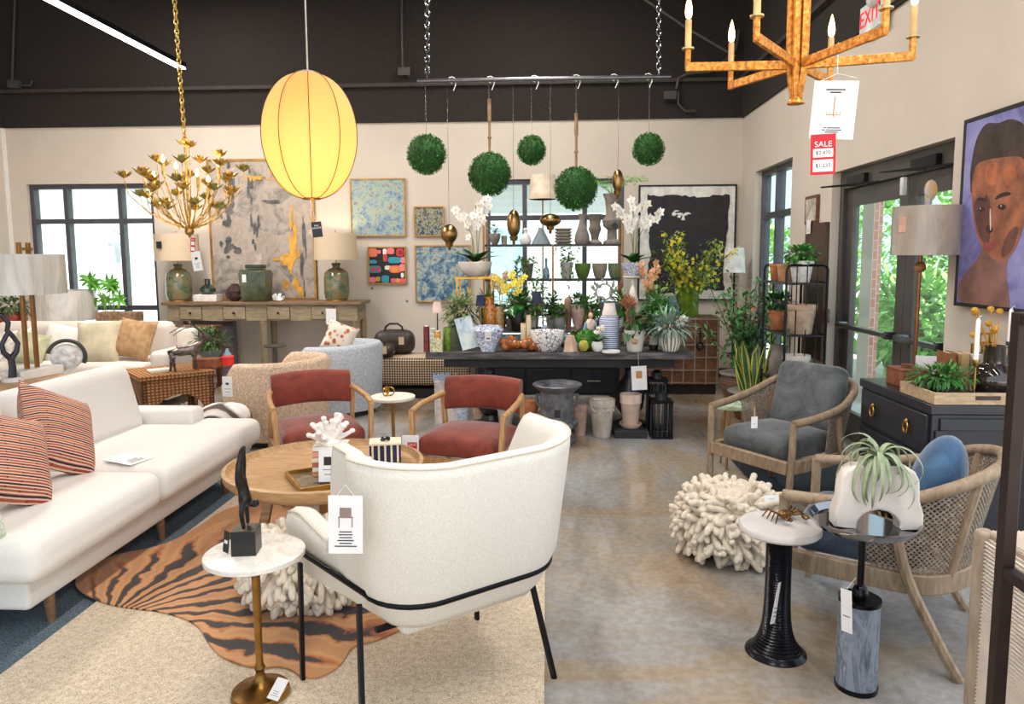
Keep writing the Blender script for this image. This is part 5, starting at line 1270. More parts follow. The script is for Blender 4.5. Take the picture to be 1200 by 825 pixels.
def orchid(lab, loc, pot, fm, sprays, seed, leafm=LEAFD, cm=None, fs=.04, group='orchids on and around the display table'):
    """pot=(kind,r,h,mat); sprays=list of (base dx,dy, tip dx,dy,dz, n flowers, arch)"""
    t = thing('potted_orchid', lab, 'orchid', loc, 0, group); kind, r, h, pm = pot; rg = rng(seed)
    mb = MB(); mb.lathe(pot_profile(kind, r, h), n=32); mb.build('pot', pm, t)
    mb = MB(); mb.lathe([(0, h*.9), (r*.85, h*.89)], n=18); mb.build('soil', SOIL, t)
    mb = MB()
    for k in range(8):
        q = 2*PI*k/8+rg.uniform(-.3, .3); el = rg.uniform(.45, 1.1); mb.leaf((0, 0, h*.9), (math.cos(q)*math.cos(el), math.sin(q)*math.cos(el), math.sin(el)), (0, 0, 1), r*rg.uniform(1.2, 1.9)*.75+.05, .055+r*.24, bend=.35, fold=.3, n=6)
    mb.build('leaf_fan', leafm, t)
    stm = MB(); first = None
    for (bx_, by_, tx, ty_, tz, nf, arch) in sprays:
        P = [V(bx_, by_, h*.9)]
        for j in range(1, 13):
            u = j/12; P.append(V(bx_+(tx-bx_)*u**2.2, by_+(ty_-by_)*u**1.5, h*.9+(tz-h*.9)*(u+arch*math.sin(PI*u)*.35)))
        stm.tube(P, .0035, 5)
        for j in range(nf):
            k = 12-j*(6.0/max(1, nf)); i = int(k); f_ = k-i; p = P[i] if i >= 12 else P[i]*(1-f_)+P[i+1]*f_
            p = p+V(rg.uniform(-.03, .03), rg.uniform(-.03, .02), rg.uniform(-.025, .02))
            if first is None:
                f = MB(); f.cur = 0
                for a in range(5):
                    q = PI/2+2*PI*a/5; f.leaf((0, 0, 0), (math.cos(q), -.25, math.sin(q)), (0, -1, .1), fs, fs*(.95 if a in (1, 4) else .62), bend=.15, fold=.15, n=4)
                f.cur = 1; f.ell((0, -.008, -.004), .008, 8, 6)
                first = f.build('bloom', [fm, cm or M((226, 190, 90), .5)], t); o = first
            else: o = first.copy(); COL.objects.link(o); o.parent = t
            o.location = p; o.rotation_euler = (rg.uniform(-.4, .4), rg.uniform(-.4, .4), rg.uniform(-.9, .9))
    stm.build('flower_stem', STEMG, t)
    return t
PETW = M((250, 248, 246), .6, var=.04); PETY = M((244, 224, 90), .6, var=.1); PETO = M((236, 196, 140), .6, var=.3, vs=60, c2=(206, 116, 110)); PETP = M((244, 214, 190), .6, var=.12)
GREYP = M((140, 138, 134), .7, var=.15)
m = NT('blue_white_porcelain'); v = m.noise(26, 3, .5, 2.2); m.col(m.ramp(v.outputs['Fac'], [(.44, (238, 242, 248)), (.5, (70, 104, 176)), (.56, (232, 238, 246)), (.64, (52, 84, 160))])); m.set(Roughness=.15, Coat_Weight=.5); BWP = m.mat
m = NT('banded_porcelain'); v = m.n('ShaderNodeTexWave', wave_type='BANDS', bands_direction='Z'); v.inputs['Scale'].default_value = 17; v.inputs['Distortion'].default_value = .6; m.l(m.co, v.inputs[0]); m.col(m.ramp(v.outputs['Fac'], [(.3, (84, 104, 160)), (.6, (226, 230, 240))])); m.set(Roughness=.3); BAND = m.mat
# --- table end with books
for k, (px, h, c, lab) in enumerate([(496, 30, (120, 44, 44), 'red and teal book upright at the table end by the bench'), (503, 27, (236, 226, 200), 'cream book upright beside the red and teal one'), (509, 24, (240, 170, 80), 'orange book upright in the row at the table end')]):
    t = thing('book', lab, 'book', D(px+4, 6.5), R(6), 'upright books at the table end'); hh = pxs(h); tw = pxs(6)
    mb = MB(); mb.box((-tw/2+.002, 0, hh/2), (.004, .16, hh)); mb.box((tw/2-.002, 0, hh/2), (.004, .16, hh)); mb.box((0, -.078, hh/2), (tw, .004, hh)); mb.build('cover', M(c, .6, var=.35, vs=26), t)
    mb = MB(); mb.box((0, .002, hh/2), (tw-.009, .15, hh-.012)); mb.build('pages', PAPER, t)
mb = MB(); mb.box((0, 0, pxs(8)), (pxs(13), .05, pxs(16))); tag(mb.build('patterned_box', M((216, 214, 170), .7, var=.35, vs=60), loc=D(512, 6.44)+V(0, 0, .0)), 'small pale patterned box in front of the upright books', 'box')
def mini_lamp(lab, loc, sh, sw, hh, shm, bm_=BLACK):
    t = thing('table_lamp', lab, 'lamp', loc, 0, 'mini lamps on the display table')
    mb = MB(); mb.lathe([(0, 0), (.045, 0), (.045, .008), (.012, .018), (.006, .03), (.006, hh-sh)], n=16); mb.build('stem_base', bm_, t)
    mb = MB(); shade_geo(mb, sw/2, sw*.36, hh-sh, hh, n=24); mb.build('lamp_shade', shm, t)
mini_lamp('mini lamp with pink shade at the bench end of the display table', D(513, 6.62), pxs(13), pxs(12), pxs(57), M((236, 206, 196), .8))
mini_lamp('mini lamp with navy shade beside the leafy planter box', D(563.5, 6.75), pxs(13), pxs(12), pxs(64), M((38, 46, 86), .8), BRASS)
mini_lamp('mini lamp with dark slate shade behind the flower painted bowl', D(629, 6.85), pxs(15), pxs(13), pxs(48), M((54, 58, 84), .8))
vase('candle_jar', 'green mossy glass jar beside the leaning watercolour', D(524, 6.58), [(0, 0), (.032, 0), (.036, .02), (.036, .2), (.03, .21), (0, .2)], M((104, 140, 40), .3, var=.4, vs=30), 'jar')
t = potted('potted_plant', 'variegated leafy plant in a grey green square planter', D(541, 6.82), .12, .2, 'cyl', M((112, 124, 104), .7, var=.15), M((128, 146, 96), .5, var=.4, vs=30), 51, 330, (.21, .15, .16), .1, .028, stem_n=14)
mb = MB(); rgx = rng(3)
for k in range(3): mb.leaf(V(rgx.uniform(-.1, .1)-.05, -.1, .5+rgx.uniform(-.03, .04)), (rgx.uniform(-.3, .3), 0, 1), (0, -1, 0), .05, .045, n=3)
mb.build('yellow_bloom', M((240, 210, 40), .6), t)
t = thing('leaning_picture', 'small blue watercolour picture leaning on the table front', 'picture', D(546, 6.5), 0)
m = art_mat([(.3, (120, 160, 180)), (.5, (200, 220, 226)), (.6, (226, 230, 214)), (.7, (150, 184, 196))], 5, 1.0)
mb = MB(); mb.box((0, 0, 0), (pxs(20), .012, pxs(39))); o = mb.build('canvas', m.mat, t); o.location = (0, 0, pxs(19.3)); o.rotation_euler = (R(-16), R(-14), R(10))
o.location = (0, .06, pxs(20.5))
vase('vase', 'faceted blue and white bowl vase with a price card on it', D(572, 6.5), [(0, 0), (pxs(9), 0), (pxs(9), .01), (pxs(19), pxs(25)), (pxs(15), pxs(30)), (pxs(13), pxs(30)), (pxs(12), pxs(26)), (0, pxs(24))], BWP, n=12)
mb = MB(); mb.box((0, 0, 0), (pxs(7.5), .002, pxs(12))); o = mb.build('price_tag', PAPER, loc=D(572, 6.36)+V(0, 0, pxs(19))); o.rotation_euler = (R(14), 0, 0); tag(o, 'white price card stuck on the blue and white bowl', 'price tag')
mb = MB(); mb.box((0, -.0012, -.018), (.03, .0006, .012)); mb.build('print', INK, o)
AMB = M((190, 108, 44), .15, var=.5, vs=26, coat=.4, c2=(112, 62, 26))
for k, (px, lab) in enumerate(((599, 'amber glass flower ornament beside the blue bowl'), (621, 'amber glass flower ornament beside the white painted bowl'))):
    mb = MB(); r = rng(90+k)
    for j in range(11):
        q = 2*PI*j/11; el = r.uniform(.1, 1.0); mb.ell((.05*math.cos(q), .045*math.sin(q), .045+r.uniform(0, .03)), (.05, .04, .035), 10, 7, rot=Euler((r.uniform(-.6, .6), r.uniform(-.6, .6), q)).to_matrix())
    mb.ell((0, 0, .1), (.04, .04, .035), 10, 7); mb.v = [V(v.x*1.15, v.y, max(0, v.z*1.05)) for v in mb.v]
    tag(mb.build('glass_ornament', AMB, loc=D(px, 6.5)), lab, 'ornament', 'amber glass ornaments')
m = NT('flower_painted'); v = m.n('ShaderNodeTexVoronoi', feature='DISTANCE_TO_EDGE'); v.inputs['Scale'].default_value = 26; m.l(m.co, v.inputs[0]); n1 = m.noise(9, 2)
f = m.math('MULTIPLY', m.math('LESS_THAN', v.outputs['Distance'], .07), m.math('GREATER_THAN', n1.outputs['Fac'], .48)); m.col(m.mix(f, (236, 232, 226), (92, 86, 130))); m.set(Roughness=.25, Coat_Weight=.4)
vase('bowl', 'white bowl painted with purple blossoms at the table front', D(641, 6.52), [(0, 0), (pxs(11), 0), (pxs(12), .008), (pxs(18), pxs(10)), (pxs(20.5), pxs(23)), (pxs(20), pxs(24)), (pxs(19), pxs(23)), (pxs(16), pxs(10)), (0, pxs(4))], m.mat, 'bowl', 36)
mb = MB(); mb.lathe([(0, 0), (pxs(10), 0), (pxs(8.5), pxs(5)), (pxs(5), pxs(18)), (0, pxs(19))], n=5); ob = mb.build('faceted_stone', M((222, 190, 168), .7, var=.12), loc=D(668, 6.5), angle=10); tag(ob, 'pink faceted stone ornament on the table front', 'ornament')
mb = MB(); mb.ell((0, 0, pxs(12)), (pxs(12.5), pxs(12.5), pxs(12)), 24, 16); r = rng(4)
for j in range(420):
    u = r.uniform(-.95, 1); q = r.uniform(0, 6.28); s2 = math.sqrt(1-u*u); d = V(s2*math.cos(q), s2*math.sin(q), u); mb.leaf(d*pxs(12)+V(0, 0, pxs(12)), d+V(r.uniform(-1, 1), r.uniform(-1, 1), r.uniform(-1, 1)), (0, .3, 1), .018, .01, n=2)
mb.v = [V(v.x, v.y, max(0, v.z)) for v in mb.v]
tag(mb.build('moss_ball', M((64, 140, 36), .7, var=.3), loc=D(688, 6.6)), 'bright green moss ball on the display table front', 'moss ball')
mb = MB(); mb.ell((0, 0, pxs(7)), (pxs(6), pxs(6), pxs(7)), 14, 10)
for j in range(7): q = 2*PI*j/7; mb.leaf((0, 0, pxs(13)), (math.cos(q)*.5, math.sin(q)*.5, .9), (0, 0, 1), .035, .012, n=2)
tag(mb.build('pineapple_ornament', M((176, 168, 70), .6, var=.4, vs=70, bump=.8), loc=D(684, 6.45)), 'little green gold pineapple ornament before the moss ball', 'ornament')
orchid('tiny white orchid in a small round white pot', D(700, 6.47), ('round', pxs(7), pxs(12), WHITE), PETW, [(0, 0, .0, -.02, pxs(27), 4, .3), (0, 0, .05, -.0, pxs(29), 3, .2)], 61, fs=.022, leafm=LEAF)
t = thing('ceramic_lamp', 'tall blue banded ceramic lamp body with white cone on top', 'lamp', D(714, 6.62))
mb = MB(); mb.lathe([(0, 0), (pxs(10), 0), (pxs(12), pxs(3)), (pxs(12), pxs(36)), (pxs(10), pxs(40)), (pxs(5), pxs(41)), (0, pxs(41))], n=32); mb.build('banded_body', BAND, t)
mb = MB(); shade_geo(mb, pxs(9), pxs(6), pxs(41), pxs(55), n=24); mb.build('lamp_shade', M((240, 230, 222), .8), t)
mb = MB(); mb.lathe([(0, 0), (pxs(10.5), 0), (pxs(10.5), .018), (0, .018)], n=24); tag(mb.build('coaster_stack', WHITE, loc=D(716, 6.42)), 'white round trivet before the blue banded lamp', 'trivet')
t = potted('potted_plant', 'broad leaved plant in a white pot with embossed face', D(744, 6.5), pxs(12), pxs(25), 'taper', POTW, LEAFD, 52, 40, (.12, .08, .09), .13, .075, stem_n=8, fz=.27)
mb = MB(); mb.lathe([(0, 0), (.02, 0), (.026, .01), (.026, .04), (.014, .06), (.0, .06)], n=10, rot=Matrix.Rotation(PI/2, 3, 'X')); o = mb.build('embossed_face', M((190, 150, 110), .8), t); o.location = (.0, -.05, .1); o.rotation_euler = (0, 0, 0)
o.matrix_basis = Matrix.Rotation(-t.rotation_euler.z, 4, 'Z') @ Matrix.Translation((-.01, -pxs(7.5), pxs(13)))
vase('bottle', 'dark wine bottle with a pale label behind the striped pot', D(766, 6.6), [(0, 0), (.04, 0), (.042, .01), (.042, .15), (.016, .19), (.014, .25), (.018, .255), (0, .255)], M((30, 34, 26), .15), 'bottle', 20)
mb = MB(); mb.cyl((0, 0, .05), (0, 0, .13), .0428, n=20); tl_ = mb.build('label', M((226, 216, 196), .7), bpy.data.objects['bottle.001'] if 'bottle.001' in bpy.data.objects else None)
m = NT('striped_glaze'); co = m.n('ShaderNodeSeparateXYZ'); m.l(m.co, co.inputs[0]); an = m.math('ARCTAN2', co.outputs[1], co.outputs[0]); f = m.math('SINE', m.math('MULTIPLY', an, 18)); m.col(m.ramp(m.math('MULTIPLY_ADD', f, .5), [(.1, (112, 92, 76)), (.4, (240, 234, 224))])); m.set(Roughness=.5); STRP = m.mat
t = potted('potted_plant', 'silvery fern in a white pot with brown vertical stripes', D(785, 6.5), pxs(13.5), pxs(24), 'round', STRP, M((150, 172, 156), .6, var=.25), 53, 260, (.2, .16, .08), .13, .022, stem_n=6, dr=.1, fz=.23)
# --- middle of the table
vase('vase', 'tall orange speckled glass vase behind the blue bowl', D(574, 6.85), [(0, 0), (.05, 0), (.06, .04), (.06, .2), (.035, .27), (.045, .32), (0, .32)], M((206, 110, 40), .2, var=.75, vs=50, coat=.4))
vase('vase', 'dark speckled glass vase with gold flecks near the orange one', D(585, 6.9), [(0, 0), (.04, 0), (.05, .03), (.05, .16), (.03, .22), (0, .22)], M((96, 60, 40), .2, var=.8, vs=60, c2=(230, 190, 110)))
vase('jar', 'clear grey glass tumbler before the black square pot', D(596, 6.7), [(0, 0), (.035, 0), (.038, .13), (.034, .13), (.03, .01), (0, .01)], M((170, 186, 190), .08, alpha=.45), 'glass')
t = potted('potted_plant', 'wide dark leaved plant in a black pot', D(607, 6.85), .075, .2, 'plain', M((26, 24, 28), .35), M((38, 110, 40), .35, var=.3), 54, 34, (.12, .1, .06), .13, .08, stem_n=6, fz=.25)
for k, (px, h, lab) in enumerate(((619.5, 40, 'tallest cream pillar candle on the display table'), (613, 30, 'shorter cream pillar candle beside the tallest one'))):
    t = thing('pillar_candle', lab, 'candle', D(px, 6.75)+V(0, 0, 0), 0, 'cream pillar candles')
    hh = pxs(h); mb = MB(); mb.lathe([(0, 0), (.024, 0), (.024, hh-.004), (.021, hh), (0, hh-.003)], n=18); mb.build('wax', M((244, 226, 190), .5, var=.05), t); mb = MB(); mb.cyl((0, 0, hh-.004), (0, 0, hh+.012), .0015, n=5); mb.build('wick', BLACK, t)
vase('jar', 'small white jar with blue bands near the amber ornament', D(622, 6.62), [(0, 0), (.045, 0), (.048, .02), (.048, .1), (.04, .12), (0, .12)], BAND, 'jar')
vase('ginger_jar', 'blue and white ginger jar behind the painted bowl', D(638, 6.8), [(0, 0), (.045, 0), (.06, .06), (.055, .13), (.03, .16), (.03, .18), (.04, .19), (.0, .21)], BWP, 'jar')
potted('potted_plant', 'little moss plant in a grey pot behind the faceted stone', D(656, 6.9), .06, .13, 'round', M((130, 132, 130), .7), M((70, 116, 40), .7, var=.35), 55, 260, (.075, .07, .06), .03, .018)
vase('vase', 'slate blue sphere vase beside the little moss plant', D(663, 6.72), [(0, 0), (.03, 0), (.06, .03), (.07, .07), (.05, .12), (.02, .14), (0, .14)], M((96, 116, 130), .4))
potted('potted_plant', 'fern with white blossom in a shell bowl by the figurine', D(677, 7.0), .07, .24, 'bowl', M((196, 160, 150), .6, var=.2), LEAFD, 56, 200, (.1, .09, .06), .05, .02, flowers=(PETW, 4, .025), fz=.27)
vase('shell_ornament', 'brown upright shell ornament behind the moss plant', D(666, 7.02), [(0, 0), (.03, 0), (.04, .1), (.055, .2), (.05, .28), (.02, .31), (0, .31)], M((140, 104, 84), .5, var=.3), 'ornament', 12, sx=.8)
potted('potted_plant', 'mossy plant in a round glass bowl before the figurine', D(675, 6.75), .065, .09, 'round', M((110, 120, 60), .3), M((120, 140, 40), .7, var=.35), 57, 200, (.07, .06, .035), .03, .016)
vase('bowl', 'wide white dish beside the moss ball and mossy bowl', D(672, 6.66), [(0, 0), (.05, 0), (.1, .05), (.105, .075), (.098, .075), (.05, .015), (0, .012)], WHITE, 'bowl')
# figurine
t = thing('figurine', 'painted figurine of a robed woman standing on the display table', 'figurine', D(692, 6.78))
mb = MB(); mb.lathe([(0, 0), (.055, 0), (.06, .02), (.05, .12), (.04, .19), (.048, .235), (.03, .262), (.014, .27), (0, .27)], n=24, sy=.75); mb.build('robe', M((226, 196, 184), .6, var=.25, vs=24), t)
mb = MB(); mb.ell((0, -.004, .3), (.022, .024, .03), 16, 12); mb.cyl((0, 0, .262), (0, 0, .285), .01, n=10); mb.ell((0, -.028, .297), (.004, .005, .006), 8, 6); mb.build('head', M((226, 184, 160), .6, var=.05), t)
mb = MB(); mb.ell((0, .006, .312), (.025, .024, .026), 14, 10); mb.ell((0, .01, .34), (.013, .013, .012), 10, 8); mb.build('hair', M((92, 62, 42), .7), t)
mb = MB()
for sx in (-1, 1): mb.tube([(sx*.043, 0, .235), (sx*.058, -.01, .17), (sx*.03, -.05, .14), (sx*.006, -.055, .155)], [.015, .014, .01, .008], 8)
mb.build('sleeve', M((120, 170, 186), .6, var=.2), t)
mb = MB(); mb.box((0, 0, pxs(17)), (pxs(25), .02, pxs(34))); ob = mb.build('slate_board', M((120, 126, 140), .7), loc=D(714, 7.1)); tag(ob, 'grey board standing behind the banded lamp', 'board')
mb = MB(); r = rng(15)
for j in range(30):
    q = r.uniform(0, 6.28); e = r.uniform(0, 1.4); d = V(math.cos(q)*math.cos(e), math.sin(q)*math.cos(e), math.sin(e)); mb.tube([V(0, 0, .2), V(0, 0, .24)+d*.05, V(0, 0, .25)+d*.09], [.01, .01, .007], 6)
mb.lathe([(0, 0), (.05, 0), (.05, .01), (.012, .03), (.012, .22), (0, .22)], n=14)
tag(mb.build('coral_ornament', M((176, 120, 82), .7, var=.3), loc=D(735, 6.9)), 'orange coral ornament on a stand behind the white face pot', 'ornament')
vase('cone_shade', 'white cone ornament with red tip behind the coral ornament', D(741, 7.05), [(0, .26), (.055, .26), (.055, .27), (.02, .4), (0, .41)], M((240, 224, 216), .7), 'ornament')
mb = MB(); mb.cyl((0, 0, 0), (0, 0, .26), .012, n=10); o = mb.build('stand', BRASS, bpy.data.objects['cone_shade'])
# --- orchids and taller things
gs = at(557, 324, y=7.2); t = thing('plant_stand', 'gold square plant stand holding the white orchid bowl', 'plant stand', (gs.x, 7.2, DZ)); ghz = gs.z-DZ
mb = MB(); mb.box((0, 0, ghz-.012), (.37, .3, .024)); mb.build('stand_top', GOLD, t, bevel=.002)
for sx in (-1, 1):
    for sy in (-1, 1):
        mb = MB(); mb.box((sx*.17, sy*.135, (ghz-.024)/2), (.016, .016, ghz-.024)); mb.build('leg', GOLD, t)
s2 = 7.2/850
orchid('white orchid in a wide white bowl on the gold stand', (gs.x, 7.2, gs.z+.001), ('bowl', 20*s2, 17*s2, M((236, 226, 218), .5, var=.08)), PETW, [(0, 0, -.2, -.05, 78*s2, 8, .25), (.02, .02, .02, -.08, 82*s2, 7, .1), (.03, 0, .14, .02, 90*s2, 7, .15), (-.02, 0, -.06, .05, 64*s2, 6, .2)], 62, fs=.05)
orchid('yellow orchid in a small grey pot behind the leafy planter', D(599, 7.0), ('plain', .055, .1, M((120, 112, 104), .7)), PETY, [(0, 0, -.15, -.03, .5, 9, .35), (.01, 0, .15, 0, .5, 9, .35), (0, 0, .03, .03, .55, 6, .2)], 63, fs=.04)
orchid('peach spotted orchid in a dark pot beside the navy lamp', D(587, 7.2), ('plain', .06, .12, M((70, 62, 58), .7)), PETP, [(0, 0, -.06, -.03, .5, 6, .2), (.01, 0, .07, 0, .55, 7, .2)], 64, fs=.038)
ps_ = at(742, 323, y=7.2); mb = MB(); hh = ps_.z-DZ-.001
mb.lathe([(0, 0), (.11, 0), (.11, .015), (.03, .03), (.025, hh-.03), (.1, hh-.015), (.1, hh), (0, hh)], n=24); tag(mb.build('pedestal', M((226, 222, 214), .5), loc=(ps_.x, 7.2, DZ)), 'slender white pedestal holding the blue and white orchid bowl', 'pedestal')
orchid('tall white orchid in a blue and white bowl on the pedestal', (ps_.x, 7.2, ps_.z+.001), ('bowl', 14*s2, 15*s2, BWP), PETW, [(0, 0, -.17, -.06, 78*s2, 9, .25), (0, .01, -.02, -.05, 86*s2, 9, .15), (.02, 0, .26, -.05, 72*s2, 9, .35), (.02, .02, .1, -.03, 84*s2, 8, .25)], 65, fs=.052, leafm=LEAFD)
orchid('orange and pink orchid standing behind the face pot', D(757, 7.1), ('plain', .07, .13, TERRAW), PETO, [(0, 0, -.07, -.05, .6, 8, .3), (.02, 0, .1, 0, .63, 9, .25), (0, 0, .02, -.05, .5, 6, .2)], 66, fs=.04)
potted('potted_plant', 'bushy green fern in a white blue rimmed pot behind the striped pot', D(774, 6.95), .08, .13, 'plain', BWP, M((72, 150, 60), .5, var=.35), 58, 320, (.17, .13, .1), .07, .022, flowers=(PETW, 5, .03))
vase('glass_bottle', 'teal round glass bottle near the orange orchid', D(781, 7.2), [(0, 0), (.05, 0), (.08, .05), (.085, .1), (.06, .16), (.02, .19), (.018, .24), (0, .24)], M((70, 150, 150), .08, trans=.5), 'bottle')
orchid('white blossomed plant behind the silvery fern', D(790, 6.85), ('plain', .06, .1, WHITE), PETW, [(0, 0, -.1, -.05, .22, 5, .2), (.02, 0, .08, 0, .26, 6, .2)], 67, fs=.035, leafm=LEAFG)
# trailing plants filling the middle back
potted('potted_plant', 'green ivy plant on the table behind the slate lamp', D(648, 7.15), .07, .12, 'plain', STONE, LEAFD, 59, 160, (.13, .1, .12), .05, .035)
potted('potted_plant', 'small herb plant in a tin pot behind the tiny orchid', D(700, 7.1), .06, .1, 'plain', STEEL, LEAF, 71, 160, (.1, .08, .1), .045, .02)
potted('potted_plant', 'dark leafy plant behind the amber ornaments', D(612, 7.2), .07, .12, 'plain', TERRA, LEAFD, 72, 160, (.13, .1, .14), .06, .035)
potted('potted_plant', 'arching green plant in a grey pot at the riser end behind the navy lamp', D(571, 7.1), .07, .13, 'plain', GREYP, M((104, 140, 70), .5, var=.4), 73, 190, (.15, .1, .13), .08, .026)
potted('potted_plant', 'pale green plant in a clay pot behind the figurine', D(688, 7.15), .06, .11, 'taper', TERRA, M((120, 160, 80), .5, var=.4), 74, 190, (.13, .1, .12), .06, .024)
potted('potted_plant', 'bright green plant in a white pot behind the banded lamp', D(726, 7.1), .06, .11, 'plain', POTW, LEAF, 75, 200, (.13, .1, .14), .07, .026)
potted('potted_plant', 'green and cream leafy plant behind the wine bottle', D(768, 7.2), .07, .13, 'plain', STONE, M((130, 160, 90), .5, var=.5), 76, 220, (.17, .12, .14), .07, .028)
potted('potted_plant', 'sprigged light green plant behind the black pot', D(625, 7.18), .06, .11, 'plain', POTW, M((128, 150, 84), .5, var=.5), 77, 190, (.14, .1, .17), .055, .026)
# ================================================================ SHELF UNIT BEFORE THE CENTRE WINDOW
EY = 8.3; ez = [at(648, 286, y=EY).z, at(648, 327, y=EY).z, at(648, 368, y=EY).z, .45]
ex0, exm, ex1 = at(567, 300, y=EY).x, at(648, 300, y=EY).x, at(729, 300, y=EY).x
t = thing('etagere_shelf', 'slim brass shelf unit with dark shelves before the centre window', 'shelf unit', ((ex0+ex1)/2, EY+.2, 0)); exc = (ex0+ex1)/2
for z in ez:
    mb = MB(); mb.box((0, 0, z-.012), (ex1-ex0, .4, .024)); mb.build('shelf', M((52, 46, 44), .4), t)
for x in (ex0, exm, ex1):
    for sy in (-.2, .2):
        mb = MB(); mb.box((x-exc, sy, (ez[0]+.28 if x != exm else ez[0])/2), (.022, .022, ez[0]+.28 if x != exm else ez[0])); mb.build('upright', M((166, 126, 84), .4, metal=.8), t)
def E_(px, k, dy=.15): p = at(px, 300, y=EY+dy); return V(p.x, EY+dy, ez[k]+.001)
e8 = EY/850
GREYC = M((150, 140, 132), .7, var=.2); 
potted('potted_plant', 'white sprigged plant in a grey bowl at the shelf end', E_(580, 0), 7*e8, 13*e8, 'bowl', GREYC, M((120, 150, 110), .5, var=.4), 81, 60, (.09, .08, .06), .035, .015, flowers=(PETW, 6, .02))
vase('vase', 'small grey tumbler on the top shelf behind the brass egg', E_(591, 0), [(0, 0), (.03, 0), (.035, .1), (.03, .1), (.028, .02), (0, .02)], GREYC)
vase('vase', 'white round bottle vase with a knob on the top shelf', E_(616, 0), [(0, 0), (.055, 0), (.07, .04), (.05, .1), (.02, .13), (.02, .15), (.028, .165), (.02, .185), (0, .19)], M((234, 232, 234), .3))
vase('vase', 'slate blue cone vase on the top shelf', E_(634, 0), [(0, 0), (.11, 0), (.105, .02), (.04, .15), (.03, .19), (.02, .19), (0, .18)], M((132, 146, 158), .5))
for k in range(5):
    o = vase('bowl', 'pale grey bowl in the stack on the top shelf, %s' % ['lowest of five', 'second from the bottom', 'middle of five', 'second from the top', 'topmost of five'][k], E_(660, 0)+V(0, 0, .035*k), [(0, 0), (.07, 0), (.1, .03), (.1, .04), (.09, .04), (.06, .012), (0, .012)], M((158, 148, 138), .6), 'bowl', group='stacked grey bowls')
vase('vase', 'fluted grey bottle vase with ribbed sides on the top shelf', E_(682, 0, .12), [(0, 0), (.07, 0), (.085, .03), (.08, .1), (.045, .2), (.03, .27), (.045, .34), (.03, .34), (0, .3)], M((140, 132, 126), .7), n=48, flute=(14, .05))
vase('vase', 'grey footed urn between the fluted vase and the tall urn', E_(697, 0, .22), [(0, 0), (.08, 0), (.08, .02), (.04, .05), (.05, .11), (.075, .17), (.06, .22), (.07, .3), (.09, .34), (.07, .34), (0, .26)], GREYC)
t = thing('potted_fern', 'tall grey urn with a bright pale fern on the shelf top', 'plant', E_(717, 0, .2))
mb = MB(); mb.lathe([(0, 0), (.1, 0), (.1, .03), (.06, .05), (.055, .16), (.1, .2), (.115, .27), (.08, .32), (.07, .38), (.085, .5), (.11, .57), (.09, .57), (0, .5)], n=28); mb.build('pot', GREYC, t)
mb = MB(); rg = rng(91)
for k in range(16):
    q = 2*PI*k/16+rg.uniform(-.2, .2); L = rg.uniform(.3, .42); P = [V(L*u*math.cos(q), L*u*math.sin(q), .55+.42*u*(1.15-u*.75)*rg.uniform(.9, 1.1)) for u in [j/9 for j in range(10)]]
    mb.tube(P, .003, 4)
    for j in range(2, 10):
        d = (P[j]-P[j-1]).normalized(); sd = d.cross(V(0, 0, 1)).normalized()
        for s in (-1, 1): mb.leaf(P[j], sd*s+d*.5, (0, 0, 1), .085*(1-.055*j), .02, n=2)
mb.build('foliage', M((140, 200, 80), .5, var=.25), t)
def ivy(name, lab, loc, r_, h, pm, seed, nvine, up):
    t = thing(name, lab, 'plant', loc, 0); mb = MB(); mb.lathe(pot_profile('taper', r_, h), n=24); mb.build('pot', pm, t)
    st, lf = MB(), MB(); rg = rng(seed)
    for k in range(nvine):
        q = rg.uniform(PI, 2*PI) if not up else rg.uniform(0, 2*PI); P = [V(0, 0, h*.9)]; L = rg.uniform(.15, .34)
        for j in range(1, 8):
            u = j/7
            P.append(V(math.cos(q)*(.03+r_*1.4*min(1, u*2))+rg.uniform(-.02, .02), math.sin(q)*(.02+r_*1.2*min(1, u*2)) if (up and k % 2) or u < .35 else -.19-.04*rg.random(), h+(L*u if up and k % 2 else .05*math.sin(PI*min(1, u*1.6))-L*max(0, u-.35)*1.3)))
        st.tube(P, .0025, 4)
        for p in P[1:]:
            for s in range(2): lf.leaf(p, V(rg.uniform(-1, 1), rg.uniform(-1, .3), rg.uniform(-.6, .6)), (0, -.3, 1), rg.uniform(.035, .05), .03, n=2)
    st.build('vine', STEMG, t); lf.build('foliage', M((84, 120, 60), .5, var=.45, vs=20), t); return t
ivy('trailing_plant', 'trailing ivy in a grey pot on the second shelf', E_(618, 1, .1), .07, .18, GREYC, 1, 14, False)
vase('bottle', 'pale blue bottle with wooden stopper on the second shelf', E_(640, 1), [(0, 0), (.035, 0), (.04, .02), (.035, .1), (.014, .14), (.014, .2), (.02, .21), (.01, .24), (0, .24)], M((150, 186, 210), .2), 'bottle')
ivy('trailing_plant', 'sprigged vine in a white pot beside the brass upright', E_(664, 1, .12), .075, .19, POTW, 2, 12, True)
for px, w_, c, lab in ((683, 9, (104, 140, 60), 'green ribbed bowl planter on the second shelf'), (703, 8.5, (180, 164, 146), 'beige ribbed bowl planter on the second shelf'), (721, 8, (128, 140, 104), 'grey green ribbed bowl planter at the end of the second shelf')):
    vase('bowl', lab, E_(px, 1), [(0, 0), (.04, 0), (.06, .02), (w_*e8, .12), (w_*e8, .175), (w_*e8-.008, .175), (.05, .03), (0, .03)], M(c, .5, var=.15), 'bowl', 48, flute=(13, .05))
ivy('trailing_plant', 'leafy vine tumbling from a brown pot under the second shelf', E_(606, 2, .1), .08, .16, M((120, 92, 70), .8), 3, 18, True)
ivy('trailing_plant', 'small ivy in a clay pot on the third shelf by the brass upright', E_(632, 2, .1), .06, .13, TERRA, 4, 12, True)
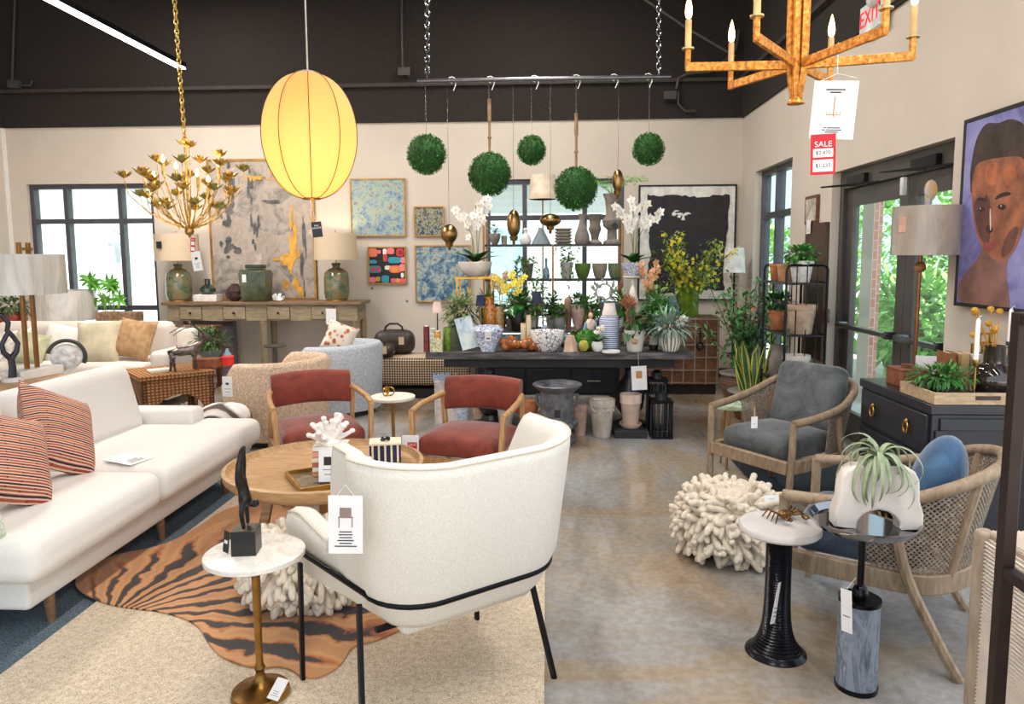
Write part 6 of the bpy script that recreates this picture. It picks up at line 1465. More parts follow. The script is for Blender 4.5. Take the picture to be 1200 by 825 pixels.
mb = MB(); rg = rng(6); q = at(708, 342, y=8.275)
for k in range(46):
    a = rg.uniform(0, 2*PI); rr = rg.uniform(.05, .13); mb.leaf((rr*math.cos(a), rg.uniform(-.03, .03), rr*math.sin(a)), (math.cos(a)+rg.uniform(-.6, .6), -.4, math.sin(a)+rg.uniform(-.6, .6)), (0, -1, .2), .05, .035, n=3)
mb.tube([(.09*math.cos(a), 0, .09*math.sin(a)) for a in [2*PI*j/20 for j in range(20)]], .012, 6, closed=True)
mb.tube([(0, .0, .1), (0, .0, ez[1]-q.z)], .002, 4)
tag(mb.build('flower_wreath', M((206, 202, 200), .6, var=.3, vs=30), loc=(q.x, 8.275, q.z)), 'grey white flower wreath hanging below the ribbed bowls', 'wreath')
q = at(727, 337, y=8.08); o = card('price_tag', 'brown and white hang tag below the end of the second shelf', V(q.x+.0, 8.085, q.z), .05, .1, (0, 0, 0), lines=2); o.data.materials[0] = M((150, 90, 70), .7)
q = at(721, 262, y=8.2); o = card('price_tag', 'black diamond tag on the tall grey urn', V(q.x, 8.27, q.z-.02), .06, .06, (0, R(45), 0), lines=0); o.data.materials[0] = BLACK
q = at(636, 219, y=9.2); t = thing('floor_lamp', 'floor lamp with pale peach shade standing before the window', 'lamp', (q.x, 9.25, 0))
mb = MB(); shade_geo(mb, .17, .155, q.z-.15, q.z+.15); mb.build('lamp_shade', M((246, 222, 200), .9), t)
mb = MB(); mb.lathe([(0, 0), (.14, 0), (.14, .02), (.01, .03), (.009, q.z+.05)], n=18); mb.build('stand', BRASS, t)
# sideboard and lattice cabinet behind the table
fb = at(650, 468, z=0); sx0, sx1 = at(566, 440, y=8.0).x, at(728, 440, y=8.0).x
SBY = 7.75; sx0, sx1 = at(560, 440, y=SBY).x, at(726, 440, y=SBY).x
t = thing('sideboard', 'black sideboard with drawers standing behind the display table', 'sideboard', ((sx0+sx1)/2, SBY+.2, 0)); sw = sx1-sx0
mb = MB(); mb.box((0, 0, .42), (sw, .4, .6)); mb.build('body', M((36, 34, 38), .5, var=.15), t, bevel=.004)
for sx in (-1, 1):
    for sy in (-1, 1):
        mb = MB(); mb.box((sx*(sw/2-.05), sy*.15, .06), (.05, .05, .12)); mb.build('leg', BLACK, t)
for k, cx_ in enumerate((-sw*.32, 0, sw*.32)):
    for zz in (.28, .56):
        mb = MB(); mb.box((cx_, -.205, zz), (sw*.3, .02, .25)); d = mb.build('drawer', M((42, 40, 44), .45), t, bevel=.004)
        mb = MB()
        if k == 2: mb.box((cx_, -.225, zz), (.14, .012, .014))
        else: mb.ell((cx_+sw*.1, -.225, zz), (.016, .012, .016), 10, 6)
        mb.build('handle', M((220, 214, 200), .3, metal=.8), d)
LY = 8.45; lx0, lx1 = at(733, 440, y=LY).x, at(842, 440, y=LY).x; lz0, lz1 = .12, at(800, 372, y=LY).z
t = thing('lattice_cabinet', 'brown wooden cabinet faced with a metal grid, by the corner', 'cabinet', ((lx0+lx1)/2, LY+.22, 0)); lw = lx1-lx0; lxc = (lx0+lx1)/2
mb = MB(); mb.box((0, 0, (lz0+lz1)/2), (lw, .44, lz1-lz0)); mb.build('body', wood((146, 96, 62), (88, 54, 34), (6, 6, 26)), t, bevel=.004)
mb = MB(); mb.box((0, 0, .06), (lw-.05, .4, .12)); mb.build('plinth', M((30, 24, 22), .7), t)
mb = MB()
for k in range(9): x = -lw/2+.02+(lw-.04)*k/8; mb.box((x, -.228, (lz0+lz1)/2), (.014, .014, lz1-lz0))
for k in range(6): z = lz0+.02+(lz1-lz0-.04)*k/5; mb.box((0, -.234, z), (lw, .012, .014))
mb.build('metal_grid', M((170, 150, 136), .4, metal=.4), t)
mb = MB(); mb.tube([(.29*lw, -.25, lz1-.3), (.29*lw, -.25, lz1-.12)], .01, 6); mb.tube([(.29*lw+.035*math.cos(a), -.25, lz1-.33+.04*math.sin(a)) for a in [2*PI*j/16 for j in range(16)]], .012, 6, closed=True); mb.build('ring_handle', BLACKM, t)
LZ = lz1+.001
def Lc(px, Y=8.6): return V(at(px, 372, y=Y).x, Y, LZ)
m8 = 8.6/850
t = thing('branch_vase', 'green glass bucket vase full of yellow blossom branches', 'vase', Lc(804))
mb = MB(); mb.lathe([(0, 0), (.13, 0), (.14, .02), (.14, .33), (.13, .34), (.128, .03), (0, .03)], n=32); mb.build('glass_vase', M((120, 150, 40), .1, trans=.35, var=.25), t)
rg = rng(44); br, lf, fl = MB(), MB(), MB()
for k in range(22):
    q = rg.uniform(0, 2*PI); L = rg.uniform(.2, .62); H = rg.uniform(.55, .9); P = [V(.05*math.cos(q), .05*math.sin(q), .05)]
    for j in range(1, 9):
        u = j/8; P.append(V(L*u**1.5*math.cos(q), L*.55*u**1.5*math.sin(q), .05+H*u-(.16*u*u if L > .4 else 0)))
    br.tube(P, .004, 5)
    for p in P[3:]:
        for s in range(13): lf.leaf(p+V(rg.uniform(-.07, .07), rg.uniform(-.07, .07), rg.uniform(-.07, .05)), V(rg.uniform(-1, 1), rg.uniform(-1, 1), rg.uniform(-.6, .8)), (0, 0, 1), .065, .026, n=2)
        for s in range(2 if k % 3 else 0):
            c = p+V(rg.uniform(-.05, .05), rg.uniform(-.06, .02), rg.uniform(-.04, .05))
            for a in range(4): qq = a*PI/2+rg.uniform(0, 1); fl.leaf(c, (math.cos(qq), -.3, math.sin(qq)), (0, -1, 0), .026, .022, n=2)
br.build('branches', TWIG, t); lf.build('foliage', M((150, 178, 84), .5, var=.45), t); fl.build('blossom', M((252, 222, 60), .6, var=.12), t)
q = at(861, 305, y=9.1); t = thing('floor_lamp', 'white shaded floor lamp in the corner behind the yellow branches', 'lamp', (q.x, 9.1, 0))
mb = MB(); shade_geo(mb, .13, .11, q.z-.15, q.z+.15); mb.build('lamp_shade', M((250, 244, 236), .9), t)
mb = MB(); mb.lathe([(0, 0), (.12, 0), (.12, .02), (.01, .03), (.009, q.z+.05)], n=18); mb.build('stand', BLACKM, t)
vase('glass_bottle', 'clear blue grey glass jar beside the green bucket vase', Lc(787, 8.5), [(0, 0), (.06, 0), (.09, .06), (.09, .14), (.06, .2), (.05, .25), (0, .25)], M((130, 160, 170), .1, trans=.4), 'jar')
# big planters by the rack
def planter(lab, loc, r_, h, seed):
    t = thing('planter', lab, 'planter', loc, 0, 'ribbed brown planters')
    m = NT('ribbed_clay'); w_ = m.n('ShaderNodeTexWave', wave_type='BANDS', bands_direction='Z'); w_.inputs['Scale'].default_value = 14; m.l(m.co, w_.inputs[0]); m.col(m.ramp(w_.outputs['Fac'], [(.2, (92, 66, 52)), (.7, (140, 106, 84))])); m.set(Roughness=.55); m.bump(w_.outputs['Fac'], .5, .008)
    mb = MB(); mb.lathe([(0, 0), (r_*.6, 0), (r_*.72, h*.1), (r_*.95, h*.5), (r_*1.0, h*.75), (r_*.94, h*.92), (r_*1.03, h*.95), (r_*1.03, h), (r_*.93, h), (r_*.9, h*.85), (0, h*.85)], n=40); mb.build('pot', m.mat, t)
    mb = MB(); mb.lathe([(r_*.95, h*.94), (r_*1.04, h*.95), (r_*1.05, h*.985), (r_*1.03, h*1.005), (r_*.93, h*1.005)], n=40); mb.build('rim', M((150, 140, 136), .5, var=.15), t)
    mb = MB(); mb.lathe([(0, h*.88), (r_*.9, h*.87)], n=20); mb.build('soil', SOIL, t); return t
p1 = at(858, 468, z=0); p1 = V(p1.x+.02, 7.85, 0); r1 = 25*7.85/850; h1 = at(858, 438, y=7.85-.1).z
t1 = planter('ribbed brown planter with a leafy flowering shrub by the corner', p1, r1, h1, 1)
st, lf, fl = MB(), MB(), MB(); rg = rng(23)
for k in range(24):
    q = rg.uniform(0, 2*PI); L = rg.uniform(.08, .42); H = rg.uniform(.5, 1.12); P = [V(L*u**1.3*math.cos(q)-.06*u, L*u**1.3*math.sin(q), h1*.87+H*u) for u in [j/8 for j in range(9)]]; st.tube(P, .005, 5)
    for p in P[1:]:
        for s in range(11): lf.leaf(p+V(rg.uniform(-.06, .06), rg.uniform(-.06, .06), rg.uniform(-.05, .05)), V(rg.uniform(-1, 1), rg.uniform(-1, 1), rg.uniform(-.6, .6)), (0, 0, 1), rg.uniform(.05, .09), .035, n=2)
for k in range(5):
    c = V(rg.uniform(.0, .3), rg.uniform(-.3, -.1), h1+rg.uniform(.5, .8))
    for s in range(16): lf2 = V(rg.uniform(-1, 1), rg.uniform(-1, .4), rg.uniform(-1, 1)); fl.leaf(c, lf2, (0, 0, 1), .05, .035, n=2)
st.build('stem', M((120, 84, 60), .8), t1); lf.build('foliage', M((92, 152, 86), .45, var=.5, vs=14), t1); fl.build('blossom', M((240, 160, 120), .6, var=.25), t1)
p2 = at(887, 505, z=0); Y2 = 7.2; r2 = 28.5*Y2/850; c2 = at(887, 458, y=Y2)
t2 = planter('ribbed brown planter with a yellow edged snake plant beside the rack', (c2.x-.03, Y2, 0), r2, c2.z, 2)
mb = MB(); rg = rng(31)
m = NT('snake_leaf'); m.col((74, 120, 66)); SNK = m.mat
for k in range(20):
    q = rg.uniform(0, 2*PI); rr = rg.uniform(.02, .13); H = rg.uniform(.25, .62); ln = rg.uniform(.1, .38)
    P0 = V(rr*math.cos(q), rr*math.sin(q), c2.z*.87); d = V(math.cos(q)*ln, math.sin(q)*ln, 1).normalized(); sd = d.cross(V(rg.uniform(-.4, .4), 1, 0)).normalized(); w_ = rg.uniform(.028, .04)
    nn = sd.cross(d)
    n = 7
    for part, (a, b, mi) in enumerate(((-1, -.6, 1), (-.6, .6, 0), (.6, 1, 1))):
        vs = []; fs = []
        for j in range(n+1):
            u = j/n; ww = w_*(.7+.5*u)*(1-u**4) if u < 1 else .0005; cc = P0+d*(H*u)
            for e in (a, b): vs.append(cc+sd*ww*e+nn*(.012*abs(e)))
        for j in range(n): fs.append((j*2, j*2+1, j*2+3, j*2+2))
        mb.cur = mi; mb.add(vs, fs)
mb.build('snake_leaves', [M((70, 116, 62), .45, var=.35, vs=30), M((222, 214, 110), .5, var=.08)], t2)
# plant rack by the wall
kx1 = XR-.1; kf = at(967, 400, x=kx1); ky0 = kf.y; kx0 = at(919.5, 400, y=ky0).x; ky1 = at(893.5, 400, x=kx0).y
t = thing('plant_rack', 'black metal rack of plant pots standing between window and doors', 'rack', ((kx0+kx1)/2, (ky0+ky1)/2, 0)); kw, kd = kx1-kx0, ky1-ky0
ktop = at(919, 311, y=ky0).z; kz = [at(940, 332, y=ky0).z, at(940, 393, y=ky0).z, at(940, 451, y=ky0).z, .12]
for sy in (-1, 1):
    mb = MB(); mb.tube([(-kw/2, sy*kd/2, 0), (-kw/2, sy*kd/2, ktop-.04), (-kw/2+.012, sy*kd/2, ktop-.01), (-kw/2+.04, sy*kd/2, ktop), (kw/2-.04, sy*kd/2, ktop), (kw/2-.012, sy*kd/2, ktop-.01), (kw/2, sy*kd/2, ktop-.04), (kw/2, sy*kd/2, 0)], .012, 8); mb.build('end_frame', BLACKM, t)
    mb = MB()
    for k in range(1, 4): mb.cyl((-kw/2+kw*k/4, sy*kd/2, .12), (-kw/2+kw*k/4, sy*kd/2, ktop), .005, n=6)
    mb.build('end_bars', BLACKM, t)
for z in kz:
    mb = MB(); mb.box((0, 0, z-.008), (kw, kd, .012))
    for sx in (-1, 1): mb.box((sx*kw/2, 0, z), (.016, kd, .022))
    mb.build('shelf', M((64, 62, 66), .45, metal=.5), t)
def K(px, k, f): Y = ky0+kd*f; return V(min(kx1-.12, max(kx0+.08, at(px, 400, y=Y).x)), Y, kz[k]+.004)
TP = lambda name, lab, loc, r_, h, mt: vase(name, lab, loc, pot_profile('taper', r_, h), mt, 'pot', group='clay pots on the rack')
o = TP('flower_pot', 'terracotta pot at the far end of the rack top', K(903, 0, .8), .075, .16, TERRA)
o = TP('flower_pot', 'pale terracotta pot on the rack top behind the basket pot', K(914, 0, .45), .075, .16, M((206, 150, 110), .85, var=.15))
potted('potted_plant', 'green leafy plant in a white woven pot on the rack top', K(936, 0, .14), .1, .19, 'taper', M((232, 226, 222), .7, var=.12, vs=50, bump=.6, bs=60), M((70, 140, 60), .45, var=.4), 101, 230, (.15, .12, .07), .06, .035)
potted('potted_plant', 'dark ivy in a terracotta pot on the second rack shelf', K(905, 1, .7), .09, .19, 'taper', TERRA, LEAFD, 102, 160, (.14, .14, .08), .06, .04)
TP('flower_pot', 'large whitewashed pot on the second rack shelf', K(938, 1, .14), .125, .26, TERRAW)
TP('saucer', 'clay saucer at the far side of the second rack shelf', K(898, 1, .92), .06, .03, TERRA)
TP('flower_pot', 'white planter pot on the third rack shelf', K(934, 2, .14), .115, .25, M((226, 214, 206), .8, var=.12))
vase('pitcher', 'grey stoneware pitcher on the third rack shelf', K(906, 2, .6), [(0, 0), (.07, 0), (.09, .05), (.09, .16), (.07, .24), (.085, .3), (.07, .3), (0, .2)], M((130, 122, 112), .7, var=.2), 'pitcher')
TP('flower_pot', 'terracotta pot on the lowest rack shelf, far one', K(903, 3, .6), .1, .2, TERRA)
TP('flower_pot', 'pinkish terracotta pot on the lowest rack shelf, near one', K(938, 3, .16), .12, .26, M((206, 150, 124), .85, var=.15))
q = at(954, 300, x=XR-.04); t = thing('wooden_board', 'tall dark brown board hung on the wall behind the rack', 'board', (XR-.022, q.y, at(955, 320, x=XR-.02).z))
bh = at(955, 262, x=XR-.02).z-at(955, 420, x=XR-.02).z
mb = MB(); mb.box((0, 0, bh/2-(at(955, 320, x=XR-.02).z-at(955, 420, x=XR-.02).z)), (.04, at(943, 300, x=XR-.02).y-at(966, 300, x=XR-.02).y, bh)); mb.build('plank', wood((92, 62, 46), (54, 36, 28), (26, 26, 4)), t, bevel=.004)
a, b = at(943, 245, x=XR-.03), at(957, 245, x=XR-.03); zc = at(950, 246, x=XR-.03).z
t = thing('picture', 'little brown framed print on the wall above the rack', 'picture', (XR-.016, (a.y+b.y)/2, zc)); pw_ = a.y-b.y; ph_ = at(950, 229, x=XR-.03).z-at(950, 262, x=XR-.03).z
mb = MB(); mb.box((0, 0, 0), (.024, pw_, ph_)); mb.build('frame', WALNUT, t); mb = MB(); mb.box((-.013, 0, 0), (.003, pw_-.06, ph_-.06)); mb.build('print', art_mat([(.35, (120, 110, 96)), (.55, (206, 200, 186))], 9, .6).mat, t)
q = at(948, 266, x=XR-.05); o = card('price_tag', 'white price card hung under the little framed print', V(XR-.055, q.y, q.z), .11, .13, (0, 0, -PI/2), lines=3)
q = at(970, 370, x=XR-.01); mb = MB(); mb.box((0, 0, 0), (.012, .08, .12)); o = mb.build('wall_switch', M((150, 142, 132), .5), loc=(XR-.007, q.y, q.z), bevel=.003); tag(o, 'brown wall switch between the rack and the glass doors', 'switch')
# small glazed table by the far cane chair
q = at(858, 473, y=5.5); t = thing('side_table', 'small mottled green topped side table behind the cane chair arm', 'side table', (q.x, 5.5, 0))
mb = MB(); mb.lathe([(0, q.z-.03), (.13, q.z-.03), (.138, q.z-.015), (.135, q.z), (0, q.z)], n=32); mb.build('table_top', M((190, 206, 176), .25, var=.25, vs=14), t)
for k in range(3):
    a = 2*PI*k/3; mb = MB(); mb.cyl((.07*math.cos(a), .07*math.sin(a), q.z-.03), (.11*math.cos(a), .11*math.sin(a), 0), .009, n=8); mb.build('leg', BRASS, t)
# ================================================================ ON THE FLOOR BY THE DISPLAY TABLE
def FL(px, py): return at(px, py, z=0)
URN = M((112, 112, 118), .4, metal=.3, var=.3, vs=14)
u = at(653, 500, z=0); s6 = 6.2/850
t = thing('garden_urn', 'large dark grey urn with wide lip under the display table', 'urn', (at(653, 470, y=6.2).x, 6.2, 0)); uh = at(653, 449, y=6.2).z
mb = MB(); mb.lathe([(0, 0), (22*s6, 0), (24*s6, .03), (23*s6, .06), (14*s6, .09), (13*s6, .12), (21*s6, .16), (20*s6, .2), (19*s6, uh-.13), (20*s6, uh-.07), (27*s6, uh-.03), (29.5*s6, uh-.01), (28*s6, uh), (20*s6, uh-.03), (17*s6, uh-.12), (0, uh-.2)], n=40); mb.build('body', URN, t)
mb = MB()
for k in range(16):
    a = 2*PI*k/16; mb.ell((21*s6*math.cos(a), 21*s6*math.sin(a), .17), (.03, .03, .04), 8, 6)
mb.build('leaf_band', URN, t)
for sx in (-1, 1):
    mb = MB(); mb.tube([(sx*19*s6, 0, uh-.1), (sx*24*s6, 0, uh-.1), (sx*25*s6, 0, uh-.17), (sx*20*s6, 0, uh-.21)], .014, 8); mb.build('handle', URN, t)
mb = MB(); mb.box((0, -19.6*s6, .28), (.05, .004, .07)); mb.build('price_label', M((40, 40, 44), .5), t)
def fpot(lab, px, by, w_, top, mt, flute=None, kind='taper', swag=False, cat='pot', stack=None):
    b = FL(px, by); sc = b.y/850; r_ = w_/2*sc; h = at(px, top, y=b.y).z
    t = thing('flower_pot', lab, cat, (b.x, b.y+r_*.7, 0), 0, 'clay pots on the floor')
    mb = MB(); mb.lathe(pot_profile(kind, r_, h), n=48 if flute else 32, flute=flute); mb.build('pot_body', mt, t)
    mb = MB(); mb.lathe([(r_*1.0, h*.8), (r_*1.06, h*.82), (r_*1.06, h), (r_*.95, h)], n=32); mb.build('rim', mt, t)
    if swag:
        mb = MB()
        for k in range(7):
            a0 = 2*PI*k/7; mb.tube([V((r_*1.01-.01*v)*math.cos(a0+v*.9), (r_*1.01-.01*v)*math.sin(a0+v*.9), h*(.82-.12*math.sin(PI*v))) for v in [j/8 for j in range(9)]], .008, 6)
            mb.leaf((r_*.97*math.cos(a0), r_*.97*math.sin(a0), h*.8), (.2*math.cos(a0), .2*math.sin(a0), -1), (math.cos(a0), math.sin(a0), 0), .08, .03)
        mb.build('vine_relief', mt, t)
    return t
fpot('stacked terracotta pot with white rim beside the rust chair', 622, 515, 18, 470, TERRA)
fpot('narrow pinkish clay pot between the urn and the swagged pot', 680, 511, 18, 475, M((212, 176, 164), .85, var=.15), flute=(16, .02))
fpot('whitewashed clay pot with vine swags under the table', 706, 514, 29, 469, M((206, 196, 184), .85, var=.16), swag=True)
fpot('whitewashed pot half hidden behind the rust armchair', 563, 500, 21, 472, TERRAW)
fpot('white ribbed pot behind the rust armchair next to the whitewashed one', 592, 504, 20, 476, POTW, flute=(16, .02))
fpot('pale blue painted pot under the table behind the rust armchair', 540, 498, 22, 474, M((206, 216, 226), .5, var=.2, vs=30))
pl_ = FL(739, 514); t = thing('pot_plinth', 'low black square plinth under the fluted pale pot', 'plinth', (pl_.x, pl_.y+.13, 0)); 
mb = MB(); mb.box((0, 0, .035), (.28, .26, .07)); mb.build('slab', M((40, 42, 46), .5), t, bevel=.006); mb = MB(); mb.box((0, 0, .072), (.24, .22, .006)); mb.build('top_step', M((48, 50, 54), .5), t)
s6 = 6.45/850; t = thing('flower_pot', 'fluted pale clay pot standing in a saucer on the black plinth', 'pot', (pl_.x+.01, pl_.y+.12, .0765), 0, 'clay pots on the floor'); h = 40*s6
mb = MB(); mb.lathe([(0, .03), (8.5*s6, .03), (9*s6, .04), (11.5*s6, h*.72), (12*s6, h*.74)], n=64, flute=(20, .025)); mb.build('pot_body', M((224, 196, 180), .8, var=.08), t)
mb = MB(); mb.lathe([(12*s6, h*.72), (12.8*s6, h*.74), (12.8*s6, h), (11.5*s6, h), (11*s6, h*.85), (0, h*.84)], n=36); mb.build('rim', M((228, 202, 188), .8, var=.08), t)
mb = MB(); mb.lathe([(0, 0), (10*s6, 0), (13*s6, .03), (13.2*s6, .042), (12*s6, .042), (9.5*s6, .018), (0, .018)], n=36); mb.build('saucer', M((216, 180, 162), .8, var=.1), t)
def lantern(lab, px, by, w_, top, Y):
    c = at(px, by, y=Y); sc = Y/850; hw = w_/2*sc; h = at(px, top, y=Y).z; t = thing('lantern', lab, 'lantern', (c.x, Y, 0), 0, 'black cage lanterns')
    mb = MB(); mb.box((0, 0, .012), (2*hw, 2*hw, .024)); mb.build('base', BLACKM, t); mb = MB(); mb.box((0, 0, h-.012), (2*hw, 2*hw, .024)); mb.build('top_plate', BLACKM, t)
    mb = MB(); n = 4
    for k in range(n+1):
        o_ = -hw+.008+(2*hw-.016)*k/n
        for a, b in ((o_, -hw+.008), (o_, hw-.008), (-hw+.008, o_), (hw-.008, o_)): mb.box((a, b, h/2), (.008, .008, h))
    mb.build('cage_bars', M((74, 80, 86), .35, metal=.7), t)
    mb = MB(); mb.lathe([(0, h), (.05, h), (.045, h+.05), (.05, h+.06), (.02, h+.075), (0, h+.08)], n=16); mb.tube([V(.04*math.cos(a), 0, h+.1+.04*math.sin(a)) for a in [2*PI*j/16 for j in range(16)]], .005, 6, closed=True); mb.build('cap', M((80, 82, 86), .35, metal=.8), t)
lantern('taller black cage lantern standing behind its twin', 769, 500, 23, 443, 6.72)
lantern('shorter black cage lantern at the front beside the pale pot', 774, 513, 25, 468, 6.42)
q = at(749, 443, y=6.4); card('price_card', 'white product card with lantern picture hung at the table front', V(q.x, 6.40, q.z), .135, .215, (0, R(-3), 0), lines=0, pic=(.4, .3))
o = [o for o in bpy.data.objects if o.get('label', '').startswith('white product card with lantern')][0]; o.children[0].data.materials[0] = M((190, 140, 80), .6)
d = MB(); d.tube([(0, 0, .105), (0, .01, DT-q.z-.002)], .0012, 4); d.build('string', WHITE, o)
q = FL(525, 492); t = thing('gift_bag', 'white paper bag with blue tissue standing behind the rust armchair', 'bag', (q.x, 6.9, 0)); bh = at(525, 446, y=6.9).z
mb = MB(); mb.prism([(-.1, -.05), (.1, -.05), (.1, .05), (-.1, .05)], 0, bh); mb.build('bag_body', M((226, 214, 206), .7, var=.12, vs=30), t, bevel=.004)
mb = MB(); rg = rng(7)
for k in range(12): mb.leaf((rg.uniform(-.08, .08), rg.uniform(-.03, .03), bh-.02), (rg.uniform(-.5, .5), rg.uniform(-.3, .3), 1), (0, -1, 0), .1, .07, n=3)
mb.build('tissue', M((180, 196, 226), .7), t)
# ================================================================ CANE ARMCHAIRS
m = NT('cane_webbing'); uvn = m.n('ShaderNodeUVMap'); sp_ = m.n('ShaderNodeSeparateXYZ'); m.l(uvn.outputs[0], sp_.inputs[0])
su = m.math('SINE', m.math('MULTIPLY', sp_.outputs[0], 2*PI/.021)); sv = m.math('SINE', m.math('MULTIPLY', sp_.outputs[1], 2*PI/.021))
hole = m.math('GREATER_THAN', m.math('MULTIPLY', su, sv), .12)
m.col(m.ramp(m.noise(60, 2).outputs['Fac'], [(.35, (126, 110, 94)), (.7, (176, 160, 142))])); m.set(Roughness=.6)
tr = m.n('ShaderNodeBsdfTransparent'); mx = m.n('ShaderNodeMixShader'); m.l(hole, mx.inputs[0]); m.l(m.b.outputs[0], mx.inputs[1]); m.l(tr.outputs[0], mx.inputs[2]); m.l(mx.outputs[0], m.out.inputs[0]); CANE = m.mat
WASH = wood((172, 150, 124), (126, 104, 82), (20, 20, 5))
def interp(P, n):
    """smooth curve through points"""
    out = []; N = len(P)
    for i in range(N-1):
        p0, p1, p2, p3 = P[max(0, i-1)], P[i], P[i+1], P[min(N-1, i+2)]
        for j in range(n):
            u = j/n; out.append(.5*((2*p1)+(p2-p0)*u+(2*p0-5*p1+4*p2-p3)*u*u+(3*p1-p0-3*p2+p3)*u**3))
    return out+[P[-1]]
def cane_chair(lab, loc, rz, seatm):
    t = thing('cane_armchair', lab, 'armchair', loc, rz, 'cane armchairs')
    half = [V(-.325, .33, .605), V(-.345, .1, .625), V(-.345, -.12, .67), V(-.29, -.31, .75), V(-.15, -.41, .79), V(0, -.43, .795)]
    railp = interp(half+[V(-p.x, p.y, p.z) for p in half[-2::-1]], 6)
    mb = MB(); n = len(railp); mb.tube(railp, .024, 10); mb.build('top_rail', WASH, t)
    fr = interp([V(-.3, .34, .33), V(-.31, .0, .33), V(-.28, -.2, .33), V(-.13, -.31, .33), V(0, -.33, .33), V(.13, -.31, .33), V(.28, -.2, .33), V(.31, .0, .33), V(.3, .34, .33)], 6)
    mb = MB()
    vs = []; fs = []
    for i, p in enumerate(fr):
        a = fr[max(0, i-1)]; b = fr[min(len(fr)-1, i+1)]; d = (b-a).normalized(); nn = V(d.y, -d.x, 0)
        for o_, z in ((.02, -.04), (.02, .04), (-.02, .04), (-.02, -.04)): vs.append(p+nn*o_+V(0, 0, z))
    for i in range(len(fr)-1):
        for k in range(4): fs.append((i*4+k, i*4+(k+1) % 4, i*4+4+(k+1) % 4, i*4+4+k))
    fs += [(0, 1, 2, 3), tuple(4*(len(fr)-1)+k for k in (3, 2, 1, 0))]
    mb.add(vs, fs); mb.beam((-.3, .335, .33), (.3, .335, .33), .04, .08); mb.build('seat_frame', WASH, t, weld=True, bevel=.006)
    for sx in (-1, 1):
        mb = MB(); mb.tube(interp([V(sx*.325, .325, .605), V(sx*.32, .33, .35), V(sx*.31, .345, 0)], 4), [.022]*4+[.021]*4+[.015], 8); mb.build('front_leg', WASH, t)
        mb = MB(); mb.tube(interp([V(sx*.335, -.08, .6), V(sx*.33, -.14, .36), V(sx*.33, -.26, .12), V(sx*.335, -.33, 0)], 5), .021, 8); mb.build('rear_leg', WASH, t)
        mb = MB(); mb.tube([V(sx*.255, -.35, .765), V(sx*.205, -.27, .34)], .02, 8); mb.build('back_stile', WASH, t)
    # cane panel between rail and seat frame round the back
    r0 = [p for p in railp if p.y < .04]; nn_ = len(r0); f0 = [p for p in fr if p.y < .04]
    def samp(P, u): x = u*(len(P)-1); i = min(int(x), len(P)-2); return P[i].lerp(P[i+1], x-i)
    me = bpy.data.meshes.new('cane_panel'); vs = []; fs = []; uv = []; NU, NV = 40, 8; L = 0; prev = None
    for i in range(NU+1):
        a, b = samp(r0, i/NU), samp(f0, i/NU)
        if prev: L += ((a+b)/2-prev).length
        prev = (a+b)/2
        for j in range(NV+1):
            v_ = j/NV; vs.append(b.lerp(a, v_)); uv.append((L, v_*(a-b).length))
    for i in range(NU):
        for j in range(NV): fs.append((i*(NV+1)+j, (i+1)*(NV+1)+j, (i+1)*(NV+1)+j+1, i*(NV+1)+j+1))
    me.from_pydata([tuple(v) for v in vs], [], fs); ul = me.uv_layers.new(name='UVMap')
    for lp in me.loops: ul.data[lp.index].uv = uv[lp.vertex_index]
    me.polygons.foreach_set('use_smooth', [True]*len(me.polygons)); me.materials.append(CANE); o = bpy.data.objects.new('cane_panel', me); COL.objects.link(o); o.parent = t
    sm_ = o.modifiers.new('solid', 'SOLIDIFY'); sm_.thickness = .004; sm_.offset = 0
    mb = MB(); mb.rbox((0, .06, .415), (.53, .5, .14), .06, .025); mb.build('seat_cushion', seatm, t, weld=True)
    return t
GV = velvet((104, 110, 112), (58, 62, 66), 'grey_velvet'); BV = velvet((74, 92, 112), (36, 44, 58), 'slate_velvet'); BLUEV = velvet((70, 112, 150), (30, 58, 92), 'blue_velvet')
C1 = V(1.44, 3.12, .0); C2 = V(1.55, 4.76, 0)
cane_chair('cane armchair with slate blue seat, the one nearest the tray table', C1, R(59), BV)
t = cane_chair('cane armchair with grey velvet seat, standing beyond the black chest', C2, R(124), GV)
mb = MB(); rt = Matrix.Rotation(R(14), 3, 'X'); mb.rbox((0, -.24, .66), (.5, .15, .46), .07, 0, rot=rt); mb.build('back_cushion', GV, t, weld=True)
q = V(C1.x+.16, C1.y-.10, .635); mb = MB(); mb.ell((0, 0, 0), (.215, .1, .19), 24, 16); o = mb.build('scatter_cushion', BLUEV, weld=True, loc=q+V(.02, 0, .04)); o.rotation_euler = (R(-14), R(0), R(59+180)); tag(o, 'round edged blue velvet cushion on the nearer cane armchair', 'cushion')
q = at(884, 495, y=4.3); o = card('price_tag', 'small white hang tag on the arm of the farther cane chair', V(q.x, 4.3, q.z), .04, .07, (0, 0, R(10)), lines=1)
d = MB(); d.tube([(0, 0, .035), (0.01, .02, .09)], .001, 4); d.build('string', WHITE, o)
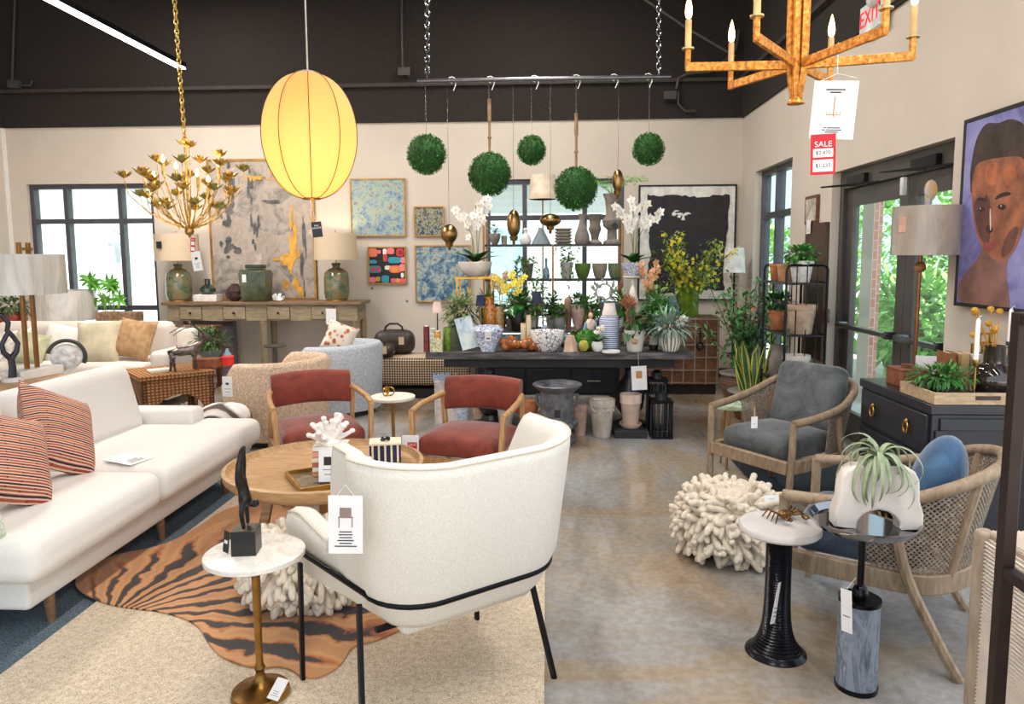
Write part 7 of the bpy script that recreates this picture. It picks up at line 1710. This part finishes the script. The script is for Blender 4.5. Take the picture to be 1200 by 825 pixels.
# ================================================================ WHITE TOPPED TABLE WITH CRAB
p = at(920, 783, z=0); p = V(p.x, p.y+.12, 0); tp = at(928, 614, y=p.y); wz = tp.z
t = thing('side_table', 'white topped drink table on a ribbed black pedestal', 'side table', p)
mb = MB(); mb.lathe([(0, wz-.03), (.15, wz-.03), (.158, wz-.022), (.158, wz-.006), (.153, wz), (0, wz)], n=48); mb.build('table_top', M((206, 200, 198), .3, var=.06, vs=6), t)
prof = []
n = 90
for k in range(n+1):
    z = (wz-.03)*k/n; r_ = .047+.075*math.exp(-z/.055)+.0; prof.append((r_+(.0035 if k % 2 else -.0015), z))
mb = MB(); mb.lathe([(0, 0)]+prof+[(0, wz-.03)], n=40); mb.build('ribbed_pedestal', M((30, 30, 36), .25, metal=.6, var=.15), t, angle=60)
q = at(923, 608, z=wz); t = thing('crab_ornament', 'gold crab ornament on the white topped drink table', 'ornament', (q.x-.01, q.y, wz+.001), R(20)); t.scale = (.85, .85, .85); CG = M((120, 88, 54), .35, metal=.85, var=.5, vs=40)
mb = MB(); mb.ell((0, 0, .025), (.042, .03, .018), 14, 8); mb.ell((-.014, -.028, .034), .006, 8, 6); mb.ell((.014, -.028, .034), .006, 8, 6); mb.build('body', CG, t)
for sx in (-1, 1):
    for k in range(4):
        y = .022-.014*k; mb = MB(); mb.tube([(sx*.03, y, .022), (sx*.065, y*1.8+.004, .04), (sx*.09, y*2.4, .002)], [.006, .005, .003], 6); mb.build('leg', CG, t)
    mb = MB(); mb.tube([(sx*.033, -.02, .025), (sx*.06, -.045, .034), (sx*.05, -.07, .03)], [.006, .007, .008], 6); mb.ell((sx*.042, -.085, .03), (.011, .02, .01), 10, 6); mb.ell((sx*.058, -.083, .03), (.005, .016, .006), 8, 6); mb.build('claw', CG, t)
q = at(906, 697, y=2.85); o = card('price_tag', 'long white price tag hanging from the white topped drink table', V(q.x, 2.8, q.z-.01), .035, .17, (R(4), R(10), R(40)), lines=3)
d = MB(); d.tube([(0, 0, .085), (.02, .02, wz-.03-q.z+.01)], .001, 4); d.build('string', WHITE, o)
# ================================================================ TRAY TABLE AND AIR PLANT
p = at(1013, 819, z=0); p = V(p.x+.0, p.y+.075, 0); tz_ = at(1027, 613, y=p.y).z; cz_ = at(1015, 700, y=p.y).z
t = thing('side_table', 'black rimmed tray table on a blue veined marble cylinder', 'side table', p)
m = NT('blue_marble'); n1 = m.noise(7, 7, .65, 1.8, m.map((1, 1, .35))); m.col(m.ramp(n1.outputs['Fac'], [(.32, (76, 84, 98)), (.47, (140, 150, 166)), (.55, (98, 108, 124)), (.68, (190, 198, 210))])); m.set(Roughness=.25, Coat_Weight=.4)
mb = MB(); mb.lathe([(0, .018), (.072, .018), (.072, cz_-.015), (0, cz_-.015)], n=40); mb.build('marble_cylinder', m.mat, t)
CH = M((40, 40, 44), .15, metal=.9, var=.1)
mb = MB(); mb.lathe([(0, 0), (.075, 0), (.075, .018), (0, .018)], n=36); mb.build('base_ring', CH, t)
mb = MB(); mb.lathe([(.0, cz_-.015), (.074, cz_-.015), (.074, cz_), (.028, cz_+.004), (.03, cz_+.02), (.022, cz_+.04), (.012, cz_+.05), (.012, tz_-.012), (.03, tz_-.008), (0, tz_-.006)], n=32); mb.build('stem', CH, t)
mb = MB(); mb.lathe([(0, tz_-.008), (.17, tz_-.008), (.186, tz_+.012), (.19, tz_+.022), (.184, tz_+.022), (.168, tz_), (0, tz_)], n=56); mb.build('tray_top', M((150, 150, 156), .05, metal=1, var=.03), t)
o = card('price_tag', 'white folded price tag on the rim of the marble cylinder', at(992, 716, y=p.y-.09), .04, .16, (R(3), R(-2), R(-50)), lines=1)
d = MB(); d.tube([(0, 0, .08), (.02, .03, .12)], .001, 4); d.build('string', WHITE, o)
q = at(1027, 621, z=tz_); vx = at(1026, 600, y=p.y-.03)
t = thing('arch_vase', 'white arch shaped ceramic vase on the tray table, holding an air plant', 'vase', (vx.x, p.y-.03, tz_+.001), R(-4))
k_ = p.y/850; hw, hh = 49*k_, at(1026, 540, y=p.y).z-tz_
pts = []
for j in range(9): a = PI*j/8; pts.append((hw*math.copysign(abs(math.cos(a))**.45, math.cos(a))*(.9), hh*.45+hh*.55*abs(math.sin(a))**.55))
pts = [(hw, 0), (hw*1.0, hh*.25)]+pts+[(-hw*1.0, hh*.25), (-hw, 0), (-hw*.5, 0)]
for j in range(9): a = PI-PI*j/8; pts.append((hw*.5*math.cos(a), hh*.3*math.sin(a)))
pts.append((hw*.5, 0))
mb = MB(); mb.prism(pts, -.035, .035, rot=Matrix.Rotation(PI/2, 3, 'X')); mb.build('arch_body', M((226, 216, 208), .6, var=.06, bump=.2, bs=90), t, bevel=.008, seg=3)
mb = MB(); mb.lathe([(.022, hh-.01), (.024, hh+.012), (.03, hh+.016), (.024, hh+.02), (.018, hh+.012)], n=20); mb.build('neck', M((240, 234, 230), .55), t)
ap_ = thing('air_plant', 'silvery green air plant with long curling leaves in the arch vase', 'plant', (vx.x+.0, p.y-.035, tz_+hh+.022))
rg = rng(19); mb = MB()
for k in range(34):
    q = 2.39996*k+rg.uniform(-.2, .2); el = rg.uniform(.2, 1.35); L = rg.uniform(.15, .31); droop = rg.uniform(3.4, 6.5); P = []; d = V(math.cos(q)*math.cos(el), math.sin(q)*math.cos(el)*.75, math.sin(el)); c = V(0, 0, 0)
    n = 12
    for j in range(n+1):
        P.append(c.copy()); st_ = L/n; c = c+d*st_; d = (d+(V(0, 0, -1) if j < 7 else V(-math.cos(q), -math.sin(q), -.1))*(droop/n)).normalized()
    side = V(-math.sin(q), math.cos(q), 0); vs = []; fs = []
    for j, pp in enumerate(P):
        w_ = .0095*(1-(j/n)**1.8)+.0008; vs += [pp-side*w_, pp+V(0, 0, -.003*(1-j/n)), pp+side*w_]
    for j in range(n): a = j*3; fs += [(a, a+1, a+4, a+3), (a+1, a+2, a+5, a+4)]
    mb.add(vs, fs)
mb.build('curling_leaves', M((176, 186, 156), .55, var=.25, vs=20, c2=(120, 136, 100)), ap_, solid=.0015)
# ================================================================ BLACK CHEST AND WHAT STANDS ON IT
BZ = at(1102, 478, x=1.91).z; BZ = .86
t = thing('chest_of_drawers', 'black chest of drawers with gold ring pulls against the wall', 'chest of drawers', (2.205, 4.05, 0)); LAC = M((36, 39, 48), .32, var=.12)
y0_, y1_ = 3.66-4.05, 4.47-4.05
mb = MB(); mb.box((0, (y0_+y1_)/2, .44), (.57, y1_-y0_, .74)); mb.build('body', LAC, t, bevel=.004)
mb = MB(); mb.box((0, (y0_+y1_)/2, BZ-.025), (.6, y1_-y0_+.02, .05)); mb.build('top', LAC, t, bevel=.005)
for z0_, z1_ in ((.60, .80), (.36, .58), (.1, .34)):
    mb = MB(); mb.box((-.29, (y0_+y1_)/2, (z0_+z1_)/2), (.022, y1_-y0_-.05, z1_-z0_)); d = mb.build('drawer', LAC, t, bevel=.006)
    for yy in ((y0_+y1_)/2-.2, (y0_+y1_)/2+.2):
        mb = MB(); zc = (z0_+z1_)/2; mb.tube([(-.314, yy+.024*math.cos(a), zc+.032*math.sin(a)) for a in [2*PI*j/20 for j in range(20)]], .0055, 8, closed=True); mb.ell((-.308, yy, zc+.032), (.01, .01, .012), 10, 6); mb.build('ring_pull', GOLD, d)
mb = MB()
for c, d in (((0, y0_-.006, .76), (.5, .014, .06)), ((0, y0_-.006, .12), (.5, .014, .06)), ((-.24, y0_-.006, .44), (.06, .014, .578)), ((.24, y0_-.006, .44), (.06, .014, .578))): mb.box(c, d)
mb.build('end_panel_frame', LAC, t, bevel=.003)
for sx in (-1, 1):
    for yy in (y0_+.05, y1_-.05):
        mb = MB(); mb.box((sx*.25, yy, .035), (.05, .05, .07)); mb.build('leg', LAC, t)
BT = BZ+.001
def B(px, py, z=BT): return at(px, py, z=z)
q = B(1057, 452); t = thing('wooden_box', 'small reddish wooden box with lid on the black chest', 'box', (2.06, 4.22, BT), R(4)); WB = wood((150, 90, 62), (96, 54, 36), (14, 14, 5))
mb = MB(); mb.box((0, 0, .045), (.15, .17, .09)); mb.build('box_body', WB, t, bevel=.003); mb = MB(); mb.box((0, 0, .096), (.155, .175, .012)); mb.build('lid', WB, t, bevel=.002); mb = MB(); mb.box((0, 0, .112), (.05, .05, .02)); mb.build('lid_knob', WB, t, bevel=.003)
card('price_card', 'white card standing behind the reddish wooden box', (2.24, 4.36, BT+.075), .12, .15, (R(-6), 0, R(-20)), lines=2)
t = thing('serving_tray', 'pale wood tray with leather handles on the near end of the chest', 'tray', (2.2, 3.83, BT), 0); TW = wood((206, 180, 148), (160, 132, 102), (5, 24, 24))
mb = MB(); mb.box((0, 0, .006), (.54, .34, .012)); mb.build('tray_base', M((40, 42, 44), .5), t)
for c, d in (((0, -.17, .03), (.56, .014, .06)), ((0, .17, .03), (.56, .014, .06)), ((-.273, 0, .03), (.014, .326, .06)), ((.273, 0, .03), (.014, .326, .06))):
    mb = MB(); mb.box(c, d); mb.build('tray_side', TW, t, bevel=.002)
mb = MB(); mb.rbox((-.02, -.179, .035), (.12, .006, .02), .003); mb.build('handle_slot', M((70, 56, 48), .6), t)
potted('potted_fern', 'low bright green fern in the pale wood tray', (2.06, 3.84, BT+.0125), .08, .06, 'bowl', M((60, 64, 60), .5), M((72, 134, 62), .45, var=.45, vs=20), 120, 620, (.18, .12, .055), .04, .013, stem_n=8)
t = thing('vase', 'smoky dark glass globe vase holding yellow craspedia balls', 'vase', (2.30, 3.82, BT+.0125)); gz = .02
m = NT('smoky_glass'); m.col((52, 44, 40)); m.set(Roughness=.05, Coat_Weight=1, Metallic=.2); 
mb = MB(); mb.lathe([(0, 0), (.05, 0), (.09, .03), (.108, .08), (.1, .13), (.07, .165), (.05, .175), (.05, .26), (.054, .265), (.046, .265), (.044, .18), (.0, .17)], n=40); mb.build('glass_globe', m.mat, t)
rg = rng(66)
for k in range(9):
    q = rg.uniform(0, 2*PI); e = V(-.05+.1*math.cos(q)*rg.uniform(.3, 1), .06*math.sin(q), .36+rg.uniform(-.06, .1)); mb = MB(); mb.tube([(0, 0, .15), e*.5+V(0, 0, .1), e], .0022, 5); mb.ell(e, .0165, 10, 8); mb.build('craspedia_stem', M((206, 150, 50), .8, var=.2, vs=80, bump=.6, bs=200), t)
for k, (px, py_, lab, xx, yy, hh, ch) in enumerate(((1151, 0, 'white taper candle on a slender black stick, the bent wick one', 2.155, 3.73, .165, .235), (1174, 0, 'white taper candle on a dark metal stick beside the portrait', 2.43, 3.92, .235, .2))):
    t = thing('candlestick', lab, 'candlestick', (xx, yy, BT+.0125), 0, 'tall candlesticks on the chest')
    mb = MB(); mb.lathe([(0, 0), (.035, 0), (.035, .006), (.006, .012), (.005, hh), (.012, hh+.008), (.017, hh+.03), (.016, hh+.04), (0, hh+.03)], n=18); mb.build('stick', M((96, 90, 84), .4, metal=.7) if k else BRASS, t)
    mb = MB(); mb.lathe([(0, hh+.03), (.0115, hh+.03), (.0105, hh+ch), (.006, hh+ch+.012), (0, hh+ch+.014)], n=14); ca = mb.build('taper_candle', M((246, 242, 236), .5, var=.02), t)
    mb = MB(); mb.tube([(0, 0, hh+ch+.01), (.006, 0, hh+ch+.022), (.018, 0, hh+ch+.027)], .0016, 5); mb.build('wick', WHITE, ca)
bcl = [(150, 96, 62), (206, 170, 120), (236, 226, 206), (84, 110, 120), (72, 98, 110)]
for k, (c, nm) in enumerate(zip(bcl, ('brown book nearest the doors in the row on the chest', 'tan book second from the doors in the row on the chest', 'cream book in the middle of the row on the chest', 'blue grey book fourth from the doors in the row', 'teal book at the globe vase end of the row'))):
    t = thing('book', nm, 'book', (2.21+.05*k, 4.1-.035*k, BT), R(-8), 'upright books on the chest'); mb = MB(); mb.box((-.021, 0, .105), (.004, .15, .21)); mb.box((.021, 0, .105), (.004, .15, .21)); mb.box((0, -.073, .105), (.046, .004, .21)); mb.build('cover', M(c, .6, var=.15), t); mb = MB(); mb.box((0, .003, .103), (.038, .14, .2)); mb.build('pages', M((232, 222, 204), .9), t)
t = thing('ladder_sculpture', 'gold sculpture of stacked open squares behind the craspedia', 'sculpture', (2.38, 4.08, BT))
mb = MB(); rg = rng(2); mb.box((0, 0, .01), (.08, .05, .02)); z = .02
for k in range(5):
    s2_ = .055; cx_ = .018*(-1)**k
    for c, d in (((cx_-s2_/2, 0, z+s2_/2), (.012, .014, s2_)), ((cx_+s2_/2, 0, z+s2_/2), (.012, .014, s2_)), ((cx_, 0, z+.006), (s2_+.012, .014, .012)), ((cx_, 0, z+s2_), (s2_+.012, .014, .012))): mb.box(c, d)
    z += s2_+.004
mb.build('stacked_squares', GOLD, t, bevel=.001)
# floor lamp between chest and doors
q = at(1086, 270, y=4.66); FLX, FLY = q.x, 4.64; z0_, z1_ = at(1086, 299, y=FLY).z, at(1086, 242, y=FLY).z
t = thing('floor_lamp', 'brass floor lamp with grey plastic wrapped drum shade by the doors', 'lamp', (FLX-.01, FLY, 0))
GRYS = wrap_mat((176, 162, 150)); mb = MB(); shade_geo(mb, .195, .195, z0_, z1_); mb.build('lamp_shade', GRYS, t)
mb = MB(); mb.cyl((-.03, 0, .02), (-.03, 0, z0_+.1), .011, n=12); mb.lathe([(0, 0), (.14, 0), (.14, .016), (.02, .025), (0, .025)], n=28); mb.build('pole', M((150, 96, 62), .35, metal=.85), t)
mb = MB(); mb.ell((-.03, 0, at(1081, 313, y=FLY).z), .036, 18, 12); mb.build('pole_ball', wood((170, 116, 76), (110, 70, 44), (14, 14, 14)), t)
mb = MB(); mb.cyl((0, 0, z1_-.05), (0, 0, z1_+.05), .02, n=10); mb.ell((.012, 0, z1_+.1), (.04, .014, .062), 16, 10); mb.build('agate_finial', M((150, 176, 190), .2, var=.4, vs=14, c2=(214, 160, 90)), t)
q = at(1049, 263, y=FLY-.15); o = card('price_tag', 'pink brown tag on the grey drum lamp shade', V(FLX-.01-.183, FLY-.075, q.z), .05, .09, (0, 0, R(-65)), lines=0); o.data.materials[0] = M((200, 160, 140), .7)
# portrait on the wall
p0, p1 = at(1134, 141, x=XR-.03), at(1123, 358, x=XR-.03); zt_, zb_ = p0.z, p1.z; yA = p0.y; yB = 3.45; PW = yA-yB; PH = zt_-zb_
t = thing('painting', 'large painted portrait of a face on violet, black framed on the wall', 'painting', (XR-.026, (yA+yB)/2, (zt_+zb_)/2))
m = art_mat([(.35, (92, 92, 150)), (.5, (130, 128, 184)), (.65, (150, 150, 200))], 3, .8); mb = MB(); mb.box((0, 0, 0), (.04, PW-.03, PH-.03)); cv = mb.build('canvas', m.mat, t)
mb = MB(); fw = .022
for c, d in (((0, (PW-fw)/2, 0), (.05, fw, PH)), ((0, -(PW-fw)/2, 0), (.05, fw, PH)), ((0, 0, (PH-fw)/2), (.05, PW-2*fw, fw)), ((0, 0, -(PH-fw)/2), (.05, PW-2*fw, fw))): mb.box(c, d)
mb.build('frame', FBLK, t, bevel=.002)
RF = Matrix(((0, 0, -1), (-1, 0, 0), (0, 1, 0)))          # (u to the viewer's right, v up) on the wall
def paint(name, mt, polys, lay):
    mb = MB()
    for kk, pl in enumerate(polys):
        P = smooth([V(u, v, 0) for u, v in pl], 2); mb.prism([(p.x, p.y) for p in P], 0, .0006, rot=RF, c=(-.0205-.0007*lay-.0001*kk, 0, 0))
    return mb.build(name, mt, cv)
# portrait laid out in metres from the visible left edge
def px2(px, py): p = at(px, py, x=XR-.03); return ((yA+yB)/2-p.y, p.z-(zt_+zb_)/2)
def PP(l): return [px2(a, b) for a, b in l]
SKA, SKB, SKC = M((150, 92, 66), .6, var=.3, vs=9), M((196, 110, 70), .6, var=.25, vs=9), M((96, 60, 52), .6, var=.3, vs=9)
HAIRP = M((62, 48, 42), .7, var=.3, vs=12)
L_ = lambda ex: (ex,)
paint('shoulders', M((134, 96, 88), .6, var=.25, vs=6), [PP([(1124, 354), (1127, 330), (1140, 314), (1152, 300), (1156, 280), (1190, 280), (1184, 306), (1183, 330), (1190, 366), (1160, 362)])], 1)
paint('hair', HAIRP, [PP([(1142, 236), (1140, 205), (1143, 185), (1147, 165), (1154, 150), (1162, 143), (1174, 145), (1188, 138), (1204, 144), (1214, 160), (1216, 200), (1214, 240), (1200, 225), (1170, 215)])], 1)
paint('face', SKA, [PP([(1142.5, 232), (1143, 208), (1148, 192), (1160, 187), (1180, 184), (1204, 182), (1210, 205), (1209, 240), (1203, 268), (1194, 292), (1182, 306), (1168, 305), (1156, 292), (1148, 274), (1144, 252)])], 2)
paint('forehead_light', M((172, 100, 66), .6, var=.3, vs=10), [PP([(1158, 194), (1168, 190), (1176, 192), (1176, 212), (1166, 218), (1159, 214)]), PP([(1178, 196), (1190, 192), (1196, 200), (1194, 216), (1182, 218)])], 3)
paint('shaded_cheek', SKC, [PP([(1144, 236), (1154, 232), (1162, 240), (1165, 270), (1162, 290), (1154, 282), (1147, 262)]), PP([(1186, 270), (1200, 262), (1192, 292), (1180, 304), (1176, 296)]), PP([(1158, 226), (1164, 232), (1166, 262), (1159, 276), (1156, 262)])], 3)
paint('features', M((44, 32, 32), .6), [PP([(1147, 236), (1151, 230), (1160, 233), (1161, 237), (1152, 235)]), PP([(1169, 235), (1174, 227), (1186, 224), (1191, 228), (1177, 231)]), PP([(1149, 246), (1154, 241), (1160, 245), (1154, 249)]), PP([(1172, 243), (1178, 238), (1185, 242), (1179, 247)]), PP([(1158, 268), (1164, 262), (1169, 270), (1163, 275)])], 4)
paint('lips', M((146, 74, 70), .6), [PP([(1154, 287), (1162, 283), (1174, 285), (1167, 293), (1160, 295)])], 4)
paint('highlights', M((222, 196, 186), .6), [PP([(1164, 244), (1165.5, 244), (1166, 270), (1164.4, 270)]), PP([(1152.5, 243.5), (1153.5, 243), (1153.5, 245), (1152.5, 245.5)]), PP([(1177, 240.5), (1178.4, 240), (1178.4, 242), (1177, 242.5)])], 5)
# ================================================================ RIBBED CABINET AND METAL FRAME AT THE EDGE
CX0, CYF, ch_ = at(1147, 618, z=.8).x, at(1147, 618, z=.8).y, .8
t = thing('ribbed_cabinet', 'pale cabinet with finely ribbed sides at the edge of the frame', 'cabinet', (CX0+.26, CYF-.5, 0))
RB = M((206, 194, 182), .6, var=.08); RBW = wood((176, 158, 138), (140, 122, 104), (20, 20, 4))
mb = MB(); mb.box((0, 0, ch_/2), (.5, .98, ch_-.01)); mb.build('carcass', RBW, t, bevel=.004)
for sy in (-1, 1):
    mb = MB(); mb.rbox((-.25, sy*.485, ch_/2), (.05, .05, ch_), .018); mb.build('corner_post', RBW, t, weld=True)
mb = MB(); n = 64; vs = []; fs = []
for k in range(n*4+1):
    z = .02+(ch_-.045)*k/(n*4); o_ = .004*math.sin(2*PI*k/4); vs += [(-.262+o_, -.46, z), (-.262+o_, .46, z)]
for k in range(n*4): fs.append((2*k, 2*k+1, 2*k+3, 2*k+2))
mb.add(vs, fs); mb.box((-.25, 0, ch_/2), (.012, .92, ch_-.04)); mb.build('ribbed_panel', RB, t, angle=80)
mb = MB(); n = 40; vs = []; fs = []
for k in range(n*4+1):
    x = -.24+.48*k/(n*4); o_ = .004*math.sin(2*PI*k/4); vs += [(x, -.47, ch_+o_), (x, .47, ch_+o_)]
for k in range(n*4): fs.append((2*k, 2*k+2, 2*k+3, 2*k+1))
mb.add(vs, fs); mb.box((0, 0, ch_-.008), (.49, .95, .012)); mb.build('ribbed_top', RB, t, angle=80)
a0 = at(1158, 825, y=1.72); b0 = at(1186, 480, y=1.72); FXX = (a0.x+b0.x)/2+.012
t = thing('metal_frame', 'dark bronze metal frame standing before the ribbed cabinet', 'frame', (FXX, 1.72, 0)); DBZ = M((52, 40, 38), .4, metal=.6, var=.15); fz_ = at(1195, 366, y=1.72).z
for dy in (0, -.6):
    mb = MB(); mb.box((0, dy, fz_/2), (.03, .03, fz_)); mb.build('post', DBZ, t, bevel=.002)
for zz in (.06, at(1170, 668, y=1.72).z, fz_-.015):
    mb = MB(); mb.box((0, -.3, zz), (.026, .57, .028)); mb.build('crossbar', DBZ, t, bevel=.002)
for dy in (0, -.6):
    mb = MB(); mb.box((-.03, dy, .012), (.2, .05, .024)); mb.build('foot', DBZ, t, bevel=.002)
